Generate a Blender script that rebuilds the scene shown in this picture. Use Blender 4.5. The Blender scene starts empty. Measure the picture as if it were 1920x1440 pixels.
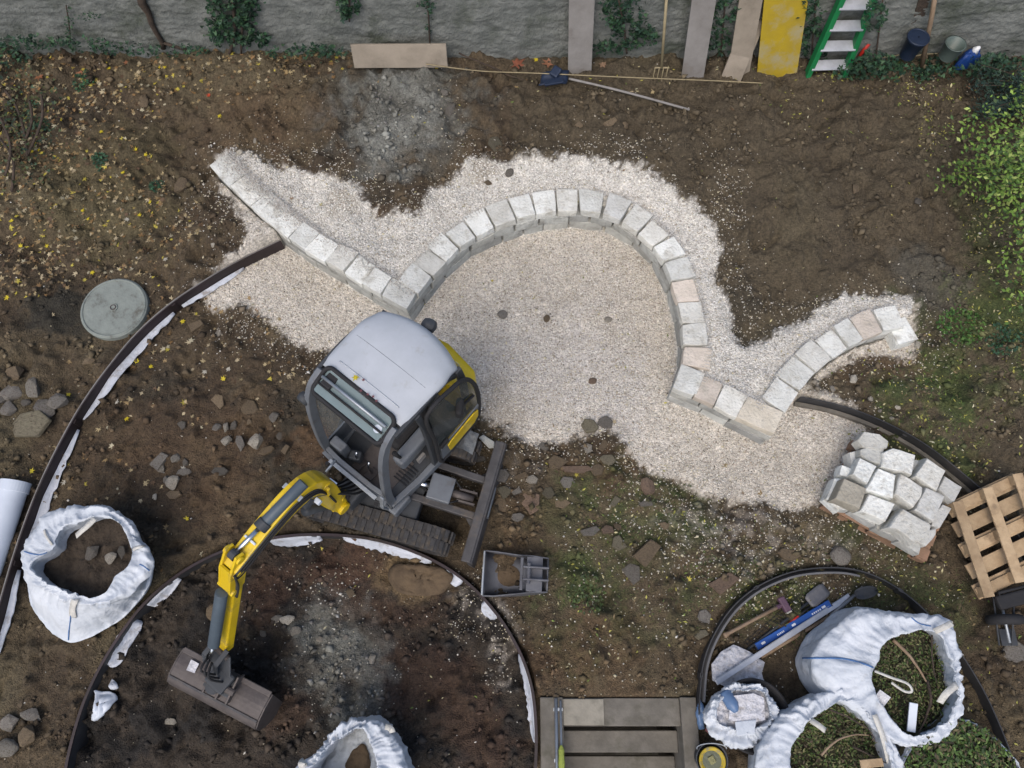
import bpy, bmesh, math, random
import numpy as np
from mathutils import Vector, Matrix, noise as mn

# ---------------------------------------------------------------- camera, sky, light
SC = bpy.context.scene
COL = SC.collection
R = math.radians
CAM_H, TILT, FPX = 8.0, R(20), 1400.0
cam_d = bpy.data.cameras.new('camera'); cam = bpy.data.objects.new('camera', cam_d); COL.objects.link(cam)
cam.location = (0, 0, CAM_H); cam.rotation_euler = (TILT, 0, 0)
cam_d.sensor_width = 36; cam_d.lens = FPX / 1920 * 36; cam_d.clip_end = 500; cam_d.clip_start = .05
SC.camera = cam
W = bpy.data.worlds.new('World'); SC.world = W; W.use_nodes = True
wn = W.node_tree; sky = wn.nodes.new('ShaderNodeTexSky'); sky.sky_type = 'NISHITA'; sky.sun_disc = False
SUN_EL, SUN_AZ = R(58), R(200)
sky.sun_elevation = SUN_EL; sky.sun_rotation = SUN_AZ; sky.air_density = 1.0; sky.dust_density = 4.0; sky.ozone_density = 1.0
bg = wn.nodes['Background']; bg.inputs[1].default_value = .12
wn.links.new(sky.outputs[0], bg.inputs[0])
sd = bpy.data.lights.new('sun', 'SUN'); sd.energy = 0.9; sd.angle = R(50); sd.color = (1, .95, .88)
sun = bpy.data.objects.new('sun', sd); COL.objects.link(sun)
dv = Vector((math.sin(SUN_AZ) * math.cos(SUN_EL), math.cos(SUN_AZ) * math.cos(SUN_EL), math.sin(SUN_EL)))
sun.rotation_euler = dv.to_track_quat('Z', 'Y').to_euler(); sun.location = (0, 0, 20)
SC.view_settings.view_transform = 'Standard'; SC.view_settings.look = 'None'
SC.view_settings.exposure = 0.62; SC.view_settings.gamma = 1; SC.view_settings.use_curve_mapping = False

rnd = random.Random(7); nr = np.random.RandomState(11)
cT, sT = math.cos(TILT), math.sin(TILT)
def P(u, v, z=0.0):
    """place in the garden that a point of the site survey (photo pixel) marks at height z"""
    x = (u - 960) / FPX; y = -(v - 720) / FPX
    d = (x, y * cT + sT, y * sT - cT); s = (z - CAM_H) / d[2]
    return Vector((d[0] * s, d[1] * s, z))
def PN(pts, z=0.0): return np.array([tuple(P(u, v, z))[:2] for u, v in pts])
def Q(p):
    ry = p[1]; rz = p[2] - CAM_H
    cy = ry * cT + rz * sT; cz = ry * sT - rz * cT
    return 960 + FPX * p[0] / cz, 720 - FPX * cy / cz

# ---------------------------------------------------------------- materials
MATS = {}
def mat(name, col, rough=.8, var=.18, scale=8, bump=.15, metal=0., col2=None, vcol=None, detail=6, bscale=None, dirt=None, dirt_amt=.0, dirt_scale=3, trans=0, alpha=1, objvar=0., coat=0., bdist=.02, crease=0.):
    if name in MATS: return MATS[name]
    m = bpy.data.materials.new(name); m.use_nodes = True; nt = m.node_tree; N = nt.nodes; Lk = nt.links
    b = N['Principled BSDF']; b.inputs['Roughness'].default_value = rough; b.inputs['Metallic'].default_value = metal
    if 'Specular IOR Level' in b.inputs: b.inputs['Specular IOR Level'].default_value = .35
    tc = N.new('ShaderNodeTexCoord')
    n1 = N.new('ShaderNodeTexNoise'); n1.inputs['Scale'].default_value = scale; n1.inputs['Detail'].default_value = detail; n1.inputs['Roughness'].default_value = .65
    Lk.new(tc.outputs['Object'], n1.inputs['Vector'])
    if vcol:
        a = N.new('ShaderNodeAttribute'); a.attribute_name = vcol; base = a.outputs['Color']
    else:
        mx = N.new('ShaderNodeMix'); mx.data_type = 'RGBA'
        rp = N.new('ShaderNodeMapRange'); rp.inputs[1].default_value = .38; rp.inputs[2].default_value = .62
        Lk.new(n1.outputs['Fac'], rp.inputs[0]); Lk.new(rp.outputs[0], mx.inputs[0])
        mx.inputs[6].default_value = (*col, 1); mx.inputs[7].default_value = (*(col2 or [c * (1 - var) for c in col]), 1)
        base = mx.outputs[2]
    if vcol:
        mr = N.new('ShaderNodeMapRange'); mr.inputs[1].default_value = .3; mr.inputs[2].default_value = .7; mr.inputs[3].default_value = 1 - var; mr.inputs[4].default_value = 1 + var
        Lk.new(n1.outputs['Fac'], mr.inputs[0])
        vm = N.new('ShaderNodeVectorMath'); vm.operation = 'SCALE'; Lk.new(base, vm.inputs[0]); Lk.new(mr.outputs[0], vm.inputs[3]); base = vm.outputs[0]
    if objvar:
        oi = N.new('ShaderNodeObjectInfo'); mr = N.new('ShaderNodeMapRange'); mr.inputs[3].default_value = 1 - objvar; mr.inputs[4].default_value = 1 + objvar * .5
        Lk.new(oi.outputs['Random'], mr.inputs[0])
        vm = N.new('ShaderNodeVectorMath'); vm.operation = 'SCALE'; Lk.new(base, vm.inputs[0]); Lk.new(mr.outputs[0], vm.inputs[3]); base = vm.outputs[0]
        oc = N.new('ShaderNodeVectorMath'); oc.operation = 'MULTIPLY'; Lk.new(base, oc.inputs[0]); Lk.new(oi.outputs['Color'], oc.inputs[1]); base = oc.outputs[0]
    if dirt:
        n3 = N.new('ShaderNodeTexNoise'); n3.inputs['Scale'].default_value = dirt_scale; n3.inputs['Detail'].default_value = 8; n3.inputs['Roughness'].default_value = .7
        Lk.new(tc.outputs['Object'], n3.inputs['Vector'])
        rp = N.new('ShaderNodeMapRange'); rp.inputs[1].default_value = .62 - dirt_amt * .35; rp.inputs[2].default_value = .72 - dirt_amt * .2; rp.inputs[4].default_value = min(1, .5 + dirt_amt)
        Lk.new(n3.outputs['Fac'], rp.inputs[0])
        mx = N.new('ShaderNodeMix'); mx.data_type = 'RGBA'; Lk.new(rp.outputs[0], mx.inputs[0]); Lk.new(base, mx.inputs[6]); mx.inputs[7].default_value = (*dirt, 1); base = mx.outputs[2]
    Lk.new(base, b.inputs['Base Color'])
    if bump:
        n2 = N.new('ShaderNodeTexNoise'); n2.inputs['Scale'].default_value = bscale or scale * 4; n2.inputs['Detail'].default_value = 6
        Lk.new(tc.outputs['Object'], n2.inputs['Vector'])
        bp = N.new('ShaderNodeBump'); bp.inputs['Strength'].default_value = bump; bp.inputs['Distance'].default_value = bdist
        Lk.new(n2.outputs['Fac'], bp.inputs['Height']); last = bp
        for cs_, cd_ in ((4.5, .07), (10, .03)) if crease else ():
            vo = N.new('ShaderNodeTexVoronoi'); vo.inputs['Scale'].default_value = cs_; nz = N.new('ShaderNodeTexNoise'); nz.inputs['Scale'].default_value = cs_ * .8
            Lk.new(tc.outputs['Object'], nz.inputs['Vector']); ad = N.new('ShaderNodeVectorMath'); ad.operation = 'MULTIPLY_ADD'; Lk.new(nz.outputs['Color'], ad.inputs[0]); ad.inputs[1].default_value = (.25, .25, .25); Lk.new(tc.outputs['Object'], ad.inputs[2]); Lk.new(ad.outputs[0], vo.inputs['Vector'])
            b2_ = N.new('ShaderNodeBump'); b2_.inputs['Strength'].default_value = crease; b2_.inputs['Distance'].default_value = cd_; Lk.new(vo.outputs['Distance'], b2_.inputs['Height']); Lk.new(last.outputs[0], b2_.inputs['Normal']); last = b2_
        Lk.new(last.outputs[0], b.inputs['Normal'])
    if trans: b.inputs['Transmission Weight'].default_value = trans
    if alpha < 1: b.inputs['Alpha'].default_value = alpha
    if coat: b.inputs['Coat Weight'].default_value = coat
    MATS[name] = m; return m

M = dict(
    ground=mat('soil', None, .95, var=.55, vcol='col', scale=34, bump=1., bscale=70, bdist=.03, detail=12),
    chip=mat('gravel chip', None, .9, var=.12, vcol='col', scale=60, bump=0),
    leaf=mat('leaf', None, .6, var=.2, vcol='col', scale=40, bump=0),
    limestone=mat('limestone', (.60, .60, .575), .9, col2=(.49, .485, .455), scale=5, bump=.8, bscale=34, objvar=.2, dirt=(.33, .31, .26), dirt_amt=.26, dirt_scale=7),
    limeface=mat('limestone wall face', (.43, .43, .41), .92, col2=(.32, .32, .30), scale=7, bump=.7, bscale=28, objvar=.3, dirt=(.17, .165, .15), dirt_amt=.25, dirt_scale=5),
    rubble=mat('grey rubble', (.225, .205, .175), .95, col2=(.15, .135, .115), scale=9, bump=.8, bscale=30, objvar=.35, dirt=(.07, .052, .036), dirt_amt=.3, dirt_scale=5),
    wall=mat('old rendered wall', (.19, .20, .188), .95, col2=(.12, .13, .122), scale=2.6, bump=1., bscale=26, dirt=(.055, .066, .048), dirt_amt=.35, dirt_scale=1.6),
    bagw=mat('white woven bag', (.545, .58, .625), .65, col2=(.46, .50, .55), scale=3, bump=.25, bscale=26, dirt=(.30, .29, .27), dirt_amt=.12, dirt_scale=4, crease=.30),
    bagin=mat('bag lining', (.50, .54, .58), .8, col2=(.36, .38, .39), scale=4, bump=.4, bscale=40, crease=.35),
    strap=mat('bag strap', (.55, .54, .50), .8, scale=20, bump=.3),
    bluethread=mat('blue seam', (.07, .16, .35), .7, scale=20, bump=0),
    steel=mat('brown edging steel', (.042, .030, .034), .55, col2=(.03, .023, .022), scale=3, bump=.15, metal=.2, dirt=(.10, .075, .06), dirt_amt=.05),
    steelk=mat('black edging', (.030, .031, .034), .5, col2=(.05, .05, .052), scale=3, bump=.15, dirt=(.09, .08, .07), dirt_amt=.15),
    foam=mat('white fleece', (.52, .55, .61), .85, col2=(.42, .45, .50), scale=6, bump=.4, crease=.25, dirt=(.20, .17, .14), dirt_amt=.22, dirt_scale=7),
    concrete=mat('weathered concrete', (.165, .152, .13), .95, col2=(.115, .106, .09), scale=4, bump=.4, dirt=(.085, .08, .06), dirt_amt=.3, dirt_scale=3),
    galv=mat('galvanised steel', (.36, .39, .42), .45, scale=10, bump=.1, metal=.6, dirt=(.2, .2, .19), dirt_amt=.1),
    yellow=mat('yellow paint', (.66, .47, .015), .4, col2=(.58, .40, .012), scale=4, bump=.04, coat=.2, dirt=(.24, .18, .07), dirt_amt=.22, dirt_scale=7),
    greyp=mat('grey machine paint', (.135, .148, .165), .5, col2=(.11, .12, .135), scale=5, bump=.05, coat=.1, dirt=(.085, .078, .07), dirt_amt=.2, dirt_scale=5),
    roof=mat('pale cab roof', (.43, .455, .49), .5, col2=(.385, .41, .44), scale=3, bump=.05, coat=.05, dirt=(.33, .33, .32), dirt_amt=.10, dirt_scale=7, detail=10),
    dgrey=mat('dark grey plastic', (.045, .05, .057), .6, scale=6, bump=.1, dirt=(.09, .08, .07), dirt_amt=.12),
    black=mat('black rubber', (.022, .022, .024), .8, scale=8, bump=.2),
    trackm=mat('dusty track rubber', (.055, .054, .055), .9, col2=(.035, .034, .035), scale=9, bump=.4, dirt=(.10, .082, .062), dirt_amt=.35, dirt_scale=6),
    chrome=mat('chrome rod', (.65, .67, .70), .2, metal=1, bump=0),
    wornst=mat('worn brown steel', (.10, .088, .084), .6, col2=(.072, .062, .06), scale=6, bump=.2, metal=.3, dirt=(.15, .13, .115), dirt_amt=.18, dirt_scale=4),
    bladem=mat('blade steel', (.085, .082, .084), .6, col2=(.055, .054, .056), scale=6, bump=.2, metal=.3, dirt=(.13, .105, .08), dirt_amt=.3, dirt_scale=4),
    wood=mat('pale pallet wood', (.42, .31, .19), .85, col2=(.31, .22, .13), scale=6, bump=.4, objvar=.2, dirt=(.16, .12, .08), dirt_amt=.15),
    woodr=mat('reddish pallet wood', (.28, .17, .11), .85, col2=(.20, .13, .085), scale=6, bump=.4, objvar=.2),
    board=mat('weathered board', (.235, .225, .215), .85, col2=(.185, .175, .165), scale=3, bump=.3, objvar=.15, dirt=(.15, .13, .11), dirt_amt=.15),
    boardt=mat('tan board', (.29, .25, .20), .85, col2=(.22, .19, .15), scale=3, bump=.3, dirt=(.14, .11, .08), dirt_amt=.1),
    yboard=mat('yellow formwork board', (.40, .29, .018), .6, col2=(.33, .24, .03), scale=2.5, bump=.2, dirt=(.33, .29, .17), dirt_amt=.38, dirt_scale=3.5),
    green=mat('green fibreglass', (.012, .17, .055), .5, scale=5, bump=.1),
    alu=mat('aluminium', (.52, .54, .58), .4, scale=8, bump=.1, metal=.4, dirt=(.28, .28, .28), dirt_amt=.15),
    blue=mat('blue level', (.018, .085, .33), .45, scale=8, bump=.05),
    bluep=mat('blue plastic', (.010, .045, .20), .5, scale=4, bump=.3),
    navy=mat('navy plastic', (.016, .027, .055), .45, scale=8, bump=.1, dirt=(.10, .11, .13), dirt_amt=.08),
    red=mat('red paint', (.50, .03, .02), .5, bump=.1), white=mat('white print', (.7, .72, .75), .6, bump=0),
    whitep=mat('white plastic', (.58, .63, .70), .4, col2=(.51, .56, .63), scale=2, bump=.05),
    handle=mat('ash handle', (.26, .19, .13), .7, col2=(.2, .14, .09), scale=12, bump=.2),
    cane=mat('cane', (.30, .25, .15), .7, scale=12, bump=.2), purple=mat('purple steel', (.10, .055, .085), .55, scale=12, bump=.2),
    bark=mat('bark', (.075, .055, .042), .95, col2=(.045, .035, .028), scale=14, bump=.8),
    glass=mat('tinted glass', (.50, .58, .60), .05, bump=0, alpha=.30, var=.05),
    skyglass=mat('skylight glass', (.20, .26, .27), .08, bump=0, alpha=.75, var=.1),
    clay=mat('tan clay', (.115, .082, .05), .95, col2=(.08, .057, .036), scale=7, bump=.8, bscale=25),
    cardboard=mat('white torn sack paper', (.60, .60, .63), .9, col2=(.44, .44, .46), scale=16, bump=.6, crease=.5, bscale=50, dirt=(.22, .20, .18), dirt_amt=.25, dirt_scale=14),
    manhole=mat('manhole concrete', (.215, .24, .22), .9, col2=(.17, .19, .175), scale=5, bump=.4, dirt=(.085, .075, .06), dirt_amt=.24, dirt_scale=5),
)

# ---------------------------------------------------------------- helpers
def tagit(o, label=None, cat=None, group=None, kind=None):
    if label: o['label'] = label
    if cat: o['category'] = cat
    if group: o['group'] = group
    if kind: o['kind'] = kind
    return o
def fastmesh(name, V, Fc, cols=None):
    """V (n,3); Fc (m,k) equal-size faces"""
    V = np.asarray(V, np.float32); Fc = np.asarray(Fc, np.int32); m, k = Fc.shape
    me = bpy.data.meshes.new(name); me.vertices.add(len(V)); me.vertices.foreach_set('co', V.ravel())
    me.loops.add(m * k); me.loops.foreach_set('vertex_index', Fc.ravel())
    me.polygons.add(m); me.polygons.foreach_set('loop_start', np.arange(m, dtype=np.int32) * k); me.polygons.foreach_set('loop_total', np.full(m, k, np.int32))
    me.update(calc_edges=True)
    if cols is not None:
        a = me.color_attributes.new('col', 'FLOAT_COLOR', 'POINT'); c = np.ones((len(V), 4), np.float32); c[:, :3] = cols
        a.data.foreach_set('color', c.ravel())
    return me
def link(name, me, m=None, parent=None, loc=None, rotz=None, smooth=False, bevel=0):
    o = bpy.data.objects.new(name, me); COL.objects.link(o)
    if m is not None and not me.materials: me.materials.append(m)
    if parent: o.parent = parent
    if loc is not None: o.location = loc
    if rotz is not None: o.rotation_euler = (0, 0, rotz)
    if smooth: me.polygons.foreach_set('use_smooth', [True] * len(me.polygons))
    if bevel:
        b = o.modifiers.new('bevel', 'BEVEL'); b.width = bevel; b.segments = 2; b.limit_method = 'ANGLE'; b.angle_limit = R(35)
    return o
def thing(name, label, cat, loc=(0, 0, 0), rotz=0, group=None):
    o = bpy.data.objects.new(name, None); COL.objects.link(o); o.location = loc; o.rotation_euler = (0, 0, rotz); o.empty_display_size = .1
    return tagit(o, label, cat, group)
class MB:
    def __init__(s): s.v = []; s.f = []
    def add(s, vs, fs):
        n = len(s.v); s.v += [tuple(v) for v in vs]; s.f += [tuple(i + n for i in f) for f in fs]; return s
    def box(s, c, sz, rot=None):
        c = Vector(c); vs = []
        for i in range(8):
            p = Vector(((i & 1) - .5, ((i >> 1) & 1) - .5, (i >> 2) - .5)); p = Vector((p.x * sz[0], p.y * sz[1], p.z * sz[2]))
            vs.append(c + (rot @ p if rot else p))
        return s.add(vs, [(0, 2, 3, 1), (4, 5, 7, 6), (0, 1, 5, 4), (2, 6, 7, 3), (0, 4, 6, 2), (1, 3, 7, 5)])
    def beam(s, a, b, w, h, up=(0, 0, 1)):
        a = Vector(a); b = Vector(b); d = (b - a); L = d.length; x = d.normalized(); u = Vector(up)
        y = u.cross(x)
        if y.length < 1e-3: y = Vector((0, 1, 0)).cross(x)
        y.normalize(); z = x.cross(y); rot = Matrix((x, y, z)).transposed()
        return s.box((a + b) / 2, (L, w, h), rot)
    def tube(s, pts, r, n=8, cap=True, closed=False):
        pts = [Vector(p) for p in pts]; k = len(pts); rs = r if isinstance(r, (list, tuple)) else [r] * k
        base = len(s.v); ref = None
        for i, p in enumerate(pts):
            if closed: t = pts[(i + 1) % k] - pts[i - 1]
            else: t = pts[min(i + 1, k - 1)] - pts[max(i - 1, 0)]
            t.normalize()
            if ref is None: ref = t.orthogonal().normalized()
            ref = (ref - t * ref.dot(t)).normalized(); bb = t.cross(ref)
            for j in range(n):
                a = 2 * math.pi * j / n; s.v.append(tuple(p + (ref * math.cos(a) + bb * math.sin(a)) * rs[i]))
        for i in range(k if closed else k - 1):
            for j in range(n):
                i2 = (i + 1) % k; s.f.append((base + i * n + j, base + i * n + (j + 1) % n, base + i2 * n + (j + 1) % n, base + i2 * n + j))
        if cap and not closed:
            s.f.append(tuple(base + j for j in range(n))[::-1]); s.f.append(tuple(base + (k - 1) * n + j for j in range(n)))
        return s
    def prism(s, poly, a, b):
        """poly: list of 3D points, extruded from offset a to offset b (vectors)"""
        n = len(poly); a = Vector(a); b = Vector(b)
        return s.add([Vector(p) + a for p in poly] + [Vector(p) + b for p in poly], [tuple(range(n))[::-1], tuple(range(n, 2 * n))] + [(i, (i + 1) % n, n + (i + 1) % n, n + i) for i in range(n)])
    def grid(s, rows, closed=False):
        b = len(s.v); m = len(rows[0])
        for r_ in rows: s.v += [tuple(p) for p in r_]
        for i in range(len(rows) - 1):
            for j in range(m if closed else m - 1):
                j2 = (j + 1) % m; s.f.append((b + i * m + j, b + i * m + j2, b + (i + 1) * m + j2, b + (i + 1) * m + j))
        return s
    def mesh(s, name):
        me = bpy.data.meshes.new(name); me.from_pydata(s.v, [], s.f); me.update()
        bm = bmesh.new(); bm.from_mesh(me); bmesh.ops.recalc_face_normals(bm, faces=bm.faces); bm.to_mesh(me); bm.free(); return me
    def build(s, name, m, parent=None, smooth=False, bevel=0, **k):
        return link(name, s.mesh(name), m, parent, smooth=smooth, bevel=bevel, **k)
def dup(o, loc=None, rotz=None, **kw):
    c = o.copy(); COL.objects.link(c)
    for ch in list(o.children):
        d = ch.copy(); COL.objects.link(d); d.parent = c
        for g in list(ch.children):
            e = g.copy(); COL.objects.link(e); e.parent = d
    if loc is not None: c.location = loc
    if rotz is not None: c.rotation_euler.z = rotz
    return c
# value noise on arrays
def vnoise(x, y, sc, seed):
    rs = np.random.RandomState(seed); n = 64; g = rs.rand(n, n)
    X = x * sc + 1000; Y = y * sc + 1000; xi = np.floor(X).astype(int); yi = np.floor(Y).astype(int); fx = X - xi; fy = Y - yi
    fx = fx * fx * (3 - 2 * fx); fy = fy * fy * (3 - 2 * fy)
    a = g[xi % n, yi % n]; b = g[(xi + 1) % n, yi % n]; c = g[xi % n, (yi + 1) % n]; d = g[(xi + 1) % n, (yi + 1) % n]
    return (a * (1 - fx) + b * fx) * (1 - fy) + (c * (1 - fx) + d * fx) * fy
def fbm(x, y, sc, seed, oct=4, gain=.55):
    t = 0; a = 1; tot = 0
    for i in range(oct):
        ca, sa = math.cos(i * 1.1 + .4), math.sin(i * 1.1 + .4)
        t = t + a * vnoise(x * ca - y * sa, x * sa + y * ca, sc * 2.03 ** i, seed + i); tot += a; a *= gain
    return t / tot
def sstep(a, b, x): t = np.clip((x - a) / (b - a), 0, 1); return t * t * (3 - 2 * t)
def inside(poly, x, y):
    r_ = np.zeros(x.shape, bool); n = len(poly)
    for i in range(n):
        x1, y1 = poly[i]; x2, y2 = poly[(i + 1) % n]
        c = ((y1 > y) != (y2 > y)) & (x < (x2 - x1) * (y - y1) / ((y2 - y1) if y2 != y1 else 1e-9) + x1); r_ ^= c
    return r_
def dist(poly, x, y, closed=False):
    d = np.full(x.shape, 1e9); n = len(poly)
    for i in range(n if closed else n - 1):
        x1, y1 = poly[i]; x2, y2 = poly[(i + 1) % n]; dx, dy = x2 - x1, y2 - y1; L = dx * dx + dy * dy + 1e-12
        t = np.clip(((x - x1) * dx + (y - y1) * dy) / L, 0, 1); d = np.minimum(d, (x - x1 - t * dx) ** 2 + (y - y1 - t * dy) ** 2)
    return np.sqrt(d)
def sdist(poly, x, y): d = dist(poly, x, y, True); return np.where(inside(poly, x, y), d, -d)
def smooth_line(pts, n, closed=False):
    """Catmull-Rom through 2D/3D points, n samples per segment"""
    p = np.array(pts, float); out = []; k = len(p)
    for i in range(k if closed else k - 1):
        p0 = p[(i - 1) % k] if (closed or i > 0) else p[0]; p1 = p[i]; p2 = p[(i + 1) % k]; p3 = p[(i + 2) % k] if (closed or i + 2 < k) else p2
        for j in range(n):
            t = j / n; out.append(.5 * (2 * p1 + (p2 - p0) * t + (2 * p0 - 5 * p1 + 4 * p2 - p3) * t * t + (3 * p1 - p0 - 3 * p2 + p3) * t ** 3))
    if not closed: out.append(p[-1])
    return np.array(out)
def resample(line, step):
    seg = np.linalg.norm(np.diff(line, axis=0), axis=1); s = np.concatenate([[0], np.cumsum(seg)]); n = max(2, int(round(s[-1] / step)) + 1)
    q = np.linspace(0, s[-1], n); return np.stack([np.interp(q, s, line[:, k]) for k in range(line.shape[1])], 1)

# ---------------------------------------------------------------- survey lines
WT = .40                                                        # top of the dry-stone wall
W_LEFT = [(391, 308), (433, 350), (480, 395), (533, 440), (587, 478), (640, 508), (697, 543), (765, 580)]
W_ARC = [(765, 580), (783, 553), (810, 520), (840, 487), (872, 458), (907, 437), (940, 423), (980, 409), (1023, 400), (1067, 396), (1107, 397), (1140, 404), (1173, 420), (1207, 445), (1233, 473), (1252, 508), (1265, 545), (1275, 590), (1281, 635), (1278, 685), (1260, 728)]
W_ARM = [(1260, 728), (1300, 744), (1343, 762), (1400, 792), (1452, 816)]
W_RIGHT = [(1452, 816), (1472, 778), (1503, 730), (1547, 684), (1580, 658), (1615, 640), (1655, 624), (1698, 614)]
wl = [resample(smooth_line(PN(s, WT), 6), .03) for s in (W_LEFT, W_ARC, W_ARM, W_RIGHT)]
wall_line = np.concatenate(wl)
E_LEFT = [(527, 452), (450, 490), (385, 528), (320, 572), (260, 625), (205, 690), (155, 760), (110, 840), (70, 925), (35, 1020), (5, 1120), (-25, 1230)]
E_RIGHT = [(1500, 745), (1560, 757), (1620, 776), (1680, 803), (1740, 838), (1800, 885), (1850, 930), (1905, 1000), (1950, 1080)]
EZ = .17
eleft = smooth_line(PN(E_LEFT, EZ), 6); eright = smooth_line(PN(E_RIGHT, EZ), 6)
RING_L = [(122, 1470), (132, 1410), (160, 1315), (205, 1225), (270, 1135), (345, 1072), (430, 1030), (515, 1009), (600, 1003), (700, 1012), (795, 1043), (870, 1088), (930, 1150), (973, 1220), (997, 1290), (1005, 1370), (1004, 1440)]
RING_R = [(1310, 1340), (1312, 1300), (1318, 1245), (1337, 1193), (1372, 1140), (1420, 1100), (1480, 1074), (1540, 1065), (1600, 1068), (1660, 1090), (1720, 1133), (1780, 1198), (1840, 1290), (1885, 1390), (1900, 1440)]
rl = smooth_line(PN(RING_L, .06), 6); rr = smooth_line(PN(RING_R, .08), 6)
c1 = np.array([-1.95, -1.2])
ringL_poly = np.concatenate([rl, [[.24, -1.8], [-.4, -2.6], [-2, -3.2], [-3.6, -2.6], [-4.3, -1.8]]])
ringR_poly = np.concatenate([rr, [[4.6, -1.6], [3.6, -2.3], [2.4, -2.0], [1.75, -1.2]]])
up_poly = np.concatenate([eleft[::-1], wall_line[[i for i in range(len(wall_line)) if wall_line[i][0] > eleft[0][0] and wall_line[i][0] < eright[0][0] + .0 or (i > len(wl[0]) and i < len(wl[0]) + len(wl[1]) + len(wl[2]))]], eright, [[12, 0], [12, 12], [-12, 12], [-12, -1.]]])
behind_poly = np.concatenate([wall_line, [[5.0, 4.4], [5.4, 9], [-5.2, 9], [-3.9, 5.4]]])
STX0, STX1 = P(1012, 1330)[0], P(1306, 1330)[0]; STY = P(1100, 1308)[1]
GRAV = [(388, 312), (396, 290), (420, 278), (470, 286), (520, 310), (580, 328), (640, 345), (690, 372), (718, 405), (742, 425), (788, 395), (800, 362), (840, 348), (862, 318), (885, 298), (940, 316), (1000, 300), (1060, 300), (1120, 305), (1180, 325), (1240, 350), (1290, 385), (1322, 408), (1312, 440), (1337, 480), (1345, 520), (1367, 560), (1377, 602), (1398, 655), (1418, 640), (1455, 618), (1495, 600), (1545, 572), (1600, 555), (1660, 552), (1705, 567), (1730, 592), (1738, 625), (1712, 655), (1660, 652), (1600, 668), (1540, 700), (1505, 745), (1560, 762), (1612, 790), (1625, 830), (1592, 855), (1570, 890), (1545, 928), (1485, 950), (1400, 942), (1320, 922), (1240, 892), (1190, 862), (1160, 822), (1100, 812), (1040, 832), (980, 822), (940, 800), (900, 775), (850, 730), (760, 660), (690, 640), (640, 658), (590, 655), (545, 630), (505, 602), (455, 582), (402, 575), (388, 550), (425, 510), (482, 470), (470, 425), (430, 370)]
grav_poly = smooth_line(np.array([tuple(P(u, v, .36 if v < 420 or (u > 1340 and v < 720) else 0.0))[:2] for u, v in GRAV]), 3, True)

def upper_h(x, y):
    cps = [(200, 600, .14), (60, 900, .14), (213, 577, .12), (330, 470, .15), (100, 300, .30), (300, 320, .24), (440, 430, .24), (0, 100, .40), (500, 150, .40), (960, 140, .38), (1400, 140, .40), (1900, 150, .40), (1400, 330, .52), (1620, 430, .44), (1820, 700, .28), (1650, 690, .16), (1700, 790, .15), (1850, 880, .14), (1080, 260, .42), (745, 380, .26), (1400, 590, .22), (620, 250, .42), (760, 230, .36), (-100, 600, .2), (2000, 600, .35), (-300, 100, .45), (2100, 100, .45), (2000, 1000, .12), (-100, 1100, .13), (1560, 330, .46)]
    num = 0; den = 1e-9
    for u, v, h in cps:
        p = P(u, v, h); w = np.exp(-((x - p[0]) ** 2 + (y - p[1]) ** 2) / (2 * .62 ** 2)) + 1e-5; num = num + w * h; den = den + w
    return num / den
def height(x, y):
    x = np.asarray(x, float); y = np.asarray(y, float)
    hu = upper_h(x, y) + (fbm(x, y, .9, 5) - .5) * .26 + (fbm(x, y, 2.6, 9, 5, .6) - .5) * .26
    mh = P(213, 577, .16); hu = hu + (.085 - hu) * sstep(.65, .42, np.hypot(x - mh.x, y - mh.y))
    sdw = dist(wall_line, x, y); beh = inside(behind_poly, x, y)
    gw = sstep(-.12, .1, sdist(grav_poly, x, y) + (fbm(x, y, 3, 77) - .5) * .1)
    near = beh * gw * sstep(.9, .3, sdw)
    flat = .345 + (fbm(x, y, 5, 21) - .5) * .035
    hu = hu * (1 - near) + flat * near
    low = (fbm(x, y, 1.1, 31) - .5) * .05 + (fbm(x, y, 5, 35, 4, .6) - .5) * .035 * (1 - .6 * gw)
    s = sdist(up_poly, x, y)
    t = sstep(.02, .05, s); nearwall = (sdw < .5) & beh
    h = low * (1 - t) + hu * t
    # the step itself is hidden inside the stone wall
    tw = sstep(.10, .20, sdw); hw = low * (1 - tw) + hu * tw
    sB = inside(up_poly, x, y)
    arms = (~sB) | (sdw > .5)
    inner = beh & sB & (sdw < .5)
    h = np.where(inner, hw, h)
    # free ends of the wall: soil in front, backfill behind
    # pits
    sl = sdist(ringL_poly, x, y); tl = sstep(-.05, -.02, sl)
    pit = -.16 + (fbm(x, y, 1.6, 41) - .5) * .16 + (fbm(x, y, 6, 45, 4, .6) - .5) * .08
    pit = pit + .16 * sstep(.5, .0, sl) * (fbm(x, y, 1.2, 49) > .42)* .5
    h = h * (1 - tl) + pit * tl
    sr = sdist(ringR_poly, x, y); tr = sstep(-.05, -.02, sr)
    h = h * (1 - tr) + (-.05 + (fbm(x, y, 3, 51) - .5) * .04) * tr
    # stair well
    st = (x > STX0 + .12) & (x < STX1 - .1) & (y < STY - .03)
    h = np.where(st, -1.6, h)
    near_st = (x > STX0 - .02) & (x < STX1 + .02) & (y < STY + .02) & ~st
    h = np.where(near_st, np.minimum(h, -.05), h)
    return h
def hz(x, y): return float(height(np.array([x]), np.array([y]))[0])
def onground(u, v, guess=.2):
    z = guess
    for _ in range(7):
        p = P(u, v, z); z = .5 * z + .5 * hz(p.x, p.y)
    p = P(u, v, z); return Vector((p.x, p.y, hz(p.x, p.y)))

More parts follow.
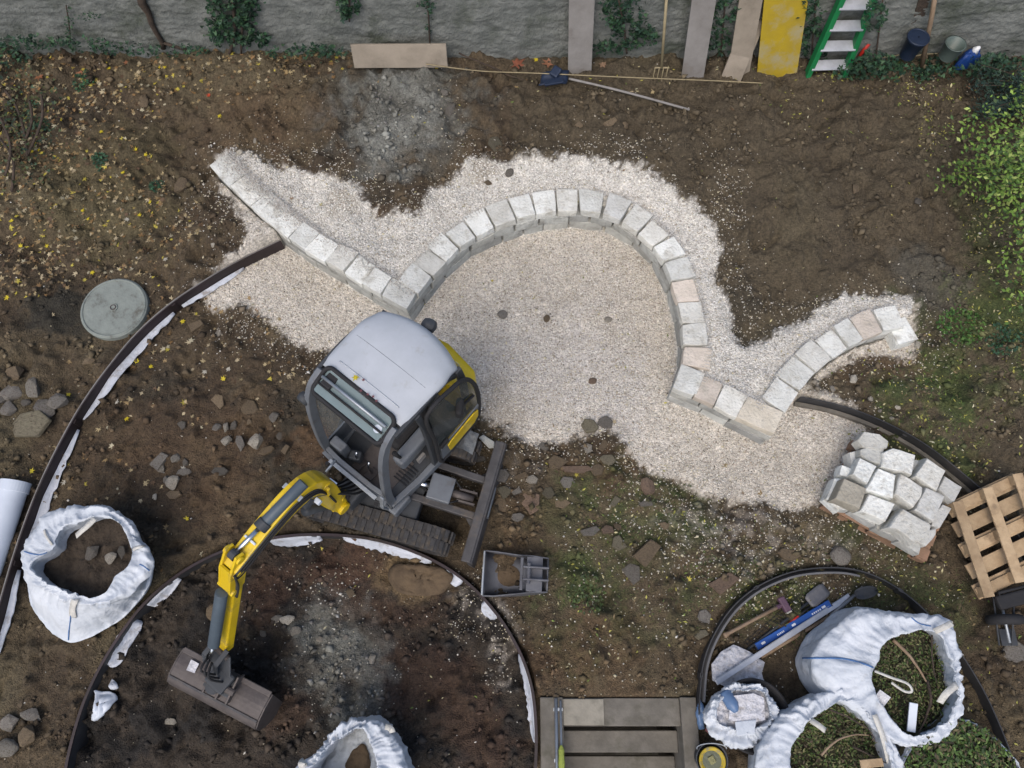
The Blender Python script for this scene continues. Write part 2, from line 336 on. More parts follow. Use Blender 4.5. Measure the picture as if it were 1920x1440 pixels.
# ---------------------------------------------------------------- ground
def blob(x, y, lst, seed=3, z=.1):
    m = np.zeros(x.shape); wx = (fbm(x, y, 1.6, seed, 5, .65) - .5) * .9; wy = (fbm(x, y, 1.6, seed + 5, 5, .65) - .5) * .9; fine = (fbm(x, y, 8, seed + 9, 4, .65) - .5) * 1.0
    for b in lst:
        u, v, ru, rv, a = b[:5]; p = P(u, v, z); sc = 172. * 8 / (8 + 0)  # px per metre near the middle
        rx = ru / 165.; ry = rv / 150.
        d = np.sqrt(((x + wx - p.x) / rx) ** 2 + ((y + wy - p.y) / ry) ** 2) + fine
        m = np.maximum(m, a * sstep(1.25, .55, d))
    return m
def mix(c, c2, m): return c * (1 - m[..., None]) + np.array(c2) * m[..., None]
def ground_col(x, y):
    n1 = fbm(x, y, .8, 61); n2 = fbm(x, y, 3.5, 65, 5, .65); n3 = fbm(x, y, 14, 71, 3)
    c = np.zeros(x.shape + (3,)) + np.array((.085, .063, .042))
    c = mix(c, (.058, .042, .029), sstep(.42, .62, n2)); c = mix(c, (.105, .085, .055), sstep(.5, .72, n1) * .7)
    up = inside(up_poly, x, y)
    c = mix(c, (.078, .064, .046), (up & (x > 0)) * .55)
    c = mix(c, (.095, .078, .045), blob(x, y, [(220, 400, 150, 110, .8), (190, 1080, 100, 60, .3), (150, 330, 80, 50, .7), (250, 290, 90, 70, .6)], 7))
    c = mix(c, (.082, .080, .074), blob(x, y, [(760, 235, 165, 110, .9), (1720, 560, 60, 60, .5), (1850, 440, 50, 60, .3), (800, 330, 60, 30, .6)], 12))
    c = mix(c, (.19, .19, .185), blob(x, y, [(770, 245, 130, 95, .85), (745, 315, 80, 35, .8)], 12) * (.45 + .55 * sstep(.4, .6, n2)))
    c = mix(c, (.028, .026, .022), blob(x, y, [(110, 590, 75, 50, .9), (280, 930, 70, 60, .75), (320, 750, 90, 45, .6), (540, 800, 60, 70, .7), (300, 1200, 60, 120, .5), (1850, 200, 90, 70, .6), (1380, 590, 50, 70, .5), (720, 370, 60, 40, .4), (150, 230, 100, 60, .4), (20, 180, 60, 160, .6), (640, 900, 130, 80, .7), (720, 960, 120, 60, .7)], 17))
    c = mix(c, (.10, .058, .034), blob(x, y, [(560, 540, 60, 40, .2), (680, 430, 50, 40, .3), (500, 250, 160, 80, .35), (1000, 1000, 60, 60, .3), (1130, 870, 90, 40, .45), (1100, 1260, 130, 60, .45), (1690, 690, 120, 50, .4), (350, 850, 200, 120, .3), (600, 850, 40, 20, .6)], 23))
    # pit inside the left ring
    pitm = sstep(-.01, .02, sdist(ringL_poly, x, y)); pc = np.zeros(c.shape) + np.array((.040, .031, .025))
    pc = mix(pc, (.023, .020, .019), sstep(.45, .6, n2)); pc = mix(pc, (.085, .045, .030), blob(x, y, [(780, 1290, 110, 70, .42), (700, 1130, 130, 40, .35), (900, 1390, 50, 60, .4), (500, 1120, 60, 60, .5), (640, 1060, 90, 30, .6), (560, 1300, 60, 40, .3)], 31))
    pc = mix(pc, (.15, .15, .145), blob(x, y, [(620, 1240, 90, 100, .75), (650, 1310, 60, 60, .7), (590, 1180, 60, 40, .8)], 35) * (.4 + .6 * sstep(.35, .55, n2)))
    pc = mix(pc, (.15, .105, .062), blob(x, y, [(800, 1085, 85, 32, .9), (410, 1150, 40, 25, .6)], 39))
    c = mix(c, pc, pitm) if False else c * (1 - pitm[..., None]) + pc * pitm[..., None]
    # moss and short grass
    g = blob(x, y, [(1230, 950, 120, 60, .7), (1090, 1110, 70, 60, .75), (1240, 1080, 120, 60, .45), (1160, 890, 90, 40, .5), (1750, 760, 110, 90, .85), (1850, 640, 100, 110, .85), (1640, 1010, 90, 60, .5), (1350, 1090, 120, 60, .5), (1480, 1140, 130, 60, .6), (1700, 1150, 130, 90, .5), (1850, 480, 80, 100, .5), (1690, 620, 60, 40, .4), (1230, 1180, 100, 40, .3), (1730, 880, 90, 60, .8), (1130, 1180, 120, 60, .3), (1050, 960, 70, 60, .3)], 43)
    c = mix(c, (.045, .062, .022), g * sstep(.35, .6, n2)); c = mix(c, (.085, .095, .035), g * sstep(.5, .7, n3) * .6)
    c = c * np.array((1.08, 1.10, 1.02)) * (.78 + .44 * fbm(x, y, 22, 73, 3, .8))[..., None]
    gm = grav_mask(x, y)
    up = inside(behind_poly, x, y)
    gc = np.where(up[..., None], np.array((.58, .56, .515)), np.array((.55, .51, .45))); gc = gc * 1.12 * (.75 + .5 * n3[..., None])
    gc = mix(gc, (.47, .45, .435), blob(x, y, [(1050, 690, 170, 90, .55), (1150, 770, 80, 60, .6), (1100, 570, 90, 40, .3)], 51) * ~up)
    gc = mix(gc, (.28, .24, .18), blob(x, y, [(1080, 520, 160, 60, .3), (1220, 560, 50, 120, .3), (1400, 880, 150, 60, .25), (900, 620, 60, 80, .25), (1000, 490, 90, 40, .25), (920, 750, 50, 60, .45), (1150, 600, 30, 60, .3), (650, 400, 30, 40, .6), (920, 330, 40, 25, .7), (560, 530, 90, 60, .2)], 55))
    c = c * (1 - gm[..., None]) + gc * gm[..., None]
    c = mix(c, (.30, .27, .235), blob(x, y, [(1400, 1000, 130, 50, .45), (1540, 1010, 90, 50, .35), (930, 1200, 32, 70, .7), (860, 1130, 30, 30, .45), (960, 870, 60, 30, .2)], 59) * sstep(.48, .62, n3))
    return c
def grav_mask(x, y):
    s = sdist(grav_poly, x, y) + (fbm(x, y, 3, 81, 6, .75) - .5) * .34 + (fbm(x, y, 26, 83, 3, .8) - .5) * .16
    return sstep(-.05, .05, s)
gx = np.arange(-9.2, 9.21, .026); gy = np.arange(-3.2, 8.0, .026); NX, NY = len(gx), len(gy)
GX, GY = np.meshgrid(gx, gy); fx, fy = GX.ravel(), GY.ravel()
fz = height(fx, fy)
# crumbly soil relief
gmk = grav_mask(fx, fy)
crumb = (fbm(fx, fy, 15, 91, 3, .7) - .5) * .06 + np.maximum(0, fbm(fx, fy, 6, 95, 4, .6) - .53) * .38 - np.maximum(0, fbm(fx, fy, 3, 97, 4, .6) - .6) * .5
stw = (fx > STX0 - .02) & (fx < STX1 + .02) & (fy < STY + .03)
dw = dist(wall_line, fx, fy)
mhp = P(213, 577, .16); crumb = crumb * np.clip((np.hypot(fx - mhp.x, fy - mhp.y) - .38) / .2, .0, 1)
fz = fz + np.where(stw, 0, crumb * (1 - .85 * gmk) * np.clip(dw / .3, .2, 1)) + np.where(stw, 0, (nr.rand(len(fx)) - .5) * .008 * gmk)
cols = ground_col(fx, fy)
idx = np.arange(NX * NY).reshape(NY, NX)
F4 = np.stack([idx[:-1, :-1], idx[:-1, 1:], idx[1:, 1:], idx[1:, :-1]], -1).reshape(-1, 4)
Vg = np.stack([fx, fy, fz], 1)
g_o = link('ground', fastmesh('ground', Vg, F4, cols), M['ground'], smooth=True); g_o['kind'] = 'structure'
# wider surroundings beyond the garden
mb = MB(); mb.box((0, -20.2, -.26), (120, 34, .2)); mb.box((0, 38, -.06), (120, 61.5, .5)); mb.box((-34.6, 2.3, -.01), (51, 11, .4)); mb.box((34.6, 2.3, -.01), (51, 11, .4))
o = mb.build('terrain', mat('outer soil', (.07, .07, .04), .95, scale=2, bump=.3)); o['kind'] = 'structure'
def gz(x, y):                                                   # exact height of the built ground
    i = np.clip(((np.asarray(y) - gy[0]) / .026), 0, NY - 1.001); j = np.clip((np.asarray(x) - gx[0]) / .026, 0, NX - 1.001)
    Z = fz.reshape(NY, NX); i0 = i.astype(int); j0 = j.astype(int); a = i - i0; b = j - j0
    return (Z[i0, j0] * (1 - b) + Z[i0, j0 + 1] * b) * (1 - a) + (Z[i0 + 1, j0] * (1 - b) + Z[i0 + 1, j0 + 1] * b) * a
def G(u, v, guess=.2):
    z = guess
    for _ in range(10):
        p = P(u, v, z); z = .4 * z + .6 * float(gz(np.array([p.x]), np.array([p.y]))[0])
    return P(u, v, z)

# ---------------------------------------------------------------- loose stuff on the ground
def rotmats(n, tiltmax=math.pi):
    ax = nr.normal(size=(n, 3)); ax /= np.linalg.norm(ax, axis=1)[:, None]; a = nr.uniform(-tiltmax, tiltmax, n)
    K = np.zeros((n, 3, 3)); K[:, 0, 1] = -ax[:, 2]; K[:, 0, 2] = ax[:, 1]; K[:, 1, 0] = ax[:, 2]; K[:, 1, 2] = -ax[:, 0]; K[:, 2, 0] = -ax[:, 1]; K[:, 2, 1] = ax[:, 0]
    I = np.eye(3)[None]; return I + np.sin(a)[:, None, None] * K + (1 - np.cos(a))[:, None, None] * (K @ K)
OCT = np.array([(1, 0, 0), (-1, 0, 0), (0, 1, 0), (0, -1, 0), (0, 0, 1), (0, 0, -1)], float)
OF = np.array([(0, 2, 4), (2, 1, 4), (1, 3, 4), (3, 0, 4), (2, 0, 5), (1, 2, 5), (3, 1, 5), (0, 3, 5)])
def chips(name, x, y, size, pal, label, cat, flat=.6, sink=.2, z=None, matl='chip'):
    n = len(x); Rm = rotmats(n); V = OCT[None] * (1 + nr.uniform(-.35, .35, (n, 6, 1))) * np.stack([nr.uniform(.8, 1.3, n), nr.uniform(.6, 1., n), nr.uniform(.4, .9, n)], 1)[:, None]
    V = np.einsum('nij,nkj->nki', Rm, V) * size[:, None, None] * .5; V[..., 2] *= flat
    zz = (gz(x, y) if z is None else z) + size * (.35 - sink)
    V += np.stack([x, y, zz], 1)[:, None]
    Fc = (OF[None] + (np.arange(n) * 6)[:, None, None]).reshape(-1, 3)
    pal = np.array(pal); c = pal[nr.randint(0, len(pal), n)] * nr.uniform(.8, 1.15, (n, 1)); c = np.repeat(c, 6, 0)
    o = link(name, fastmesh(name, V.reshape(-1, 3), Fc, c), M[matl]); return tagit(o, label, cat, kind='stuff')
def scatter(n, dens, xr=(-7.5, 7.5), yr=(-1.3, 7.2)):
    x = nr.uniform(*xr, n); y = nr.uniform(*yr, n); d = dens(x, y); k = nr.rand(n) < d
    st = (x > STX0) & (x < STX1) & (y < STY); k &= ~st; return x[k], y[k]
def offwall(x, y): return (dist(wall_line, x, y) > .02) | ~inside(behind_poly, x, y)
# gravel body
x, y = scatter(165000, lambda x, y: sstep(.25, .8, grav_mask(x, y)), (-4.4, 5.6), (1.2, 6.6))
dwl = dist(wall_line, x, y); beh = inside(behind_poly, x, y)
k = ~(beh & (dwl < .25)); x, y, beh = x[k], y[k], beh[k]
s = nr.uniform(.013, .032, len(x))
chips('gravel', x[beh], y[beh], s[beh], [(.72, .70, .65), (.64, .61, .56), (.78, .76, .72), (.48, .44, .38), (.67, .65, .60)], 'pale crushed gravel backfilled behind the curved stone wall', 'gravel')
x2, y2, s2 = x[~beh], y[~beh], s[~beh]; k = nr.rand(len(x2)) < .8
chips('gravel', x2[k], y2[k], s2[k] * .9, [(.61, .57, .50), (.53, .48, .41), (.71, .68, .62), (.35, .30, .24), (.57, .53, .46), (.66, .63, .57), (.46, .41, .35)], 'beige trodden gravel inside the curved wall and beside the excavator', 'gravel')
# gravel strewn over caps and far from the beds
SP = [(1080, 860, 120, 30, .8), (1230, 900, 70, 40, .9), (1370, 960, 150, 30, .9), (700, 620, 200, 40, .4), (470, 590, 80, 40, .9), (600, 660, 90, 30, .8), (1350, 400, 40, 60, .9), (1390, 580, 40, 70, .9), (750, 420, 70, 50, .8), (560, 320, 90, 30, .8), (660, 350, 70, 30, .8), (900, 310, 60, 30, .9), (1120, 300, 120, 20, .8), (1400, 1000, 190, 80, 1.), (1540, 1010, 130, 80, .9), (1300, 930, 140, 40, .8), (1240, 1010, 140, 100, .25), (935, 1200, 30, 75, 1.), (870, 1130, 45, 40, .8), (610, 1090, 60, 40, .5), (960, 860, 90, 60, .55), (700, 1150, 260, 100, .12), (1480, 1070, 180, 70, .7), (1250, 1000, 160, 120, .3), (1200, 1180, 200, 110, .16), (1600, 690, 90, 40, .3), (450, 560, 90, 60, .5), (500, 640, 110, 50, .35), (400, 390, 60, 60, .35), (540, 260, 90, 50, .12), (900, 360, 60, 30, .6), (1500, 590, 60, 30, .45), (1150, 1200, 180, 130, .12), (770, 400, 80, 60, .4), (1360, 420, 50, 150, .3), (660, 1250, 110, 120, .12), (1730, 640, 60, 60, .4), (860, 300, 60, 60, .3), (1640, 1130, 160, 90, .12), (880, 840, 70, 50, .5), (1400, 1230, 90, 120, .1), (850, 220, 60, 60, .12)]
def dsp(x, y):
    sd_ = np.maximum(0, -sdist(grav_poly, x, y)); return np.clip(1.1 * np.exp(-sd_ / .13) * (.3 + fbm(x, y, 6, 107)) + blob(x, y, SP, 101) * (.4 + 1.2 * fbm(x, y, 5, 103)) + .012, 0, 1)
x, y = scatter(200000, dsp); s = nr.uniform(.010, .026, len(x)) * np.where(nr.rand(len(x)) < .06, 1.7, 1)
k = offwall(x, y) & (nr.rand(len(x)) < .6)
chips('strewn_gravel', x[k], y[k], s[k], [(.56, .53, .46), (.47, .43, .35), (.62, .60, .55), (.38, .34, .27), (.52, .47, .33)], 'loose pale gravel chips strewn over the soil and grass', 'gravel')
# clods
x, y = scatter(90000, lambda x, y: (1 - grav_mask(x, y)) * (.06 + .6 * sstep(.5, .68, fbm(x, y, 1.7, 111)))); s = .012 + nr.rand(len(x)) ** 5 * .10
k = nr.rand(len(x)) < .95; x, y, s = x[k], y[k], s[k]; k = offwall(x, y); x, y, s = x[k], y[k], s[k]
V = ground_col(x, y)
o = chips('soil_clods', x, y, s, [(1, 1, 1)], 'brown crumbs and clods of dug soil', 'soil', flat=.75, sink=.12)
a = o.data.color_attributes['col']; cc = np.ones((len(x) * 6, 4), np.float32); cc[:, :3] = np.repeat(V * nr.uniform(.7, 1.7, (len(x), 1)), 6, 0); a.data.foreach_set('color', cc.ravel())
x, y = scatter(20000, lambda x, y: blob(x, y, [(620, 1240, 90, 110, .5), (650, 1320, 60, 60, .5), (580, 1170, 70, 40, .5), (770, 250, 100, 70, .2)], 35)); s = .014 + nr.rand(len(x)) ** 4 * .07
chips('concrete_rubble', x, y, s, [(.26, .26, .25), (.20, .20, .19), (.15, .145, .135), (.33, .33, .32)], 'grey concrete crumbs lying in the dark pit and on the bank', 'rubble')
x, y = scatter(22000, lambda x, y: grav_mask(x, y) * (.06 + .5 * sstep(.5, .7, fbm(x, y, 2.5, 131))), (-4, 5.5), (1.2, 6.3)); k = offwall(x, y) & (dist(wall_line, x, y) > .3) | ~inside(behind_poly, x, y); x, y = x[k], y[k]
chips('dirt_crumbs', x, y, nr.uniform(.008, .022, len(x)), [(.10, .08, .06), (.14, .11, .08), (.06, .055, .05)], 'dark crumbs of dirt trodden into the gravel', 'dirt')

# fallen maple leaves
def leaf_shape():
    pts = []
    for i, (a, r) in enumerate([(90, 1.), (112, .42), (140, .85), (165, .38), (200, .62), (235, .25), (270, .42), (305, .25), (340, .62), (15, .38), (40, .85), (68, .42)]):
        pts.append((r * math.cos(R(a)), r * math.sin(R(a))))
    return np.array([(0, 0)] + pts)
LS = leaf_shape(); LF = np.array([(0, 1 + i, 1 + (i + 1) % 12) for i in range(12)])
def leaves(x, y, size, z=None, curl=.5, tilt=.7, shape=LS, faces=LF):
    n = len(x); m = len(shape); V = np.zeros((n, m, 3)); V[..., :2] = shape[None]; r2 = (shape ** 2).sum(1)
    V[..., 2] = r2[None] * nr.uniform(-curl * .3, curl, (n, 1)) + nr.uniform(-.12, .12, (n, m))
    th = nr.uniform(0, 6.28, n); c, s = np.cos(th), np.sin(th); X = V[..., 0] * c[:, None] - V[..., 1] * s[:, None]; Y = V[..., 0] * s[:, None] + V[..., 1] * c[:, None]; V[..., 0], V[..., 1] = X, Y
    V = np.einsum('nij,nkj->nki', rotmats(n, tilt), V) * size[:, None, None]
    zz = gz(x, y) if z is None else z
    low = V[..., 2].min(1); V += np.stack([x, y, zz - low * .6], 1)[:, None]
    return V.reshape(-1, 3), (faces[None] + (np.arange(n) * m)[:, None, None]).reshape(-1, 3), m
def leafstuff(name, x, y, size, pal, label, cat, wts=None, **k):
    V, Fc, m = leaves(x, y, size, **k); pal = np.array(pal); c = pal[nr.choice(len(pal), len(x), p=wts)] * nr.uniform(.75, 1.15, (len(x), 1))
    return tagit(link(name, fastmesh(name, V, Fc, np.repeat(c, m, 0)), M['leaf']), label, cat, kind='stuff')
LD = [(90, 200, 200, 110, .9), (60, 420, 110, 150, .8), (220, 430, 150, 120, .65), (330, 170, 250, 70, .5), (60, 500, 90, 70, 1.), (100, 250, 150, 150, 1.), (330, 420, 90, 60, .5), (500, 150, 200, 50, .6), (200, 330, 140, 80, .5), (420, 110, 250, 30, .8), (640, 120, 160, 40, .4), (280, 560, 120, 60, .3), (300, 700, 200, 80, .16), (150, 950, 160, 120, .1), (440, 650, 160, 90, .12), (20, 300, 60, 200, .7)]
x, y = scatter(34000, lambda x, y: blob(x, y, LD, 141) * (.35 + fbm(x, y, 2.5, 143)) * 1.1 + .003, (-7.5, 3), (.5, 7.3)); k = offwall(x, y); x, y = x[k], y[k]
k = nr.rand(len(x)) < .75; x, y = x[k], y[k]
leafstuff('fallen_leaves', x, y, nr.uniform(.024, .056, len(x)), [(.30, .24, .13), (.24, .17, .08), (.36, .30, .19), (.16, .10, .045), (.38, .32, .05), (.20, .12, .05), (.32, .29, .20), (.09, .055, .03)], 'withered maple leaves littering the soil left of the wall', 'leaves', [.2, .17, .12, .15, .06, .1, .07, .13], curl=.28, tilt=.45)
QS = np.array([(0, -1.), (.42, 0), (0, 1.), (-.42, 0)]); QF = np.array([(0, 1, 2), (0, 2, 3)])
LR = [(1690, 200, 90, 40, 1.), (1720, 260, 45, 60, .9), (1560, 170, 170, 30, .6), (1830, 250, 100, 90, .35), (1850, 450, 90, 80, .7), (1860, 600, 90, 120, .5), (1400, 165, 160, 25, .3), (1480, 250, 120, 80, .12), (1740, 760, 150, 120, .5), (1800, 830, 120, 60, .5), (1250, 180, 200, 40, .15), (1300, 1060, 250, 120, .14), (1100, 1100, 120, 120, .12), (1700, 1200, 200, 150, .15), (1230, 960, 150, 70, .2), (1450, 1110, 150, 60, .2), (1180, 1230, 150, 60, .07)]
x, y = scatter(90000, lambda x, y: blob(x, y, LR, 151) * (.2 + fbm(x, y, 4, 153)) * .5 + .004, (-2, 7.5), (-.9, 7.2)); k = offwall(x, y); x, y = x[k], y[k]
leafstuff('small_leaves', x, y, nr.uniform(.013, .028, len(x)), [(.34, .32, .07), (.24, .24, .05), (.40, .36, .20), (.20, .15, .08), (.12, .17, .035), (.42, .40, .28)], 'small yellowed shrub leaves scattered over the bank and grass', 'leaves', [.2, .2, .2, .15, .15, .1], shape=QS, faces=QF)
# short grass and moss
GR = [(1230, 950, 110, 60, .5), (1090, 1110, 60, 50, .9), (1240, 1060, 120, 60, .35), (1160, 890, 90, 30, .45), (1750, 760, 110, 90, .8), (1850, 640, 100, 110, .8), (1640, 1010, 90, 60, .35), (1350, 1090, 120, 60, .45), (1480, 1140, 110, 60, .4), (1700, 1120, 130, 70, .35), (1850, 480, 80, 80, .4), (1730, 880, 90, 60, .8), (1690, 620, 50, 30, .5), (1500, 1010, 150, 50, .15), (1820, 610, 80, 30, 1.), (1130, 950, 60, 40, .3)]
x, y = scatter(130000, lambda x, y: blob(x, y, GR, 161) * sstep(.38, .62, fbm(x, y, 5, 163)), (-.3, 7.4), (-.6, 5.5)); k = offwall(x, y); x, y = x[k], y[k]
n = len(x); h = nr.uniform(.008, .030, n); w = nr.uniform(.003, .006, n); th = nr.uniform(0, 6.28, n); ln = nr.uniform(.01, .05, (n, 2)) * nr.choice([-1, 1], (n, 2)); z = gz(x, y) - .003
V = np.zeros((n, 3, 3)); V[:, 0] = np.stack([x - np.cos(th) * w, y - np.sin(th) * w, z], 1); V[:, 1] = np.stack([x + np.cos(th) * w, y + np.sin(th) * w, z], 1); V[:, 2] = np.stack([x + ln[:, 0], y + ln[:, 1], z + h], 1)
c = np.array([(.055, .10, .02), (.085, .125, .03), (.04, .075, .02), (.13, .14, .05)])[nr.randint(0, 4, n)] * nr.uniform(.7, 1.2, (n, 1))
tagit(link('grass', fastmesh('grass', V.reshape(-1, 3), np.arange(n * 3).reshape(n, 3), np.repeat(c, 3, 0)), M['leaf']), 'thin short grass and moss between the beds', 'grass', kind='stuff')

# ---------------------------------------------------------------- garden wall at the back
def rough_box_face(): pass
WR = .7
gw = thing('garden_wall', 'long old grey rendered wall with rough horizontal courses behind the bank', 'wall', (0, 7.29, .2), R(-WR))
nx_, nz_ = 520, 110; xs = np.linspace(-9.5, 9.5, nx_); zs = np.linspace(-.3, 2.1, nz_); XX, ZZ = np.meshgrid(xs, zs)
cs = ZZ / .095 + (fbm(XX, ZZ, 1.2, 201) - .5) * 2.2; saw = np.abs((cs % 1) - .5) * 2
rel = .006 * saw * sstep(.4, .7, fbm(XX, ZZ, 4, 203)) + (fbm(XX * .45, ZZ, 13, 205, 4, .7) - .5) * .03 + (fbm(XX, ZZ, 14, 209, 4, .75) - .5) * .04
Vw = np.stack([XX.ravel(), (-rel - .02).ravel(), ZZ.ravel()], 1); iw = np.arange(nx_ * nz_).reshape(nz_, nx_)
Fw = np.stack([iw[:-1, :-1], iw[:-1, 1:], iw[1:, 1:], iw[1:, :-1]], -1).reshape(-1, 4)
link('render_face', fastmesh('render_face', Vw, Fw), M['wall'], gw, smooth=True)
MB().box((0, .16, .9), (19, .3, 2.4)).build('wall_core', M['wall'], gw)
MB().box((0, .14, 2.13), (19.1, .46, .06)).build('coping', M['concrete'], gw, bevel=.01)

# ---------------------------------------------------------------- dry-stone retaining wall
def stone_block(c, t, nrm, L, D, H, amp=.012, seg=(4, 4, 2), taper=0.0, cuts=None):
    """irregular squared block: centre c (2D), t along, nrm into the bank, z range H"""
    z0, z1 = H; nx, ny, nz = seg; bm = bmesh.new(); bmesh.ops.create_cube(bm, size=1)
    bmesh.ops.subdivide_edges(bm, edges=bm.edges[:], cuts=2, use_grid_fill=True)
    sd_ = Vector((rnd.random() * 50, rnd.random() * 50, rnd.random() * 50)); sk = [rnd.uniform(-.014, .014) for _ in range(4)]
    for v in bm.verts:
        p = v.co.copy(); r_ = [abs(p.x) > .45, abs(p.y) > .45, abs(p.z) > .45]
        q = p.copy(); k = sum(r_)
        if k >= 2: q = q * (1 - .012 * k)
        x = q.x * L; y = q.y * D * (1); z = z0 + (q.z + .5) * (z1 - z0)
        x += sk[0] * q.y * 1.2 * L / .25; y += sk[1] * q.x * .8; x *= 1 + taper * (q.y)
        n3 = mn.noise_vector(Vector((x, y, z)) * 9 + sd_); x += n3.x * amp; y += n3.y * amp; z += n3.z * amp * (.35 if q.z > .4 else .8)
        w = Vector((c[0], c[1])) + Vector((t[0], t[1])) * x + Vector((nrm[0], nrm[1])) * y
        v.co = (w.x, w.y, z)
    me = bpy.data.meshes.new('stone'); bm.to_mesh(me); bm.free(); return me
rwl = thing('retaining_wall', 'curved dry stone retaining wall of pale limestone with cap stones', 'retaining wall', (0, 0, 0))
TINT = {'w': (1.14, 1.16, 1.15, 1), 'n': (1.06, 1.06, 1.03, 1), 'g': (.92, .93, .93, 1), 'p': (1.06, .95, .86, 1), 't': (1.0, .92, .80, 1)}
def seg_stones(line, lens, z0, z1, D, name, m, inset=0., amp=.010, vary=0., tints=None, ends=(0, 0)):
    seg = np.linalg.norm(np.diff(line, axis=0), axis=1); s = np.concatenate([[0], np.cumsum(seg)]); pos = ends[0]; i = 0; tot = s[-1] - ends[1]
    while pos < tot - .05:
        L = lens[i % len(lens)] if isinstance(lens, list) else rnd.uniform(*lens)
        if tot - pos - L < .12: L = tot - pos
        mid = pos + L / 2; c = np.array([np.interp(mid, s, line[:, k]) for k in (0, 1)]); a = np.array([np.interp(max(0, mid - L / 2), s, line[:, k]) for k in (0, 1)]); b = np.array([np.interp(min(s[-1], mid + L / 2), s, line[:, k]) for k in (0, 1)])
        t = b - a; t /= np.linalg.norm(t) + 1e-9; nrm = np.array([-t[1], t[0]])
        c = (a + b) / 2 * .5 + c * .5
        d = D * rnd.uniform(1 - vary, 1 + vary); o_ = rnd.uniform(-.008, .008) + inset
        cc = c + nrm * (d / 2 + o_)
        # curvature fans the stones out
        t1 = np.array([np.interp(min(s[-1], mid + .2), s, line[:, k]) for k in (0, 1)]) - c; t0 = c - np.array([np.interp(max(0, mid - .2), s, line[:, k]) for k in (0, 1)])
        ang = (t0[0] * t1[1] - t0[1] * t1[0]) / (np.linalg.norm(t0) * np.linalg.norm(t1) + 1e-9) / .2 if np.linalg.norm(t0) > .03 and np.linalg.norm(t1) > .03 else 0
        me = stone_block(cc, t, nrm, L + (.002 if line is not wl[0] else -.005), d, (z0 + (rnd.uniform(-.006, .006) if name == 'cap_stone' else 0), z1 + rnd.uniform(-.012, .014) * (1 if name == 'cap_stone' else .4)), amp, taper=max(-.35, min(.35, -ang * d)))
        o = link(name, me, m, rwl); bv = o.modifiers.new('bevel', 'BEVEL'); bv.width = .004; bv.segments = 1
        tn = tints[i % len(tints)] if tints else rnd.choice('wwnng'); o.color = TINT[tn]
        if tn == 'p': o['label'] = 'pinkish cap stone'
        if tn == 't': o['label'] = 'tan stained cap stone'
        pos += L; i += 1
full = [wl[0], wl[1], wl[2], wl[3]]
seg_stones(wl[0], [.42, .40, .36, .30, .26, .30, .26, .26, .26], .285, WT, .28, 'cap_stone', M['limestone'], tints='wnwwwwnww', vary=.1, ends=(0, .02))
seg_stones(wl[1], (.235, .275), .285, WT + .005, .285, 'cap_stone', M['limestone'], tints='wnwwwnwwnwgnnwwpnnpnwwn', vary=.1, ends=(.22, .05))
seg_stones(wl[2], [.24, .24, .27, .34], .285, WT, .30, 'cap_stone', M['limestone'], tints='wpnt', vary=.06, ends=(.0, .0))
seg_stones(wl[3], [.30, .30, .26, .24, .20, .26, .22], .285, WT, .28, 'cap_stone', M['limestone'], tints='wwnwwpww', vary=.12, ends=(.29, 0))
for k, ln in enumerate(full):
    for z0, z1 in ((-.04, .142), (.145, .284)):
        seg_stones(ln, (.24, .44), z0, z1, .2, 'face_stone', M['limeface'], inset=rnd.uniform(.006, .012), amp=.008, ends=(.012, .012))
# end stone block that sticks out of the right end
o = link('end_stone', stone_block(np.array(P(1688, 622, .3)[:2]), np.array([.95, .3]), np.array([-.3, .95]), .24, .30, (.15, .34)), M['limestone'], rwl); o.color = TINT['w']
# gravel lying on the left arm of the wall and along the backs of the caps
lft = wl[0]; t_ = nr.rand(5200); ii = (t_ * (len(lft) - 2)).astype(int)
dirv = lft[ii + 1] - lft[ii]; dirv /= np.linalg.norm(dirv, axis=1)[:, None]; nn_ = np.stack([-dirv[:, 1], dirv[:, 0]], 1)
off = .30 - np.abs(nr.normal(0, .09, len(ii))) - .0; pos = lft[ii] + nn_ * off[:, None] + nr.normal(0, .01, (len(ii), 2))
k = (off > .03) & (nr.rand(len(ii)) < np.where(t_ < .55, .9, .35))
chips('cap_gravel', pos[k, 0], pos[k, 1], nr.uniform(.010, .022, k.sum()), [(.56, .54, .50), (.48, .45, .41), (.60, .59, .56), (.40, .36, .31)], 'gravel spilled over the cap stones of the wall', 'gravel', z=np.full(k.sum(), WT + .004))
al = np.concatenate([wl[1], wl[2], wl[3]]); ii = nr.randint(0, len(al) - 2, 9000); dirv = al[ii + 1] - al[ii]; dirv /= np.linalg.norm(dirv, axis=1)[:, None] + 1e-9; nn_ = np.stack([-dirv[:, 1], dirv[:, 0]], 1)
off = .31 - np.abs(nr.normal(0, .035, len(ii))); pos = al[ii] + nn_ * off[:, None]; dmin = dist(wall_line, pos[:, 0], pos[:, 1]); k = dmin > .18
frac = ii / len(al); k &= (nr.rand(len(ii)) < np.where((frac > .3) & (frac < .42), 1., .45))
chips('cap_gravel', pos[k, 0], pos[k, 1], nr.uniform(.010, .020, k.sum()), [(.56, .54, .50), (.48, .45, .41), (.60, .59, .56)], 'gravel heaped against the backs of the arc cap stones', 'gravel', z=np.full(k.sum(), WT + .002))

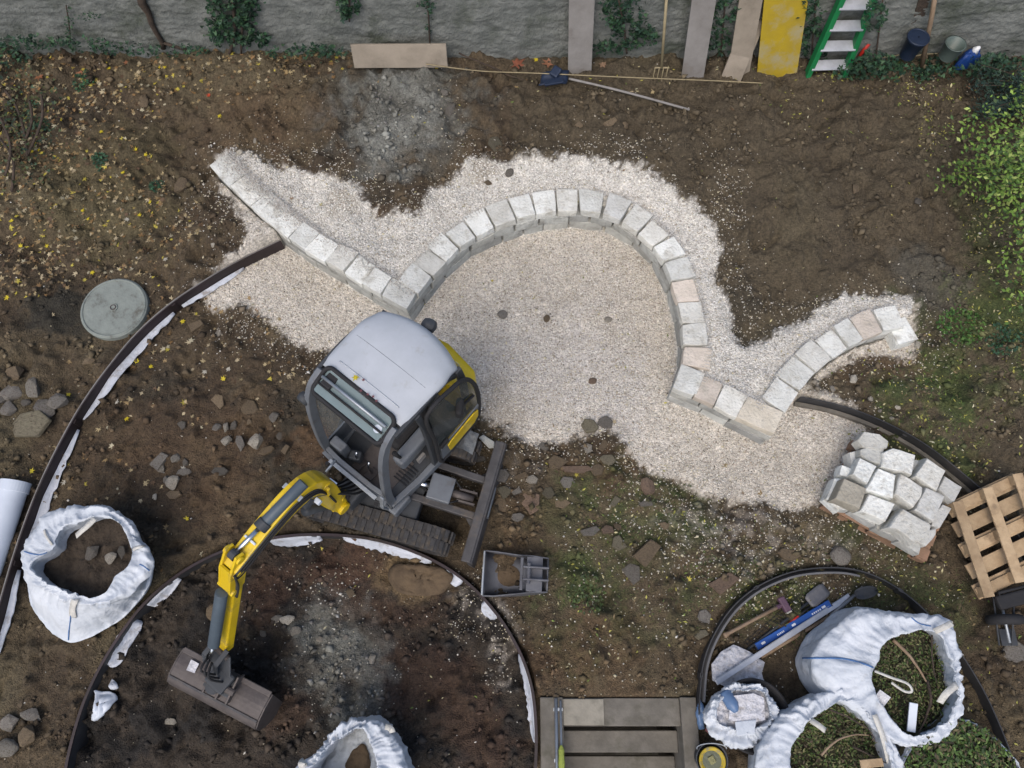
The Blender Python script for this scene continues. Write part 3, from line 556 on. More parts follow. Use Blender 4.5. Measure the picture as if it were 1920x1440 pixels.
# ---------------------------------------------------------------- edging strips
def strip(line, z0, z1, th, name, m, parent, lean=0.):
    """upright band following a line"""
    l = np.asarray(line); t = np.gradient(l, axis=0); t /= np.linalg.norm(t, axis=1)[:, None] + 1e-9; n = np.stack([-t[:, 1], t[:, 0]], 1)
    z0 = np.broadcast_to(z0, len(l)); z1 = np.broadcast_to(z1, len(l)); rows = []
    for k in range(len(l)):
        a = l[k] - n[k] * th / 2; b = l[k] + n[k] * th / 2
        rows.append([(a[0], a[1], z0[k]), (a[0] + n[k][0] * lean, a[1] + n[k][1] * lean, z1[k]), (b[0] + n[k][0] * lean, b[1] + n[k][1] * lean, z1[k]), (b[0], b[1], z0[k])])
    mb = MB().grid(rows, closed=True); mb.f.append((0, 1, 2, 3)); q = len(mb.v) - 4; mb.f.append((q + 3, q + 2, q + 1, q)); return mb.build(name, m, parent)
def clip_at(line, i, z, m, parent, w=.05):
    p = line[i]; q = line[min(i + 1, len(line) - 1)]; a = math.atan2(q[1] - p[1], q[0] - p[0])
    MB().box((p[0], p[1], z), (w, .03, .12), Matrix.Rotation(a, 3, 'Z')).build('joint_plate', m, parent, bevel=.002)
def fleece(line, i0, i1, z_top, w0, name, label, parent=None, side=-1, flare=.5, drop=.10):
    l = line[i0:i1]; t = np.gradient(l, axis=0); t /= np.linalg.norm(t, axis=1)[:, None] + 1e-9; n = np.stack([-t[:, 1], t[:, 0]], 1) * side
    rows = []; m_ = len(l)
    for j in range(6):
        s_ = j / 5
        rr_ = []
        for k in range(m_):
            e = math.sin(math.pi * (k + .3) / (m_ - .4)) ** .45; w = w0 * e * (1 + .35 * mn.noise(Vector((k * .6 + i0, 7.1, 0)))) * (.25 + .75 * 1)
            if j == 5: w *= 1 + .25 * mn.noise(Vector((k * 2.3 + i0, 1.1, 0)))
            q = l[k] + n[k] * (.012 + w * s_); z = z_top - drop * s_ ** .8 + .012 * mn.noise(Vector((q[0] * 9, q[1] * 9, j * .4)))
            rr_.append((q[0], q[1], max(z, float(gz(q[0] + np.array([-.03, 0, .03, 0, 0]), q[1] + np.array([0, .03, 0, -.03, 0])).max()) + .010)))
        zz_ = np.array([q[2] for q in rr_]); zp = np.pad(zz_, 4, 'edge'); zz_ = np.convolve(np.array([zp[i:i + 5].max() for i in range(len(zp) - 4)]), np.ones(5) / 5, 'valid')
        rr_ = [(q[0], q[1], zv) for q, zv in zip(rr_, zz_[:m_])]
        rows.append(rr_)
    o = MB().grid(rows).build(name, M['foam'], parent, smooth=True); so = o.modifiers.new('thick', 'SOLIDIFY'); so.thickness = .008; so.offset = 1
    if not parent: tagit(o, label, 'fleece strip')
    return o
def lnl(line, step=.06): return resample(np.asarray(line), step)
el = lnl(eleft); er = lnl(eright); rlL = lnl(rl); rrL = lnl(rr)
t = thing('edging_strip', 'long dark brown steel lawn edging curving down the left from the stone wall', 'edging')
strip(el, -.03, EZ + .01, .008, 'steel_band', M['steel'], t)
tb = strip(el + np.array([-.012, .01]), EZ - .02, EZ + .014, .012, 'rolled_top', M['board'], t)
for i in (24, 52, 78): clip_at(el, i, .10, M['steel'], t)
# pale fleece lining on the court side of the left edging
for a, b, w in ((9, 24, .05), (25, 52, .085), (53, 78, .075), (79, 104, .06)):
    fleece(el, a, min(b, len(el)), .05, w, 'fleece_liner', None, t, side=1, drop=.03)
t = thing('edging_strip', 'black steel edging curving from the short wall arm past the pallet of stones', 'edging')
strip(er, -.03, EZ + .02, .01, 'steel_band', M['steelk'], t); strip(er - np.array([.02, .03]), -.03, .06, .04, 'foot_flange', M['concrete'], t)
for i in (20, 38): clip_at(er, i, .08, M['steelk'], t)
t = thing('edging_ring', 'large dark edging ring around the dark pit under the digger arm', 'edging')
strip(rlL, -.24, .075, .012, 'steel_band', M['steelk'], t); strip(rlL, .076, .09, .028, 'top_flange', M['steel'], t)
for i in (34, 60): clip_at(rlL, i, 0.0, M['steelk'], t)
def near_i(line, u, v): p_ = P(u, v, .05); return int(np.argmin((line[:, 0] - p_[0]) ** 2 + (line[:, 1] - p_[1]) ** 2))
rlL = lnl(rl, .03)
for u0, v0, u1, v1, w, lab in ((275, 1135, 335, 1082, .05, 'thin white fleece scrap tucked inside the pit edging near the big bag'), (505, 1012, 605, 1004, .075, 'white fleece flap inside the pit edging right of the digger arm'), (640, 1006, 812, 1052, .085, 'long white fleece strip inside the pit edging below the digger track'), (835, 1068, 872, 1092, .10, 'short white fleece piece in the gravel spill of the pit'), (905, 1125, 935, 1160, .09, 'white fleece piece between two gravel spills at the pit edge'), (975, 1228, 1004, 1400, .06, 'long thin white fleece strip beside the stair wall')):
    a, b = near_i(rlL, u0, v0), near_i(rlL, u1, v1)
    if a < len(rlL) - 3: fleece(rlL, a, min(b, len(rlL)), .03, w, 'fleece_strip', lab, side=-1, drop=.17)
t = thing('edging_ring', 'smaller black edging ring around the tools and the bags of green waste', 'edging')
strip(rrL, -.09, .10, .012, 'steel_band', M['steelk'], t); strip(rrL[2:44], -.07, .075, .02, 'inner_lip', mat('grey plastic edging', (.13, .13, .135), .6, scale=4, bump=.15, dirt=(.1, .09, .07), dirt_amt=.2), t, lean=-.05)
for i in (6, 24, 50): clip_at(rrL, i, .04, M['steelk'], t)

# ---------------------------------------------------------------- manhole cover
p = P(213, 577, .16); t = thing('manhole_cover', 'round grey concrete manhole cover with soil smeared on it', 'manhole cover', p)
def disc(r, z0, z1, n=64, bev=.01, c=(0, 0)):
    mb = MB(); rows = []
    for rr_, z in ((r, z0), (r, z1 - bev), (r - bev, z1), (0.001, z1)): rows.append([(c[0] + rr_ * math.cos(2 * math.pi * i / n), c[1] + rr_ * math.sin(2 * math.pi * i / n), z) for i in range(n)])
    return mb.grid(rows, closed=True)
disc(.385, -.12, .0).build('cover_slab', M['manhole'], t, smooth=False)
mb = MB()
ring = [(.335 + .0, 0), ]
rows = [[(r_ * math.cos(a), r_ * math.sin(a), z) for a in [2 * math.pi * i / 64 for i in range(64)]] for r_, z in ((.372, .0), (.368, .012), (.352, .012), (.348, .0))]
mb.grid(rows, closed=True).build('rim_ridge', M['manhole'], t, smooth=True)
disc(.05, 0, .012, 24, .003).build('lifting_boss', M['manhole'], t)
MB().tube([(.03 * math.cos(a), .03 * math.sin(a), .016) for a in [i * .5236 for i in range(12)]], .006, 6, closed=True).build('lifting_ring', M['wornst'], t)

# ---------------------------------------------------------------- stairs
t = thing('garden_stairs', 'weathered concrete garden steps going down towards the house', 'stairs')
xa, xb = P(1056, 1330)[0], P(1275, 1330)[0]; ys = [P(1100, v, z)[1] for v, z in ((1309, 0), (1352, -.02), (1402, -.18), (1452, -.34))]
for i in range(4):
    z = -.01 - .21 * i; y1 = ys[0] - .255 * i - (.055 if i else 0); y0 = ys[0] - .255 * (i + 1)  # slot added behind each lower tread, shaped to show as a dark band
    MB().box(((xa + xb) / 2, (y0 + y1) / 2, z - .045), (xb - xa, y1 - y0, .09)).build('step', M['concrete'], t, bevel=.008)
    MB().box(((xa + xb) / 2, y0 + .05, z - .20), (xb - xa - .006, .04, .22)).build('riser', M['concrete'], t)
o = MB().box((xa + .20, ys[0] - .125, -.001), (.40, .235, .012)).build('pale_patch', mat('pale repaired concrete', (.27, .25, .205), .9, scale=5, bump=.3, dirt=(.16, .15, .12), dirt_amt=.3), t, bevel=.004)
MB().box(((STX0 + xa) / 2 - .0, ys[0] - 1.45, -.80), (xa - STX0 - .004, 2.92, 1.66)).build('cheek_wall', M['concrete'], t, bevel=.01)
MB().box(((STX1 + xb) / 2 + .0, ys[0] - 1.45, -.80), (STX1 - xb - .004, 2.92, 1.66)).build('cheek_wall', M['concrete'], t, bevel=.01)
MB().box(((xa + xb) / 2, ys[0] - 1.5, -1.45), (xb - xa, 2.9, .2)).build('stair_soffit', M['concrete'], t)
xr = P(1043, 1330, .1)[0]
t2 = thing('handrail', 'galvanised pipe rail fixed along the left cheek of the steps', 'handrail')
MB().tube([(xr, ys[0] - .0, .05), (xr, ys[0] - 1.6, .05)], .017, 10).build('rail', M['galv'], t2, smooth=True)
MB().tube([(xr + .045, ys[0] - .02, .045), (xr + .045, ys[0] - 1.6, .045)], .012, 8).build('rail', M['galv'], t2, smooth=True)
for dy in (.1, .55, 1.0, 1.45): MB().box((xr + .02, ys[0] - dy, .035), (.09, .03, .02)).build('bracket', M['galv'], t2)
# green glove lying on the rail
p = P(1053, 1425, .1); o = MB().grid([[(p.x + .03 * math.cos(a) * w_, p.y + s_ * .14, .085 + .02 * math.sin(a) * w_) for a in [k * .785 for k in range(8)]] for s_, w_ in ((-1, .3), (-.7, .9), (-.2, 1.1), (.2, .9), (.6, 1.), (.9, .3))], closed=True).build('work_glove', mat('green yellow glove', (.25, .30, .06), .8, scale=20, bump=.4), smooth=True); tagit(o, 'yellow green work glove lying on the stair rail', 'glove')

# ---------------------------------------------------------------- excavator
CX = Vector((-1.2, 2.0, 0)); CROT = math.atan2(-.783, -.622)
ex = thing('mini_excavator', 'yellow and grey mini excavator with pale cab roof standing before the curved wall', 'excavator', CX, CROT)
FV = Vector((-.622, -.783, 0)); LV = Vector((.783, -.622, 0))
def wl2(x, y, z): d = Vector((x, y, 0)) - Vector((CX.x, CX.y, 0)); return Vector((d.dot(FV), d.dot(LV), z))
S0 = Vector((-1.25, 1.76, 0)); UV = Vector((.964, -.265, 0)); VV = Vector((.265, .964, 0))
def uc(u, v, z): p = S0 + UV * u + VV * v; return wl2(p.x, p.y, z)
def EP(u, v, z): p = P(u, v, z); return wl2(p.x, p.y, z)
# tracks
def track_profile():
    pts = []
    for i in range(9): a = R(90 - i * 22.5); pts.append((.57 + .19 * math.cos(a), .20 + .19 * math.sin(a)))
    for i in range(9): a = R(270 - i * 22.5); pts.append((-.57 + .19 * math.cos(a), .20 + .19 * math.sin(a)))
    return pts
prof = np.array(track_profile() + [track_profile()[0]]); prof = resample(prof, .02)
pad_me = MB().box((0, 0, .009), (.043, .118, .022)).mesh('track_pad')
for sv in (-.50, .50):
    mb = MB(); rows = []
    for q in prof[:-1]:
        rows.append([uc(q[0], sv - .125, q[1]), uc(q[0], sv + .125, q[1])])
    rows.append(rows[0]); outer = rows
    inner = [[uc(q[0] * .965, sv - .125, .2 + (q[1] - .2) * .86), uc(q[0] * .965, sv + .125, .2 + (q[1] - .2) * .86)] for q in prof]
    mb.grid([[a[0], a[1], b[1], b[0]] for a, b in zip([[uc(q[0], sv - .125, q[1]), uc(q[0], sv + .125, q[1])] for q in prof], inner)], closed=True)
    tr = mb.build('track', M['trackm'], ex)
    Ltot = np.linalg.norm(np.diff(prof, axis=0), axis=1).sum(); npd = 38; s_ = np.concatenate([[0], np.cumsum(np.linalg.norm(np.diff(prof, axis=0), axis=1))])
    for k in range(npd):
        q = Ltot * (k + .5) / npd; u0 = np.interp(q, s_, prof[:, 0]); z0 = np.interp(q, s_, prof[:, 1]); u1 = np.interp(min(Ltot, q + .01), s_, prof[:, 0]); z1 = np.interp(min(Ltot, q + .01), s_, prof[:, 1])
        tx = (uc(u1, sv, z1) - uc(u0, sv, z0)).normalized(); vy = (uc(0, 1, 0) - uc(0, 0, 0)).normalized(); nz = tx.cross(vy)
        if nz.dot(uc(u0, sv, z0) - uc(max(-.57, min(.57, u0)), sv, .2)) < 0: nz = -nz; vy2 = -vy
        else: vy2 = vy
        for side in (-1, 1):
            if z0 < .1 and side * sv > 0: continue
            o = link('track_pad', pad_me, M['trackm'], tr); c = uc(u0 + (.02 if side > 0 else 0), sv + side * .061, z0)
            m4 = Matrix((tx, vy2, nz)).transposed().to_4x4(); m4.translation = c; o.matrix_local = m4
    for uu, r_ in ((-.57, .14), (.57, .14), (-.25, .07), (0, .07), (.25, .07)):
        MB().tube([uc(uu, sv - .1, .2 if r_ > .1 else .10), uc(uu, sv + .1, .2 if r_ > .1 else .10)], r_, 20).build('track_wheel', M['wornst'], ex, smooth=False, bevel=.01)
    MB().beam(uc(-.5, sv, .2), uc(.5, sv, .2), .12, .16).build('track_frame', M['dgrey'], ex, bevel=.01)
MB().beam(uc(-.4, 0, .28), uc(.38, 0, .28), .74, .16).build('undercarriage', M['dgrey'], ex, bevel=.02)
c = uc(0, 0, 0); MB().tube([c + Vector((0, 0, .36)), c + Vector((0, 0, .48))], .30, 32).build('slew_ring', M['black'], ex)
# blade and its arms
a = wl2(-.113, 2.123, 0); b = wl2(-.455, .877, 0)
uax = (uc(1, 0, 0) - uc(0, 0, 0)).normalized(); mb = MB()
pf = [(-.01, .38), (.035, .37), (.045, .30), (.02, .20), (.015, .12), (.04, .03), (.05, .01), (.03, .01), (-.01, .1), (-.025, .2), (-.02, .30)]
mb.prism([a + uax * (q[0] + .02) + Vector((0, 0, q[1])) for q in pf], (0, 0, 0), b - a).build('blade', M['bladem'], ex, bevel=.004)
MB().beam(a + uax * -.01 + Vector((0, 0, .375)), b + uax * -.01 + Vector((0, 0, .375)), .10, .045).build('blade_top_rail', M['bladem'], ex, bevel=.01)
for p0, p1 in (((-1.05, 1.97), (-.235, 1.705)), ((-1.25, 1.615), (-.345, 1.335))):
    MB().beam(wl2(*p0, .36), wl2(*p1, .30), .075, .10).build('blade_arm', M['bladem'], ex, bevel=.01)
# gussets
for p0, sgn in (((-.235, 1.705), 1), ((-.345, 1.335), -1)):
    q = wl2(*p0, .0); e = (a - b).normalized() * sgn
    MB().prism([q - uax * .16, q - uax * .02, q + e * .20 - uax * -.03], (0, 0, .24), (0, 0, .26)).build('blade_gusset', M['bladem'], ex)
MB().beam(wl2(-.30, 1.36, .2), wl2(-.22, 1.68, .2), .11, .10).build('blade_cross_plate', M['greyp'], ex, bevel=.008)
q0 = uc(.18, 0, .42); q1 = uc(.88, 0, .30)
MB().tube([q0, q0 + (q1 - q0) * .45], .035, 14).build('blade_cylinder', M['chrome'], ex, smooth=True)
MB().beam(q0 + (q1 - q0) * .33 + Vector((0, 0, .03)), q0 + (q1 - q0) * .68 + Vector((0, 0, .03)), .27, .14).build('cylinder_guard', M['greyp'], ex, bevel=.012)
MB().tube([q0 + (q1 - q0) * .6, q1], .042, 14).build('cylinder_barrel', M['wornst'], ex, smooth=True)
for s_ in (-1, 1): MB().beam(q1 - uax * .16 + (a - b).normalized() * .06 * s_, q1 + uax * .03 + (a - b).normalized() * .06 * s_, .02, .10).build('clevis_plate', M['wornst'], ex)
for s_ in (-.03, .03):
    MB().tube([uc(.3, s_, .40), uc(.5, s_ * 3, .42), uc(.66, s_ * 4, .40), uc(.74, s_ * 2, .34)], .009, 8).build('hydraulic_hose', M['black'], ex, smooth=True)
# upper body platform
plan = [(.46, -.44), (.50, -.30), (.50, .32), (.46, .42), (-.30, .47), (-.72, .44), (-.86, .30), (-.90, 0), (-.86, -.30), (-.72, -.46), (.2, -.47)]
MB().prism([Vector((x_, y_, 0)) for x_, y_ in plan], (0, 0, .48), (0, 0, .62)).build('platform', M['greyp'], ex, bevel=.02)
cw = [(-.42, .47), (-.76, .475), (-.92, .36), (-.975, 0), (-.92, -.33), (-.76, -.46), (-.42, -.47)]
MB().prism([Vector((x_, y_, 0)) for x_, y_ in cw], (0, 0, .62), (0, 0, 1.02)).build('counterweight', M['greyp'], ex, bevel=.04)
def scl(poly, f, cx=-.45): return [Vector((cx + (x_ - cx) * f, y_ * f, 0)) for x_, y_ in poly]
rows = []
hdp = [(-.64, .475), (-.78, .47), (-.92, .37), (-.98, 0), (-.92, -.33), (-.76, -.45), (-.62, -.46)]
for f, z in ((1.0, 1.022), (1.0, 1.3), (.995, 1.46), (.96, 1.52), (.6, 1.55), (.01, 1.56)): rows.append([p_ + Vector((0, 0, z)) for p_ in scl([(q[0], q[1]) for q in resample(np.array(hdp + [hdp[0]]), .04)], f, -.72)])
MB().grid(rows, closed=True).build('engine_hood', M['yellow'], ex, smooth=True)
MB().prism([Vector((-.50, .472, 0)), Vector((-.74, .452, 0)), Vector((-.74, .47, 0)), Vector((-.50, .485, 0))], (0, 0, 1.04), (0, 0, 1.20)).build('side_grille', M['dgrey'], ex)
# cab : floor, seat, controls
MB().box((.14, 0, .66), (.72, .82, .06)).build('cab_floor', M['dgrey'], ex, bevel=.01)
MB().box((.22, .06, .695), (.42, .46, .012)).build('floor_mat', M['wornst'], ex)
for i in range(6): MB().box((.06 + i * .035, .30, .71), (.012, .16, .012)).build('mat_rib', M['black'], ex)
MB().box((-.20, -.02, .86), (.46, .46, .32)).build('seat_base', M['dgrey'], ex, bevel=.04)
MB().box((-.16, -.02, 1.06), (.44, .44, .12)).build('seat_cushion', M['black'], ex, bevel=.05)
MB().box((-.38, -.02, 1.34), (.12, .44, .56), Matrix.Rotation(R(-8), 3, 'Y')).build('seat_back', M['black'], ex, bevel=.05)
MB().box((-.36, -.02, 1.68), (.09, .26, .18)).build('headrest', M['black'], ex, bevel=.04)
for s_ in (-1, 1):
    MB().box((-.06, .30 * s_ - .02, 1.10), (.44, .13, .20)).build('arm_console', M['greyp'], ex, bevel=.03)
    MB().tube([(.10, .30 * s_ - .02, 1.16), (.12, .30 * s_ - .02, 1.30), (.13, .29 * s_ - .02, 1.40)], [.014, .018, .026], 10).build('joystick', M['black'], ex, smooth=True)
for s_ in (-.12, .04):
    MB().tube([(.36, s_, .69), (.34, s_, 1.0), (.31, s_, 1.06)], .010, 8).build('travel_lever', M['chrome'], ex, smooth=True)
    MB().box((.36, s_, .74), (.13, .09, .02), Matrix.Rotation(R(-20), 3, 'Y')).build('pedal', M['wornst'], ex, bevel=.004)
MB().box((.36, -.30, .98), (.10, .16, .28)).build('instrument_panel', M['greyp'], ex, bevel=.02)
MB().box((.33, -.16, .86), (.10, .12, .14), Matrix.Rotation(R(25), 3, 'Z')).build('display_unit', M['dgrey'], ex, bevel=.02)
MB().box((-.05, .36, .9), (.10, .03, .1)).build('sun_visor_label', M['board'], ex)
# cab roof shell: crowned, rounded to the rear
def roofpt(s_, t_):
    # s_: 0 front .. 1 rear ; t_: -1 .. 1
    f = .03 - s_ * .65; w = .445 - .03 * sstep(.75, 1, s_) - .02 * sstep(.15, 0, s_)
    f -= .09 * (1 - t_ * t_) * s_ ** 2
    f = f if s_ < 1 else f
    z = 2.37 - .05 * abs(t_) ** 2.5 - .07 * max(0, (s_ - .55) / .45) ** 2 - .012 * (1 - s_)
    return Vector((f, w * t_, z))
rows = []
for i in range(25):
    s_ = i / 24; r_ = [roofpt(s_, -1) + Vector((0, -.004, -.10)), roofpt(s_, -1) + Vector((0, -.012, -.04))]
    for j in range(21):
        t_ = -1 + j / 10; q = roofpt(s_, t_)
        if abs(t_) > .93: q.z -= .008
        r_.append(q)
    r_ += [roofpt(s_, 1) + Vector((0, .012, -.04)), roofpt(s_, 1) + Vector((0, .004, -.10))]; rows.append(r_)
for dz, df, sc_ in ((.035, .035, .99), (.09, .06, .97), (.20, .07, .95)):
    rows.append([Vector((q.x - df, q.y * sc_, min(q.z, rows[24][12].z) - dz - (.0 if k in (0, len(rows[24]) - 1) else 0))) for k, q in enumerate(rows[24])])
o = MB().grid(rows).build('cab_roof', M['roof'], ex, smooth=True); so = o.modifiers.new('thick', 'SOLIDIFY'); so.thickness = .02; so.offset = -1
# pressed ribs across the roof
for ff, w in ((-.075, .31), (-.335, .36)):
    pts = []
    for j in range(17):
        t_ = -1 + j / 8; q = roofpt((.08 - ff) / .80, t_ * w / .43); pts.append(Vector((ff, q.y, q.z + (.0015 if ff > -.2 else -.003))))
    MB().tube(pts, .006 if ff > -.2 else .004, 6).build('pressed_rib' if ff > -.2 else 'roof_seam', M['roof'] if ff > -.2 else M['greyp'], ex, smooth=True)
# roof front frame with skylight
def skypt(x_, y_): return Vector((x_, y_, 2.358 - (x_ - .08) * .42 - .05 * abs(y_ / .44) ** 2.5 if x_ > .08 else 2.358))
def rrect(x0, x1, y0, y1, r_, n=5):
    o_ = []
    for cx_, cy_, a0 in ((x1 - r_, y1 - r_, 0), (x0 + r_, y1 - r_, 90), (x0 + r_, y0 + r_, 180), (x1 - r_, y0 + r_, 270)):
        for i in range(n): a = R(a0 + 90 * i / (n - 1)); o_.append((cx_ + r_ * math.cos(a), cy_ + r_ * math.sin(a)))
    return o_
outer = rrect(.0, .265, -.392, .398, .07); inn = rrect(.025, .235, -.352, .358, .045)
def onsky(q, dz=0): return Vector((q[0], q[1], 2.365 - max(0, q[0] - .01) * .42 - .03 * abs(q[1] / .43) ** 2.5 + dz))
MB().grid([[onsky(q, -.05) for q in outer], [onsky(q, .006) for q in outer], [onsky(q, .006) for q in inn], [onsky(q, -.05) for q in inn]], closed=True).build('skylight_frame', M['black'], ex, smooth=False)
MB().tube([onsky(((a_[0] + b_[0]) / 2, (a_[1] + b_[1]) / 2), .004) for a_, b_ in zip(outer, inn)], .019, 8, closed=True).build('skylight_seal', M['black'], ex, smooth=True)
mb = MB(); mb.f.append(tuple(range(len(inn)))); mb.v = [tuple(onsky(q, -.012)) for q in inn]; mb.build('skylight_pane', M['skyglass'], ex)
MB().box((.12, 0, 2.29), (.23, .70, .006), Matrix.Rotation(R(12), 3, 'Y')).build('raised_windscreen', M['skyglass'], ex)
MB().tube([(.11, -.345, 2.335), (.11, .0, 2.338), (.11, .345, 2.335)], .014, 8).build('screen_rail', M['galv'], ex, smooth=True)
MB().tube([(.165, -.345, 2.30), (.165, .345, 2.30)], .010, 8).build('screen_gasket', M['black'], ex, smooth=True)
MB().box((.10, -.28, 2.31), (.12, .10, .03)).build('screen_latch', M['black'], ex, bevel=.01)
q = onsky((.155, .29), -.004); disc(.036, 0, .003, 28, .001).build('round_sticker', M['whitep'], ex, loc=q); bpy.context.view_layer.update()
# pillars and sills
def bez(pts, n=6): return [Vector(q) for q in smooth_line([tuple(p_) for p_ in pts], n)]
def flatbar(pts, w, h, name, m, up=(0, 0, 1), wdir=None):
    pts = [Vector(p_) for p_ in pts]; rows = []
    for i, p_ in enumerate(pts):
        tt = (pts[min(i + 1, len(pts) - 1)] - pts[max(i - 1, 0)]).normalized(); y_ = Vector(wdir) if wdir else Vector(up).cross(tt).normalized(); z_ = tt.cross(y_).normalized()
        rows.append([p_ + y_ * w / 2 + z_ * h / 2, p_ - y_ * w / 2 + z_ * h / 2, p_ - y_ * w / 2 - z_ * h / 2, p_ + y_ * w / 2 - z_ * h / 2])
    mb = MB().grid(rows, closed=True); mb.f.append((0, 1, 2, 3)); k_ = len(mb.v) - 4; mb.f.append((k_ + 3, k_ + 2, k_ + 1, k_)); return mb.build(name, m, ex, bevel=.006)
for s_ in (-1, 1):
    flatbar(bez([(.06, .405 * s_, 2.30), (.20, .41 * s_, 2.22), (.31, .415 * s_, 1.95), (.40, .41 * s_, 1.45), (.44, .40 * s_, 1.1), (.445, .385 * s_, .80), (.44, .37 * s_, .66)]), .05, .085, 'front_pillar', M['greyp'], wdir=(0, 1, 0))
    flatbar(bez([(.12, .435 * s_, 2.27), (-.2, .445 * s_, 2.27), (-.5, .43 * s_, 2.22), (-.64, .41 * s_, 2.05)]), .035, .06, 'roof_rail', M['dgrey'] , wdir=(0, 1, 0))
    flatbar(bez([(-.66, .42 * s_, 2.15), (-.68, .44 * s_, 1.8), (-.66, .45 * s_, 1.1)]), .04, .07, 'rear_pillar', M['dgrey'], wdir=(0, 1, 0))
    flatbar([(.47, .39 * s_, .68), (.1, .44 * s_, .68), (-.5, .46 * s_, .68)], .06, .07, 'side_sill', M['greyp'])
flatbar(bez([(-.12, .45, 2.26), (-.14, .465, 1.9), (-.13, .465, 1.2), (-.12, .45, .70)]), .045, .055, 'door_pillar', M['dgrey'], wdir=(0, 1, 0))
# right-hand side glass, rear glass
mb = MB(); mb.v = [tuple(Vector(q)) for q in ((.30, -.425, 1.98), (.40, -.42, 1.3), (.42, -.42, 1.02), (-.62, -.437, 1.02), (-.64, -.43, 2.10), (.10, -.425, 2.22))]; mb.f = [tuple(range(6))]; mb.build('side_window', M['glass'], ex)
MB().box((-.72, 0, 1.85), (.006, .78, .5)).build('rear_window', M['glass'], ex)
MB().box((-.08, -.44, .86), (1.06, .02, .30)).build('side_panel', M['greyp'], ex, bevel=.006)
# lower front bars (lower windscreen frame)
for x_, z_, w_ in ((.47, 1.04, .045), (.51, .92, .055)):
    flatbar([(x_ - .02, -.42, z_), (x_, -.2, z_), (x_, .2, z_), (x_ - .02, .40, z_)], w_, .03, 'front_crossbar', M['greyp'], up=(0, 0, 1))
MB().box((.50, -.01, .80), (.02, .78, .20)).build('front_apron', M['greyp'], ex, bevel=.005)
MB().box((.525, .0, .975), (.04, .60, .012)).build('wiper_ledge', M['galv'], ex, bevel=.003)
for y_ in (-.30, .33): MB().tube([(.56, y_, .94), (.56, y_, .965)], .02, 12).build('rubber_stop', M['black'], ex)
flatbar([(.50, .44, 1.35), (.56, .46, 1.2), (.53, .45, .98)], .04, .02, 'grab_handle', M['galv'], wdir=(0, 1, 0))
MB().box((.40, .35, .52), (.24, .22, .16)).build('step_bracket', M['greyp'], ex, bevel=.02)
# open door, folded back against the side
dr = [(-.18, 2.22), (-.16, 1.6), (-.16, .80), (-.30, .74), (-.70, .78), (-.76, 1.1), (-.75, 1.7), (-.66, 2.08), (-.50, 2.2)]
def doorpt(f, z, y_=.50): return Vector((f, y_ + .03 * math.sin((z - .75) * 2), z))
dsm = smooth_line(dr, 4, True)
MB().tube([doorpt(*q) for q in dsm], .020, 8, closed=True).build('door_frame', M['black'], ex, smooth=True)
low = [(-.19, 1.18), (-.19, .80), (-.32, .77), (-.72, .80), (-.775, 1.1), (-.775, 1.24)]
mb = MB().prism([doorpt(*q) for q in low], (0, -.008, 0), (0, .008, 0)); mb.build('door_panel', M['greyp'], ex, bevel=.004)
yl = [(-.27, 1.14), (-.29, .89), (-.36, .87), (-.66, .88), (-.72, .98), (-.72, 1.16), (-.66, 1.20), (-.33, 1.18)]
MB().prism([doorpt(*q) + Vector((0, .012, 0)) for q in yl], (0, 0, 0), (0, .014, 0)).build('yellow_door_panel', M['yellow'], ex, bevel=.005)
wdw = [(-.19, 1.20), (-.19, 2.18), (-.54, 2.17), (-.68, 2.05), (-.775, 1.68), (-.775, 1.26)]
mb = MB(); mb.v = [tuple(doorpt(*q)) for q in wdw]; mb.f = [tuple(range(6))]; mb.build('door_window', mat('dark door glass', (.045, .055, .055), .08, bump=0, alpha=.82, var=.1), ex)
MB().box((-.24, .54, 1.30), (.11, .03, .07)).build('door_handle', M['black'], ex, bevel=.01)
# lamps and mirrors
def roundbox(c, sz, m, name, rot=None): return MB().box(c, sz, rot).build(name, m, ex, bevel=min(sz) * .45)
q = EP(800, 615, 2.12); roundbox(q + Vector((-.03, 0, 0)), (.13, .14, .12), M['dgrey'], 'work_lamp', Matrix.Rotation(R(20), 3, 'Z')); MB().tube([q, Vector((-.66, .06, 2.15))], .012, 8).build('lamp_bracket', M['black'], ex)
q = EP(571, 747, 2.02); o = MB().tube([q + Vector((-.045, 0, 0)), q + Vector((0, 0, 0)), q + Vector((.045, 0, 0))], [.05, .065, .05], 20).build('work_lamp', M['dgrey'], ex, bevel=.012); MB().tube([q, Vector((.26, -.43, 2.16))], .012, 8).build('lamp_bracket', M['galv'], ex)
q = EP(862, 765, 1.72); roundbox(q, (.17, .07, .15), M['black'], 'door_mirror', Matrix.Rotation(R(35), 3, 'Z')); MB().tube([q, doorpt(-.70, 1.6)], .014, 8).build('mirror_arm', M['black'], ex)
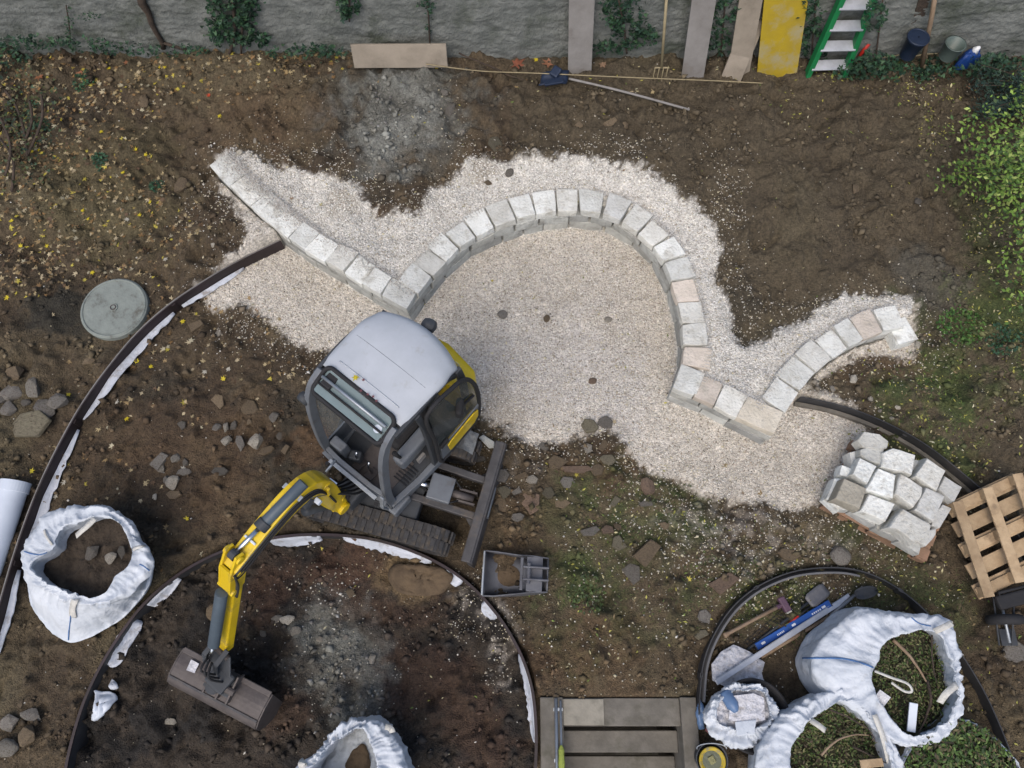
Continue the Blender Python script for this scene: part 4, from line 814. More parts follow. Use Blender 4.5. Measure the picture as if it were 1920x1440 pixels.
# boom
def YP(f, l, z): return Vector((f, l, z))
bl = -.03
foot = Vector((.78, bl, .74)); bend = Vector((.82, bl, 1.66)); elbow = EP(436, 1066, 1.72)
MB().box((.60, bl, .62), (.30, .24, .22)).build('swing_bracket', M['dgrey'], ex, bevel=.03)
MB().tube([(.70, bl, .48), (.70, bl, .82)], .07, 20).build('swing_pin', M['wornst'], ex)
def plate_chain(pts, hs, w, name, m, up=None):
    """box-section beam in a vertical plane: pts centre line, hs depth"""
    rows = []
    for i, p_ in enumerate(pts):
        tt = (pts[min(i + 1, len(pts) - 1)] - pts[max(i - 1, 0)]).normalized(); y_ = Vector((0, 0, 1)).cross(tt)
        hd = Vector((elbow.x - foot.x, elbow.y - foot.y, 0)).normalized(); y_ = Vector((0, 0, 1)).cross(hd).normalized(); z_ = tt.cross(y_).normalized()
        h = hs[i]; rows.append([p_ + y_ * w / 2 + z_ * h / 2, p_ - y_ * w / 2 + z_ * h / 2, p_ - y_ * w / 2 - z_ * h / 2, p_ + y_ * w / 2 - z_ * h / 2])
    mb = MB().grid(rows, closed=True); mb.f.append((0, 1, 2, 3)); k_ = len(mb.v) - 4; mb.f.append((k_ + 3, k_ + 2, k_ + 1, k_)); return mb.build(name, m, ex, bevel=.012)
bp = bez([foot, Vector((.785, bl, 1.10)), Vector((.79, bl, 1.50)), Vector((.90, bl, 1.76)), Vector((1.25, bl - .005, 1.78)), elbow], 5)
plate_chain(bp, [.14 + .10 * math.sin(math.pi * min(1, i / (len(bp) - 1) * 1.0)) for i in range(len(bp))], .155, 'boom', M['yellow'])
side = Vector((0, 0, 1)).cross(Vector((elbow.x - foot.x, elbow.y - foot.y, 0)).normalized()).normalized()
for s_ in (-1, 1):
    MB().tube([bp[9] + side * .05 * s_ + Vector((-.04, 0, .10)), bp[9] + side * .085 * s_ + Vector((-.04, 0, .10))], .055, 16).build('cylinder_lug', M['yellow'], ex, bevel=.01)
    MB().beam(bp[9] + side * .067 * s_ + Vector((0, 0, .0)), bp[9] + side * .067 * s_ + Vector((-.04, 0, .13)), .035, .10, up=side).build('lug_plate', M['yellow'], ex, bevel=.01)
    MB().tube([foot + side * .055 * s_, foot + side * .11 * s_], .07, 16).build('boom_foot_boss', M['yellow'], ex, bevel=.01)
# stick: pivot at elbow, its lug reaches above; cylinder from boom top to the lug
send = EP(414, 1222, .62); slug = elbow + (elbow - send).normalized() * .24 + Vector((0, 0, .02))
slug = EP(438, 1040, 1.86)
c0 = bp[9] + Vector((-.04, 0, .13)) + side * -.0; c1_ = slug
side2 = side * -1
off_ = side * (-.07 if side.dot(Vector((0, 1, 0))) > 0 else .07)
c0 = EP(570, 905, 1.92); cm = c0 + (slug - c0) * .60
MB().tube([c0, cm], .050, 18).build('stick_cylinder', mat('slate cylinder', (.075, .10, .125), .45, scale=6, bump=.05), ex, smooth=True, bevel=.004)
MB().tube([cm, slug], .023, 12).build('cylinder_rod', M['chrome'], ex, smooth=True)
MB().tube([cm - (slug - c0).normalized() * .04, cm + (slug - c0).normalized() * .03], .063, 18).build('cylinder_gland', M['dgrey'], ex)
MB().tube([slug - side * .03, slug + side * .03], .045, 14).build('rod_eye', M['dgrey'], ex)
dsx = (send - slug).normalized(); zz_ = dsx.cross(side).normalized()
if zz_.x < 0: zz_ = -zz_
sp_ = [slug, slug + dsx * .16, elbow + dsx * .0 - zz_ * .0, ]
m1 = slug + (send - slug) * .38; m2 = slug + (send - slug) * .42
# head plates of the stick (two cheeks with a slot between)
for s_ in (-1, 1):
    hp = [slug - dsx * .05 + zz_ * .04, slug - dsx * .05 - zz_ * .04, slug + dsx * .10 - zz_ * .10, slug + dsx * .42 - zz_ * .10, slug + dsx * .47 - zz_ * .02, slug + dsx * .44 + zz_ * .06, slug + dsx * .16 + zz_ * .08]
    MB().prism([q + side * .058 * s_ for q in hp], side * -.012, side * .012).build('stick_cheek', M['yellow'], ex, bevel=.006)
    MB().tube([slug + side * .045 * s_, slug + side * .088 * s_], .038, 14).build('pin_boss', M['yellow'], ex, bevel=.006)
    q = slug + dsx * .44 + zz_ * .02; MB().tube([q + side * .045 * s_, q + side * .088 * s_], .036, 14).build('pin_boss', M['yellow'], ex, bevel=.006)
    MB().tube([elbow + side * .05 * s_, elbow + side * .095 * s_], .05, 14).build('elbow_pin', M['yellow'], ex, bevel=.006)
MB().beam(slug + dsx * .12 + zz_ * .07, slug + dsx * .44 + zz_ * .045, .11, .02, up=zz_).build('stick_top_plate', M['yellow'], ex)
MB().beam(slug + dsx * .14 - zz_ * .06, send - zz_ * .06, .10, .10, up=zz_).build('stick', M['yellow'], ex, bevel=.012)
b0 = slug + dsx * .45 + zz_ * .08; b1 = slug + (send - slug) * .83 + zz_ * .10
MB().tube([b0, b1], .054, 18).build('bucket_cylinder', MATS['slate cylinder'], ex, smooth=True, bevel=.004)
b2 = send + zz_ * .13 - dsx * .02; MB().tube([b1, b2], .017, 12).build('cylinder_rod', M['chrome'], ex, smooth=True)
# hoses along the boom and stick
for k_, s_ in enumerate((.078, .088, .095)):
    pts = [q + side * (s_ if side.y < 0 else -s_) * -1 + Vector((0, 0, .05 - .03 * k_)) for q in bp[6::3]]
    pts = [q + side * s_ * (1 if side.dot(Vector((0, 1, 0))) > 0 else -1) + Vector((0, 0, .06 - .03 * k_)) for q in bp[5::4]]
    pts += [elbow + side * s_ * (1 if side.y > 0 else -1) + Vector((.02, 0, .05 + .02 * k_)), slug + dsx * .34 + side * s_ * (1 if side.y > 0 else -1), slug + dsx * .5 + side * s_ * (1 if side.y > 0 else -1)]
    MB().tube(bez(pts, 4), .010, 8).build('hydraulic_hose', M['black'] if k_ else M['dgrey'], ex, smooth=True)
sg = 1 if side.y > 0 else -1
MB().tube([bp[8] + side * sg * .075 + Vector((0, 0, .02)), bp[16] + side * sg * .075 + Vector((0, 0, .03)), elbow + side * sg * .08], .007, 6).build('steel_pipe', M['galv'], ex, smooth=True)
MB().beam(bp[16] + Vector((0, 0, .10)) - side * .10, bp[16] + Vector((0, 0, .10)) + side * .10, .05, .02).build('hose_clamp', M['galv'], ex, bevel=.004)
MB().beam(bp[22] + Vector((0, 0, .10)) - side * .06, bp[22] + Vector((0, 0, .10)) + side * .06, .02, .02).build('hose_clamp', M['whitep'], ex, bevel=.004)
# boom cylinder below, with lamp
MB().tube([Vector((.72, bl, .60)), Vector((1.02, bl, 1.30))], .045, 16).build('boom_cylinder', M['dgrey'], ex, smooth=True)
q = EP(580, 933, 1.62); o = MB().tube([q, q + Vector((.10, .02, 0))], .055, 8).build('boom_lamp', M['dgrey'], ex, bevel=.01); MB().box(EP(596, 940, 1.58), (.05, .06, .06)).build('lamp_lens', M['whitep'], ex, bevel=.01)
q0 = EP(604, 898, 1.15)
MB().beam(EP(595, 892, 1.35), EP(612, 900, 1.3), .03, .03).build('hose_fitting', M['chrome'], ex); MB().beam(EP(616, 898, 1.25), EP(630, 908, 1.2), .03, .03).build('hose_fitting', M['chrome'], ex)
MB().tube([EP(611, 885, 1.2), EP(630, 862, 1.2)], .014, 8).build('steel_rod', M['galv'], ex, smooth=True)
for k_ in range(5):
    y_ = -.12 + .05 * k_; MB().tube(bez([(.50, y_, .66), (.62, y_ + .02, .86 + .02 * k_), (.76, y_ * .5 + bl, 1.12 + .03 * k_), (.80, y_ * .6 + bl, 1.3)], 5), .013, 8).build('hydraulic_hose', M['black'], ex, smooth=True)
# yellow side wing of the swing post
w0, w1_, w2_, w3_ = EP(600, 905, 1.25), EP(640, 920, .95), EP(648, 925, .9), EP(622, 958, .75)
MB().prism([EP(592, 905, 1.3), EP(622, 917, 1.0), EP(640, 915, .95), EP(648, 922, .93), EP(645, 932, .9), EP(625, 935, .92), EP(600, 932, 1.05), EP(588, 920, 1.2)], (0, 0, -.02), (0, 0, .02)).build('boom_side_plate', M['yellow'], ex, bevel=.005)
MB().beam(EP(645, 918, .95), EP(640, 938, .9), .05, .06).build('swing_lug', M['yellow'], ex, bevel=.015)
MB().beam(EP(641, 936, .88), EP(624, 958, .8), .035, .04).build('swing_link', M['yellow'], ex, bevel=.01)
# linkage and quick hitch
MB().tube([send - side * .10, send + side * .10], .028, 14).build('stick_end_pin', M['wornst'], ex)
bc = EP(418, 1272, .46)
for s_ in (-1, 1):
    MB().beam(b2 + side * .07 * s_, send + dsx * .16 + zz_ * .10 + side * .07 * s_, .018, .06, up=side).build('tipping_link', M['dgrey'], ex, bevel=.006)
    MB().beam(send + dsx * -.12 + zz_ * .0 + side * .075 * s_, b2 + side * .075 * s_, .018, .05, up=side).build('tipping_link', M['dgrey'], ex, bevel=.006)
    MB().beam(send + side * .06 * s_, bc + side * .06 * s_ + Vector((0, 0, .05)), .02, .12, up=side).build('hitch_cheek', M['dgrey'], ex, bevel=.008)
MB().box(bc + Vector((0, 0, .02)), (.20, .22, .16)).build('quick_hitch', M['dgrey'], ex, bevel=.02)
for k_ in range(3): MB().tube(bez([b2 + side * (.03 * k_ - .03), (b2 + bc) / 2 + Vector((.05, .05 * k_ - .05, .18)), bc + side * (.05 * k_ - .05) + Vector((0, 0, .08))], 5), .011, 8).build('hydraulic_hose', M['black'], ex, smooth=True)
# grading bucket : axis A, cross section profile
A0 = P(343, 1222, .40); A1 = P(506, 1307, .40); bax = (A1 - A0); bw = bax.length; bax.normalize(); bx = Vector((-bax.y, bax.x, 0))  # bx: up-picture
bcw = (A0 + A1) / 2
def BL(along, across, z): p_ = bcw + bax * along + bx * across; return wl2(p_.x, p_.y, z)
pr = [(.03, .40), (-.10, .42), (-.22, .40), (-.30, .34), (-.33, .22), (-.30, .06), (-.24, -.06), (-.16, -.12), (-.08, -.14)]
prs = smooth_line(pr, 3)
hw = bw / 2
o = MB().grid([[BL(s_ * hw, q[0], q[1]) for q in prs] for s_ in (-1, -.5, 0, .5, 1)]).build('bucket_shell', M['wornst'], ex); so = o.modifiers.new('thick', 'SOLIDIFY'); so.thickness = .014
for s_ in (-1, 1):
    MB().prism([BL(s_ * (hw + .004), q[0], q[1]) for q in pr], (0, 0, 0), BL(.012 * s_, 0, 0) - BL(0, 0, 0)).build('bucket_side', M['wornst'], ex)
MB().beam(BL(-hw, .025, .405), BL(hw, .025, .405), .05, .03).build('bucket_lip_bar', M['wornst'], ex, bevel=.006)
MB().beam(BL(-hw, -.235, .40), BL(hw, -.235, .40), .02, .02).build('bucket_weld_bar', M['bladem'], ex)
MB().beam(BL(-hw, -.10, -.13), BL(hw, -.10, -.13), .07, .02).build('cutting_edge', M['bladem'], ex)
for s_ in (-.09, .05, .16): MB().beam(BL(s_, -.20, .42), BL(s_, .06, .47), .02, .14).build('bucket_ear', M['wornst'], ex, bevel=.006)
MB().beam(BL(-.12, -.08, .47), BL(.17, -.08, .47), .16, .05).build('hitch_plate', M['dgrey'], ex, bevel=.01)
MB().tube([BL(-.13, -.09, .50), BL(.19, -.09, .50)], .035, 12).build('bucket_pin', M['wornst'], ex)
disc(.075, 0, .02, 24, .006).build('tilt_pivot', M['dgrey'], ex, loc=BL(-.02, -.12, .50))
MB().prism([BL(-.36, -.02, .432), BL(-.27, -.02, .435), BL(-.265, -.11, .432), BL(-.35, -.12, .430)], (0, 0, 0), (0, 0, .004)).build('paper_sticker', M['cardboard'], ex)

# ---------------------------------------------------------------- pallet loaded with limestone blocks
def plank(a, b, w, h, name, m, parent, col=None):
    o = MB().beam(a, b, w, h).build(name, m, parent, bevel=.004); 
    if col: o.color = col
    return o
def pallet(name, label, c, rot, L, Wd, m, boards_long=5, bottom_up=False, z0=0.):
    """standard pallet, length L along local x, width Wd along y"""
    t = thing(name, label, 'pallet', (c[0], c[1], z0), rot)
    hh = .144
    deck = [(-Wd / 2 + .07 + i * (Wd - .14) / (boards_long - 1)) for i in range(boards_long)]
    zt = hh - .011; zb = .011
    if bottom_up: zt, zb = zb, zt
    for y_ in deck: plank((-L / 2, y_, zt), (L / 2, y_, zt), .10 if boards_long > 5 else .125, .022, 'deck_board', m, t)
    for x_ in (-L / 2 + .055, 0, L / 2 - .055):
        MB().box((x_, 0, zt + (-.022 if not bottom_up else .022)), (.10, Wd, .022)).build('cross_board', m, t, bevel=.003)
        for y_ in (-Wd / 2 + .05, 0, Wd / 2 - .05): MB().box((x_, y_, hh / 2), (.11, .10, .078)).build('spacer_block', m, t, bevel=.003)
    for y_ in (-Wd / 2 + .05, 0, Wd / 2 - .05): plank((-L / 2, y_, zb), (L / 2, y_, zb), .10, .022, 'runner_board', m, t)
    return t
pa, pb, pc = P(1537, 944, .14), P(1729, 1049, .14), P(1797, 926, .14)
ax = (pb - pa); pw = (pc - pb)
pcn = (pa + pc) / 2; prot = math.atan2(ax.y, ax.x)
pallet('loaded_pallet', 'reddish wooden pallet carrying the pile of white limestone blocks', (pcn.x, pcn.y), prot, ax.length, pw.length, M['woodr'])
def zz(pts): return [(1520 + a / 4.8, 780 + b / 4.8) for a, b in pts]
def block(quad, zt, h, tint, label, grow=1.04, amp=.007, name='limestone_block'):
    pts = [P(u, v, zt) for u, v in quad]; c = sum(pts, Vector()) / len(pts); n = len(pts)
    bm = bmesh.new(); rings = []; sd_ = Vector((rnd.random() * 40, 0, 3))
    fine = []
    for i in range(n):
        a, b = pts[i], pts[(i + 1) % n]; L = (b - a).length; k = max(2, int(L / .06))
        for j in range(k): fine.append(a.lerp(b, j / k))
    for f, z in ((grow, zt - h), (grow + .01, zt - h * .5), (1.0, zt - .012), (.94, zt)):
        r_ = []
        for p_ in fine:
            q = c + (p_ - c) * f; nn = mn.noise_vector(Vector((q.x * 12, q.y * 12, z * 9)) + sd_); r_.append(bm.verts.new((q.x + nn.x * amp, q.y + nn.y * amp, z + nn.z * amp)))
        rings.append(r_)
    m_ = len(fine)
    for a, b in zip(rings, rings[1:]):
        for i in range(m_): bm.faces.new((a[i], a[(i + 1) % m_], b[(i + 1) % m_], b[i]))
    inn_ = [bm.verts.new((c + (v.co - c) * .45 + Vector((0, 0, 0))).to_tuple()) for v in rings[-1]]
    for i, v in enumerate(inn_): v.co.z = zt + .004 * mn.noise(Vector((v.co.x * 20, v.co.y * 20, 5)))
    for i in range(m_): bm.faces.new((rings[-1][i], rings[-1][(i + 1) % m_], inn_[(i + 1) % m_], inn_[i]))
    bm.faces.new(inn_); bm.faces.new(rings[0][::-1]); bmesh.ops.recalc_face_normals(bm, faces=bm.faces)
    for v in bm.verts: v.co -= Vector((c.x, c.y, 0))
    me = bpy.data.meshes.new(name); bm.to_mesh(me); bm.free()
    o = link(name, me, M['limestone'], loc=(c.x, c.y, 0)); o.color = TINT[tint]; tagit(o, label, 'stone block', 'limestone blocks piled on the pallet'); return o
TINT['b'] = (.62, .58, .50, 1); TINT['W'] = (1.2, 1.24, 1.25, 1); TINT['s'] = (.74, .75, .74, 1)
TOPB = [
 ([(425, 215), (480, 140), (620, 160), (705, 225), (690, 285), (600, 300), (470, 275)], .46, 'n', 'rounded limestone block at the top left corner of the pallet pile', .16),
 ([(450, 300), (560, 262), (665, 285), (640, 440), (520, 400), (445, 350)], .44, 's', 'greyish limestone block just below the rounded corner block', .16),
 ([(650, 330), (740, 285), (945, 350), (915, 525), (640, 455)], .48, 'w', 'large pale block in the top row of the pallet pile', .18),
 ([(1050, 375), (1215, 490), (1140, 670), (940, 540)], .49, 'n', 'cream block at the upper right of the pallet pile', .18),
 ([(440, 375), (600, 450), (510, 610), (380, 520)], .47, 'W', 'bright white block left of the middle of the pallet pile', .18),
 ([(610, 470), (770, 530), (740, 740), (500, 660)], .49, 'W', 'whitest block in the middle of the pallet pile', .19),
 ([(810, 515), (1010, 640), (1000, 720), (930, 820), (760, 700)], .49, 'n', 'chipped grooved block right of the whitest one', .19),
 ([(1040, 640), (1210, 720), (1110, 950), (940, 840)], .48, 'g', 'cream grey block near the right edge of the pallet pile', .19),
 ([(1210, 540), (1365, 640), (1290, 780), (1150, 660)], .36, 'g', 'grey lower block at the far right corner of the pallet pile', .18),
 ([(300, 560), (505, 650), (445, 835), (220, 740)], .48, 'b', 'brownish block at the lower left of the pallet pile', .19),
 ([(280, 440), (380, 480), (345, 550), (260, 530)], .36, 'W', 'small white block on the left edge of the pallet pile', .16),
 ([(530, 700), (760, 790), (680, 950), (450, 850)], .47, 'w', 'white block with a dark pit mark beside the brownish one', .18),
 ([(830, 830), (1090, 980), (1060, 1080), (940, 1145), (790, 1020), (700, 1000)], .49, 'n', 'big cream block at the bottom corner of the pallet pile', .2)]
for q, z, tn, lab, h in TOPB: block(zz(q), z, h, tn, lab)
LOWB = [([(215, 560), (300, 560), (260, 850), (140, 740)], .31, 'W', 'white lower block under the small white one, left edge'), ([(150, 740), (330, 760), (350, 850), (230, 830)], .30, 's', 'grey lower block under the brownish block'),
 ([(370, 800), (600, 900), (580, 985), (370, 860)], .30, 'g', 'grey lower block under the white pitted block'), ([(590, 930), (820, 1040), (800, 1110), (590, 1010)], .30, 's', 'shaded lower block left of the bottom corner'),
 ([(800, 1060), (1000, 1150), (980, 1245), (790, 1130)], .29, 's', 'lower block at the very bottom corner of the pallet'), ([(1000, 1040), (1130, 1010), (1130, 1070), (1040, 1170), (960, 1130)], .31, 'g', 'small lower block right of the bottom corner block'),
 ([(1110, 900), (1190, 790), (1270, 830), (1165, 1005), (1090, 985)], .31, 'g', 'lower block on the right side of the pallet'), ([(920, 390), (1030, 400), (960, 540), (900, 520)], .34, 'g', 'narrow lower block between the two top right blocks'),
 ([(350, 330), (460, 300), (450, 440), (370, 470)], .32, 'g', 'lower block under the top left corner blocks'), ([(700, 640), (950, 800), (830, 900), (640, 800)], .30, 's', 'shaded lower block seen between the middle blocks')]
for q, z, tn, lab in LOWB: block(zz(q), z, z - .146, tn, lab)

# ---------------------------------------------------------------- empty pallet leaning, cart, flag stone
q0, q1, q2 = P(1786, 944, .36), P(1846, 1124, .30), P(1886, 897, .40)
pt = thing('empty_pallet', 'empty pale wooden pallet lying upside down over the hand cart', 'pallet')
e1 = q1 - q0; e2 = (P(1930, 877, .42) - q0).normalized() * .82; nrm_ = e1.cross(e2).normalized()
if nrm_.z < 0: nrm_ = -nrm_
E1 = e1.normalized(); E2 = e2.normalized(); Lp = e1.length
for f in (.055, .41, .765): MB().beam(q0 + E2 * f, q1 + E2 * f, .105, .022, up=nrm_).build('runner_board', M['wood'], pt, bevel=.004)
for f in (.07, .28, .5, .72, .93):
    for g_ in (0,): MB().beam(q0 + E1 * Lp * f - nrm_ * .125, q0 + E1 * Lp * f + E2 * .82 - nrm_ * .125, .15, .022, up=nrm_).build('deck_board', M['wood'], pt, bevel=.004)
for f in (.06, .5, .94):
    MB().beam(q0 + E1 * Lp * f - nrm_ * .10, q0 + E1 * Lp * f + E2 * .82 - nrm_ * .10, .10, .022, up=nrm_).build('cross_board', M['wood'], pt, bevel=.003)
    for g_ in (.055, .41, .765): MB().beam(q0 + E1 * (Lp * f - .05) + E2 * g_ - nrm_ * .05, q0 + E1 * (Lp * f + .05) + E2 * g_ - nrm_ * .05, .10, .078, up=nrm_).build('spacer_block', M['wood'], pt, bevel=.003)
ct = thing('hand_cart', 'black wheeled hand cart half hidden under the empty pallet', 'cart')
wc = P(1884, 1162, .18); 
MB().tube([wc + Vector((0.13 * math.cos(a), 0, .13 * math.sin(a))) for a in [i * .3927 for i in range(16)]], .05, 10, closed=True).build('tyre', M['black'], ct, smooth=True)
MB().tube([wc + Vector((0, -.04, 0)), wc + Vector((0, .04, 0))], .09, 24).build('wheel_rim', M['galv'], ct, bevel=.01)
MB().tube([wc + Vector((0, -.22, 0)), wc + Vector((0, .22, 0))], .014, 10).build('axle', M['galv'], ct, smooth=True)
p_ = P(1905, 1122, .24); MB().box(p_, (.42, .14, .06), Matrix.Rotation(R(14), 3, 'Z')).build('cart_tray', M['black'], ct, bevel=.02)
MB().tube([P(1880, 1130, .24), P(1872, 1112, .26), P(1925, 1098, .27)], .015, 8).build('cart_handle', M['black'], ct, smooth=True)
MB().beam(P(1875, 1195, .08), P(1905, 1195, .08), .16, .02).build('foot_plate', M['dgrey'], ct, bevel=.004)
for x_ in (-.09, .12): MB().tube([wc + Vector((x_, .22, .04)), wc + Vector((x_ * .6, -.24, -.09))], .010, 8).build('cart_strut', M['dgrey'], ct, smooth=True)

# ---------------------------------------------------------------- rubble stones and flagstones
def rock_mesh(kind, seed):
    r_ = random.Random(seed); bm = bmesh.new()
    if kind == 'slab':
        n = r_.randint(4, 6); base = []
        for i in range(n): a = 2 * math.pi * (i + r_.uniform(-.28, .28)) / n; base.append((math.cos(a) * r_.uniform(.82, 1.1), math.sin(a) * r_.uniform(.82, 1.1)))
        for x_, y_ in base:
            for z_, f in ((-.6, 1.03), (.55, 1.), (.75 + r_.uniform(-.12, .12), .9)): bm.verts.new((x_ * f, y_ * f, z_))
    elif kind == 'round':
        bmesh.ops.create_icosphere(bm, subdivisions=3, radius=1)
        for v in bm.verts: v.co *= 1 + .22 * mn.noise(v.co * 1.3 + Vector((seed, 0, 0))) + .06 * mn.noise(v.co * 4 + Vector((seed, 0, 0)))
    else:
        for i in range(16):
            a, b = r_.uniform(0, 6.28), r_.uniform(-1, 1); c = math.sqrt(1 - b * b); bm.verts.new((math.cos(a) * c * r_.uniform(.85, 1.15), math.sin(a) * c * r_.uniform(.85, 1.15), b * r_.uniform(.85, 1.1)))
    if kind != 'round':
        res = bmesh.ops.convex_hull(bm, input=bm.verts[:]); bmesh.ops.delete(bm, geom=list({g for g in res['geom_interior'] if isinstance(g, bmesh.types.BMVert)}), context='VERTS')
        bmesh.ops.dissolve_limit(bm, angle_limit=R(9), verts=bm.verts[:], edges=bm.edges[:])
        bmesh.ops.bevel(bm, geom=bm.edges[:] , offset=.045, segments=1, affect='EDGES')
        for v in bm.verts: v.co += mn.noise_vector(v.co * 2.3 + Vector((seed, 1, 2))) * .04
    bmesh.ops.recalc_face_normals(bm, faces=bm.faces)
    me = bpy.data.meshes.new('stone_' + kind); bm.to_mesh(me); bm.free()
    if kind == 'round': me.polygons.foreach_set('use_smooth', [True] * len(me.polygons))
    return me
RK = {k: [rock_mesh(k, 10 + i * 7) for i in range(7)] for k in ('slab', 'round', 'chunk')}
TONE = {'grey': (1.0, 1.02, 1.05, 1), 'dark grey': (.72, .73, .74, 1), 'brown': (.98, .82, .62, 1), 'reddish': (1.05, .82, .70, 1), 'pale': (2.6, 2.65, 2.6, 1), 'light grey': (1.5, 1.52, 1.5, 1), 'mossy': (.84, .83, .68, 1)}
ORD = ['first', 'second', 'third', 'fourth', 'fifth', 'sixth', 'seventh', 'eighth', 'ninth', 'tenth', 'eleventh', 'twelfth', 'thirteenth', 'fourteenth', 'fifteenth', 'sixteenth', 'seventeenth', 'eighteenth', 'nineteenth', 'twentieth']
def stones(where, group, kind, lst, zadd=0., base=None, noun='stone'):
    lst = sorted(lst, key=lambda s: s[0]); tonecount = {}
    for s in lst: tonecount[s[4]] = tonecount.get(s[4], 0) + 1
    seen = {}
    for i, s in enumerate(lst):
        u, v, w, h, tone = s[:5]; kd = s[5] if len(s) > 5 else kind
        p_ = G(u, v) if base is None else P(u, v, base)
        a = p_.z; px = (P(u + 10, v, a) - P(u, v, a)).length / 10; py = (P(u, v + 10, a) - P(u, v, a)).length / 10
        sx, sy = w * px / 2, h * py / 2; th = {'slab': min(.03, .3 * min(sx, sy) + .008), 'round': .6 * min(sx, sy), 'chunk': .6 * min(sx, sy)}[kd]
        o = bpy.data.objects.new('stone', rnd.choice(RK[kd])); COL.objects.link(o)
        if not o.data.materials: o.data.materials.append(M['rubble'])
        o.location = (p_.x, p_.y, p_.z + th * .55 + zadd); o.scale = (sx * 1.1, sy * 1.1, th)
        rz = rnd.choice((0, math.pi)) + rnd.uniform(-.4, .4); o.rotation_euler = (rnd.uniform(-.15, .15), rnd.uniform(-.15, .15), rz)
        o.color = TONE[tone]; k = seen.get(tone, 0); seen[tone] = k + 1
        shp = {'slab': 'flat', 'round': 'rounded', 'chunk': 'angular'}[kd]
        pos = '' if tonecount[tone] == 1 else (ORD[k] + ' from left, ')
        tagit(o, f'{pos}{tone} {shp} {noun} {where}', 'stone', group)
stones('in the heap at the left edge', 'rubble heap left of the edging', 'chunk', [(30, 700, 52, 32, 'brown'), (25, 738, 40, 36, 'grey'), (70, 728, 36, 40, 'light grey'), (18, 768, 28, 28, 'grey'), (50, 757, 22, 16, 'dark grey'), (83, 772, 46, 40, 'grey'), (112, 757, 40, 32, 'grey'), (60, 797, 74, 50, 'mossy', 'slab'), (4, 752, 16, 20, 'grey'), (167, 678, 24, 12, 'brown')])
stones('left of the excavator cab', 'stones left of the cab', 'chunk', [(410, 752, 22, 28, 'brown', 'slab'), (465, 765, 36, 28, 'brown', 'slab'), (408, 803, 20, 16, 'grey'), (423, 802, 14, 20, 'light grey'), (440, 796, 18, 20, 'grey'), (426, 830, 26, 20, 'light grey'), (449, 832, 20, 28, 'grey'), (482, 832, 36, 28, 'pale'), (515, 783, 20, 20, 'grey'), (526, 818, 16, 16, 'dark grey'), (537, 843, 18, 20, 'brown', 'slab'), (342, 797, 16, 16, 'dark grey', 'slab'), (468, 790, 14, 12, 'brown'), (370, 612, 28, 26, 'brown', 'slab'), (411, 627, 16, 14, 'light grey'), (500, 845, 30, 14, 'brown', 'slab')])
stones('in the small heap above the left big bag', 'small heap above the big bag', 'chunk', [(302, 865, 36, 34, 'grey', 'slab'), (306, 878, 24, 18, 'light grey'), (330, 862, 20, 20, 'light grey'), (348, 866, 16, 16, 'dark grey'), (345, 888, 30, 16, 'grey'), (326, 905, 28, 28, 'light grey'), (312, 898, 18, 14, 'grey'), (293, 932, 12, 12, 'pale'), (328, 928, 26, 16, 'brown', 'slab'), (413, 884, 28, 18, 'dark grey', 'slab')])
stones('at the lower left corner', 'stones at the lower left corner', 'chunk', [(20, 1352, 38, 36, 'grey'), (60, 1340, 38, 26, 'grey'), (52, 1375, 46, 40, 'brown'), (15, 1402, 38, 32, 'light grey', 'round'), (42, 1322, 16, 18, 'brown')])
stones('lying alone on the gravel court', 'dark stones on the gravel', 'round', [(942, 591, 17, 14, 'grey'), (1025, 598, 11, 13, 'brown'), (1140, 600, 13, 11, 'light grey'), (1111, 715, 14, 11, 'reddish')])
stones('right of the digger blade', 'paving pieces right of the digger blade', 'slab', [(1105, 800, 30, 28, 'mossy'), (1135, 793, 26, 26, 'grey'), (1130, 836, 24, 24, 'brown'), (1140, 862, 28, 20, 'mossy'), (1100, 840, 22, 18, 'light grey'), (1045, 868, 38, 26, 'brown'), (1085, 880, 58, 18, 'reddish'), (942, 893, 26, 26, 'grey'), (978, 893, 28, 16, 'brown'), (998, 900, 20, 18, 'light grey'), (945, 922, 28, 24, 'mossy'), (938, 948, 28, 28, 'brown'), (993, 940, 42, 44, 'reddish'), (968, 922, 20, 18, 'grey'), (970, 970, 24, 18, 'grey'), (1030, 926, 28, 22, 'mossy'), (1054, 944, 30, 22, 'brown'), (1065, 905, 26, 22, 'grey'), (1120, 882, 26, 22, 'brown'), (1152, 941, 24, 20, 'mossy'), (900, 862, 20, 14, 'grey'), (945, 865, 18, 14, 'brown'), (1022, 838, 24, 14, 'grey')])
stones('in the grass right of the spare bucket', 'paving pieces in the grass', 'slab', [(1215, 917, 28, 40, 'reddish', 'chunk'), (1210, 945, 26, 14, 'dark grey'), (1108, 996, 36, 20, 'grey'), (1138, 994, 24, 20, 'reddish'), (1158, 988, 16, 12, 'brown'), (1160, 1020, 28, 28, 'mossy'), (1216, 1036, 56, 52, 'brown'), (1184, 1073, 34, 40, 'dark grey'), (1360, 1093, 58, 44, 'reddish'), (1480, 1040, 38, 22, 'brown'), (1575, 1043, 36, 34, 'grey', 'round'), (1320, 1158, 26, 30, 'grey'), (1314, 1190, 26, 20, 'mossy'), (1245, 985, 20, 14, 'brown')])
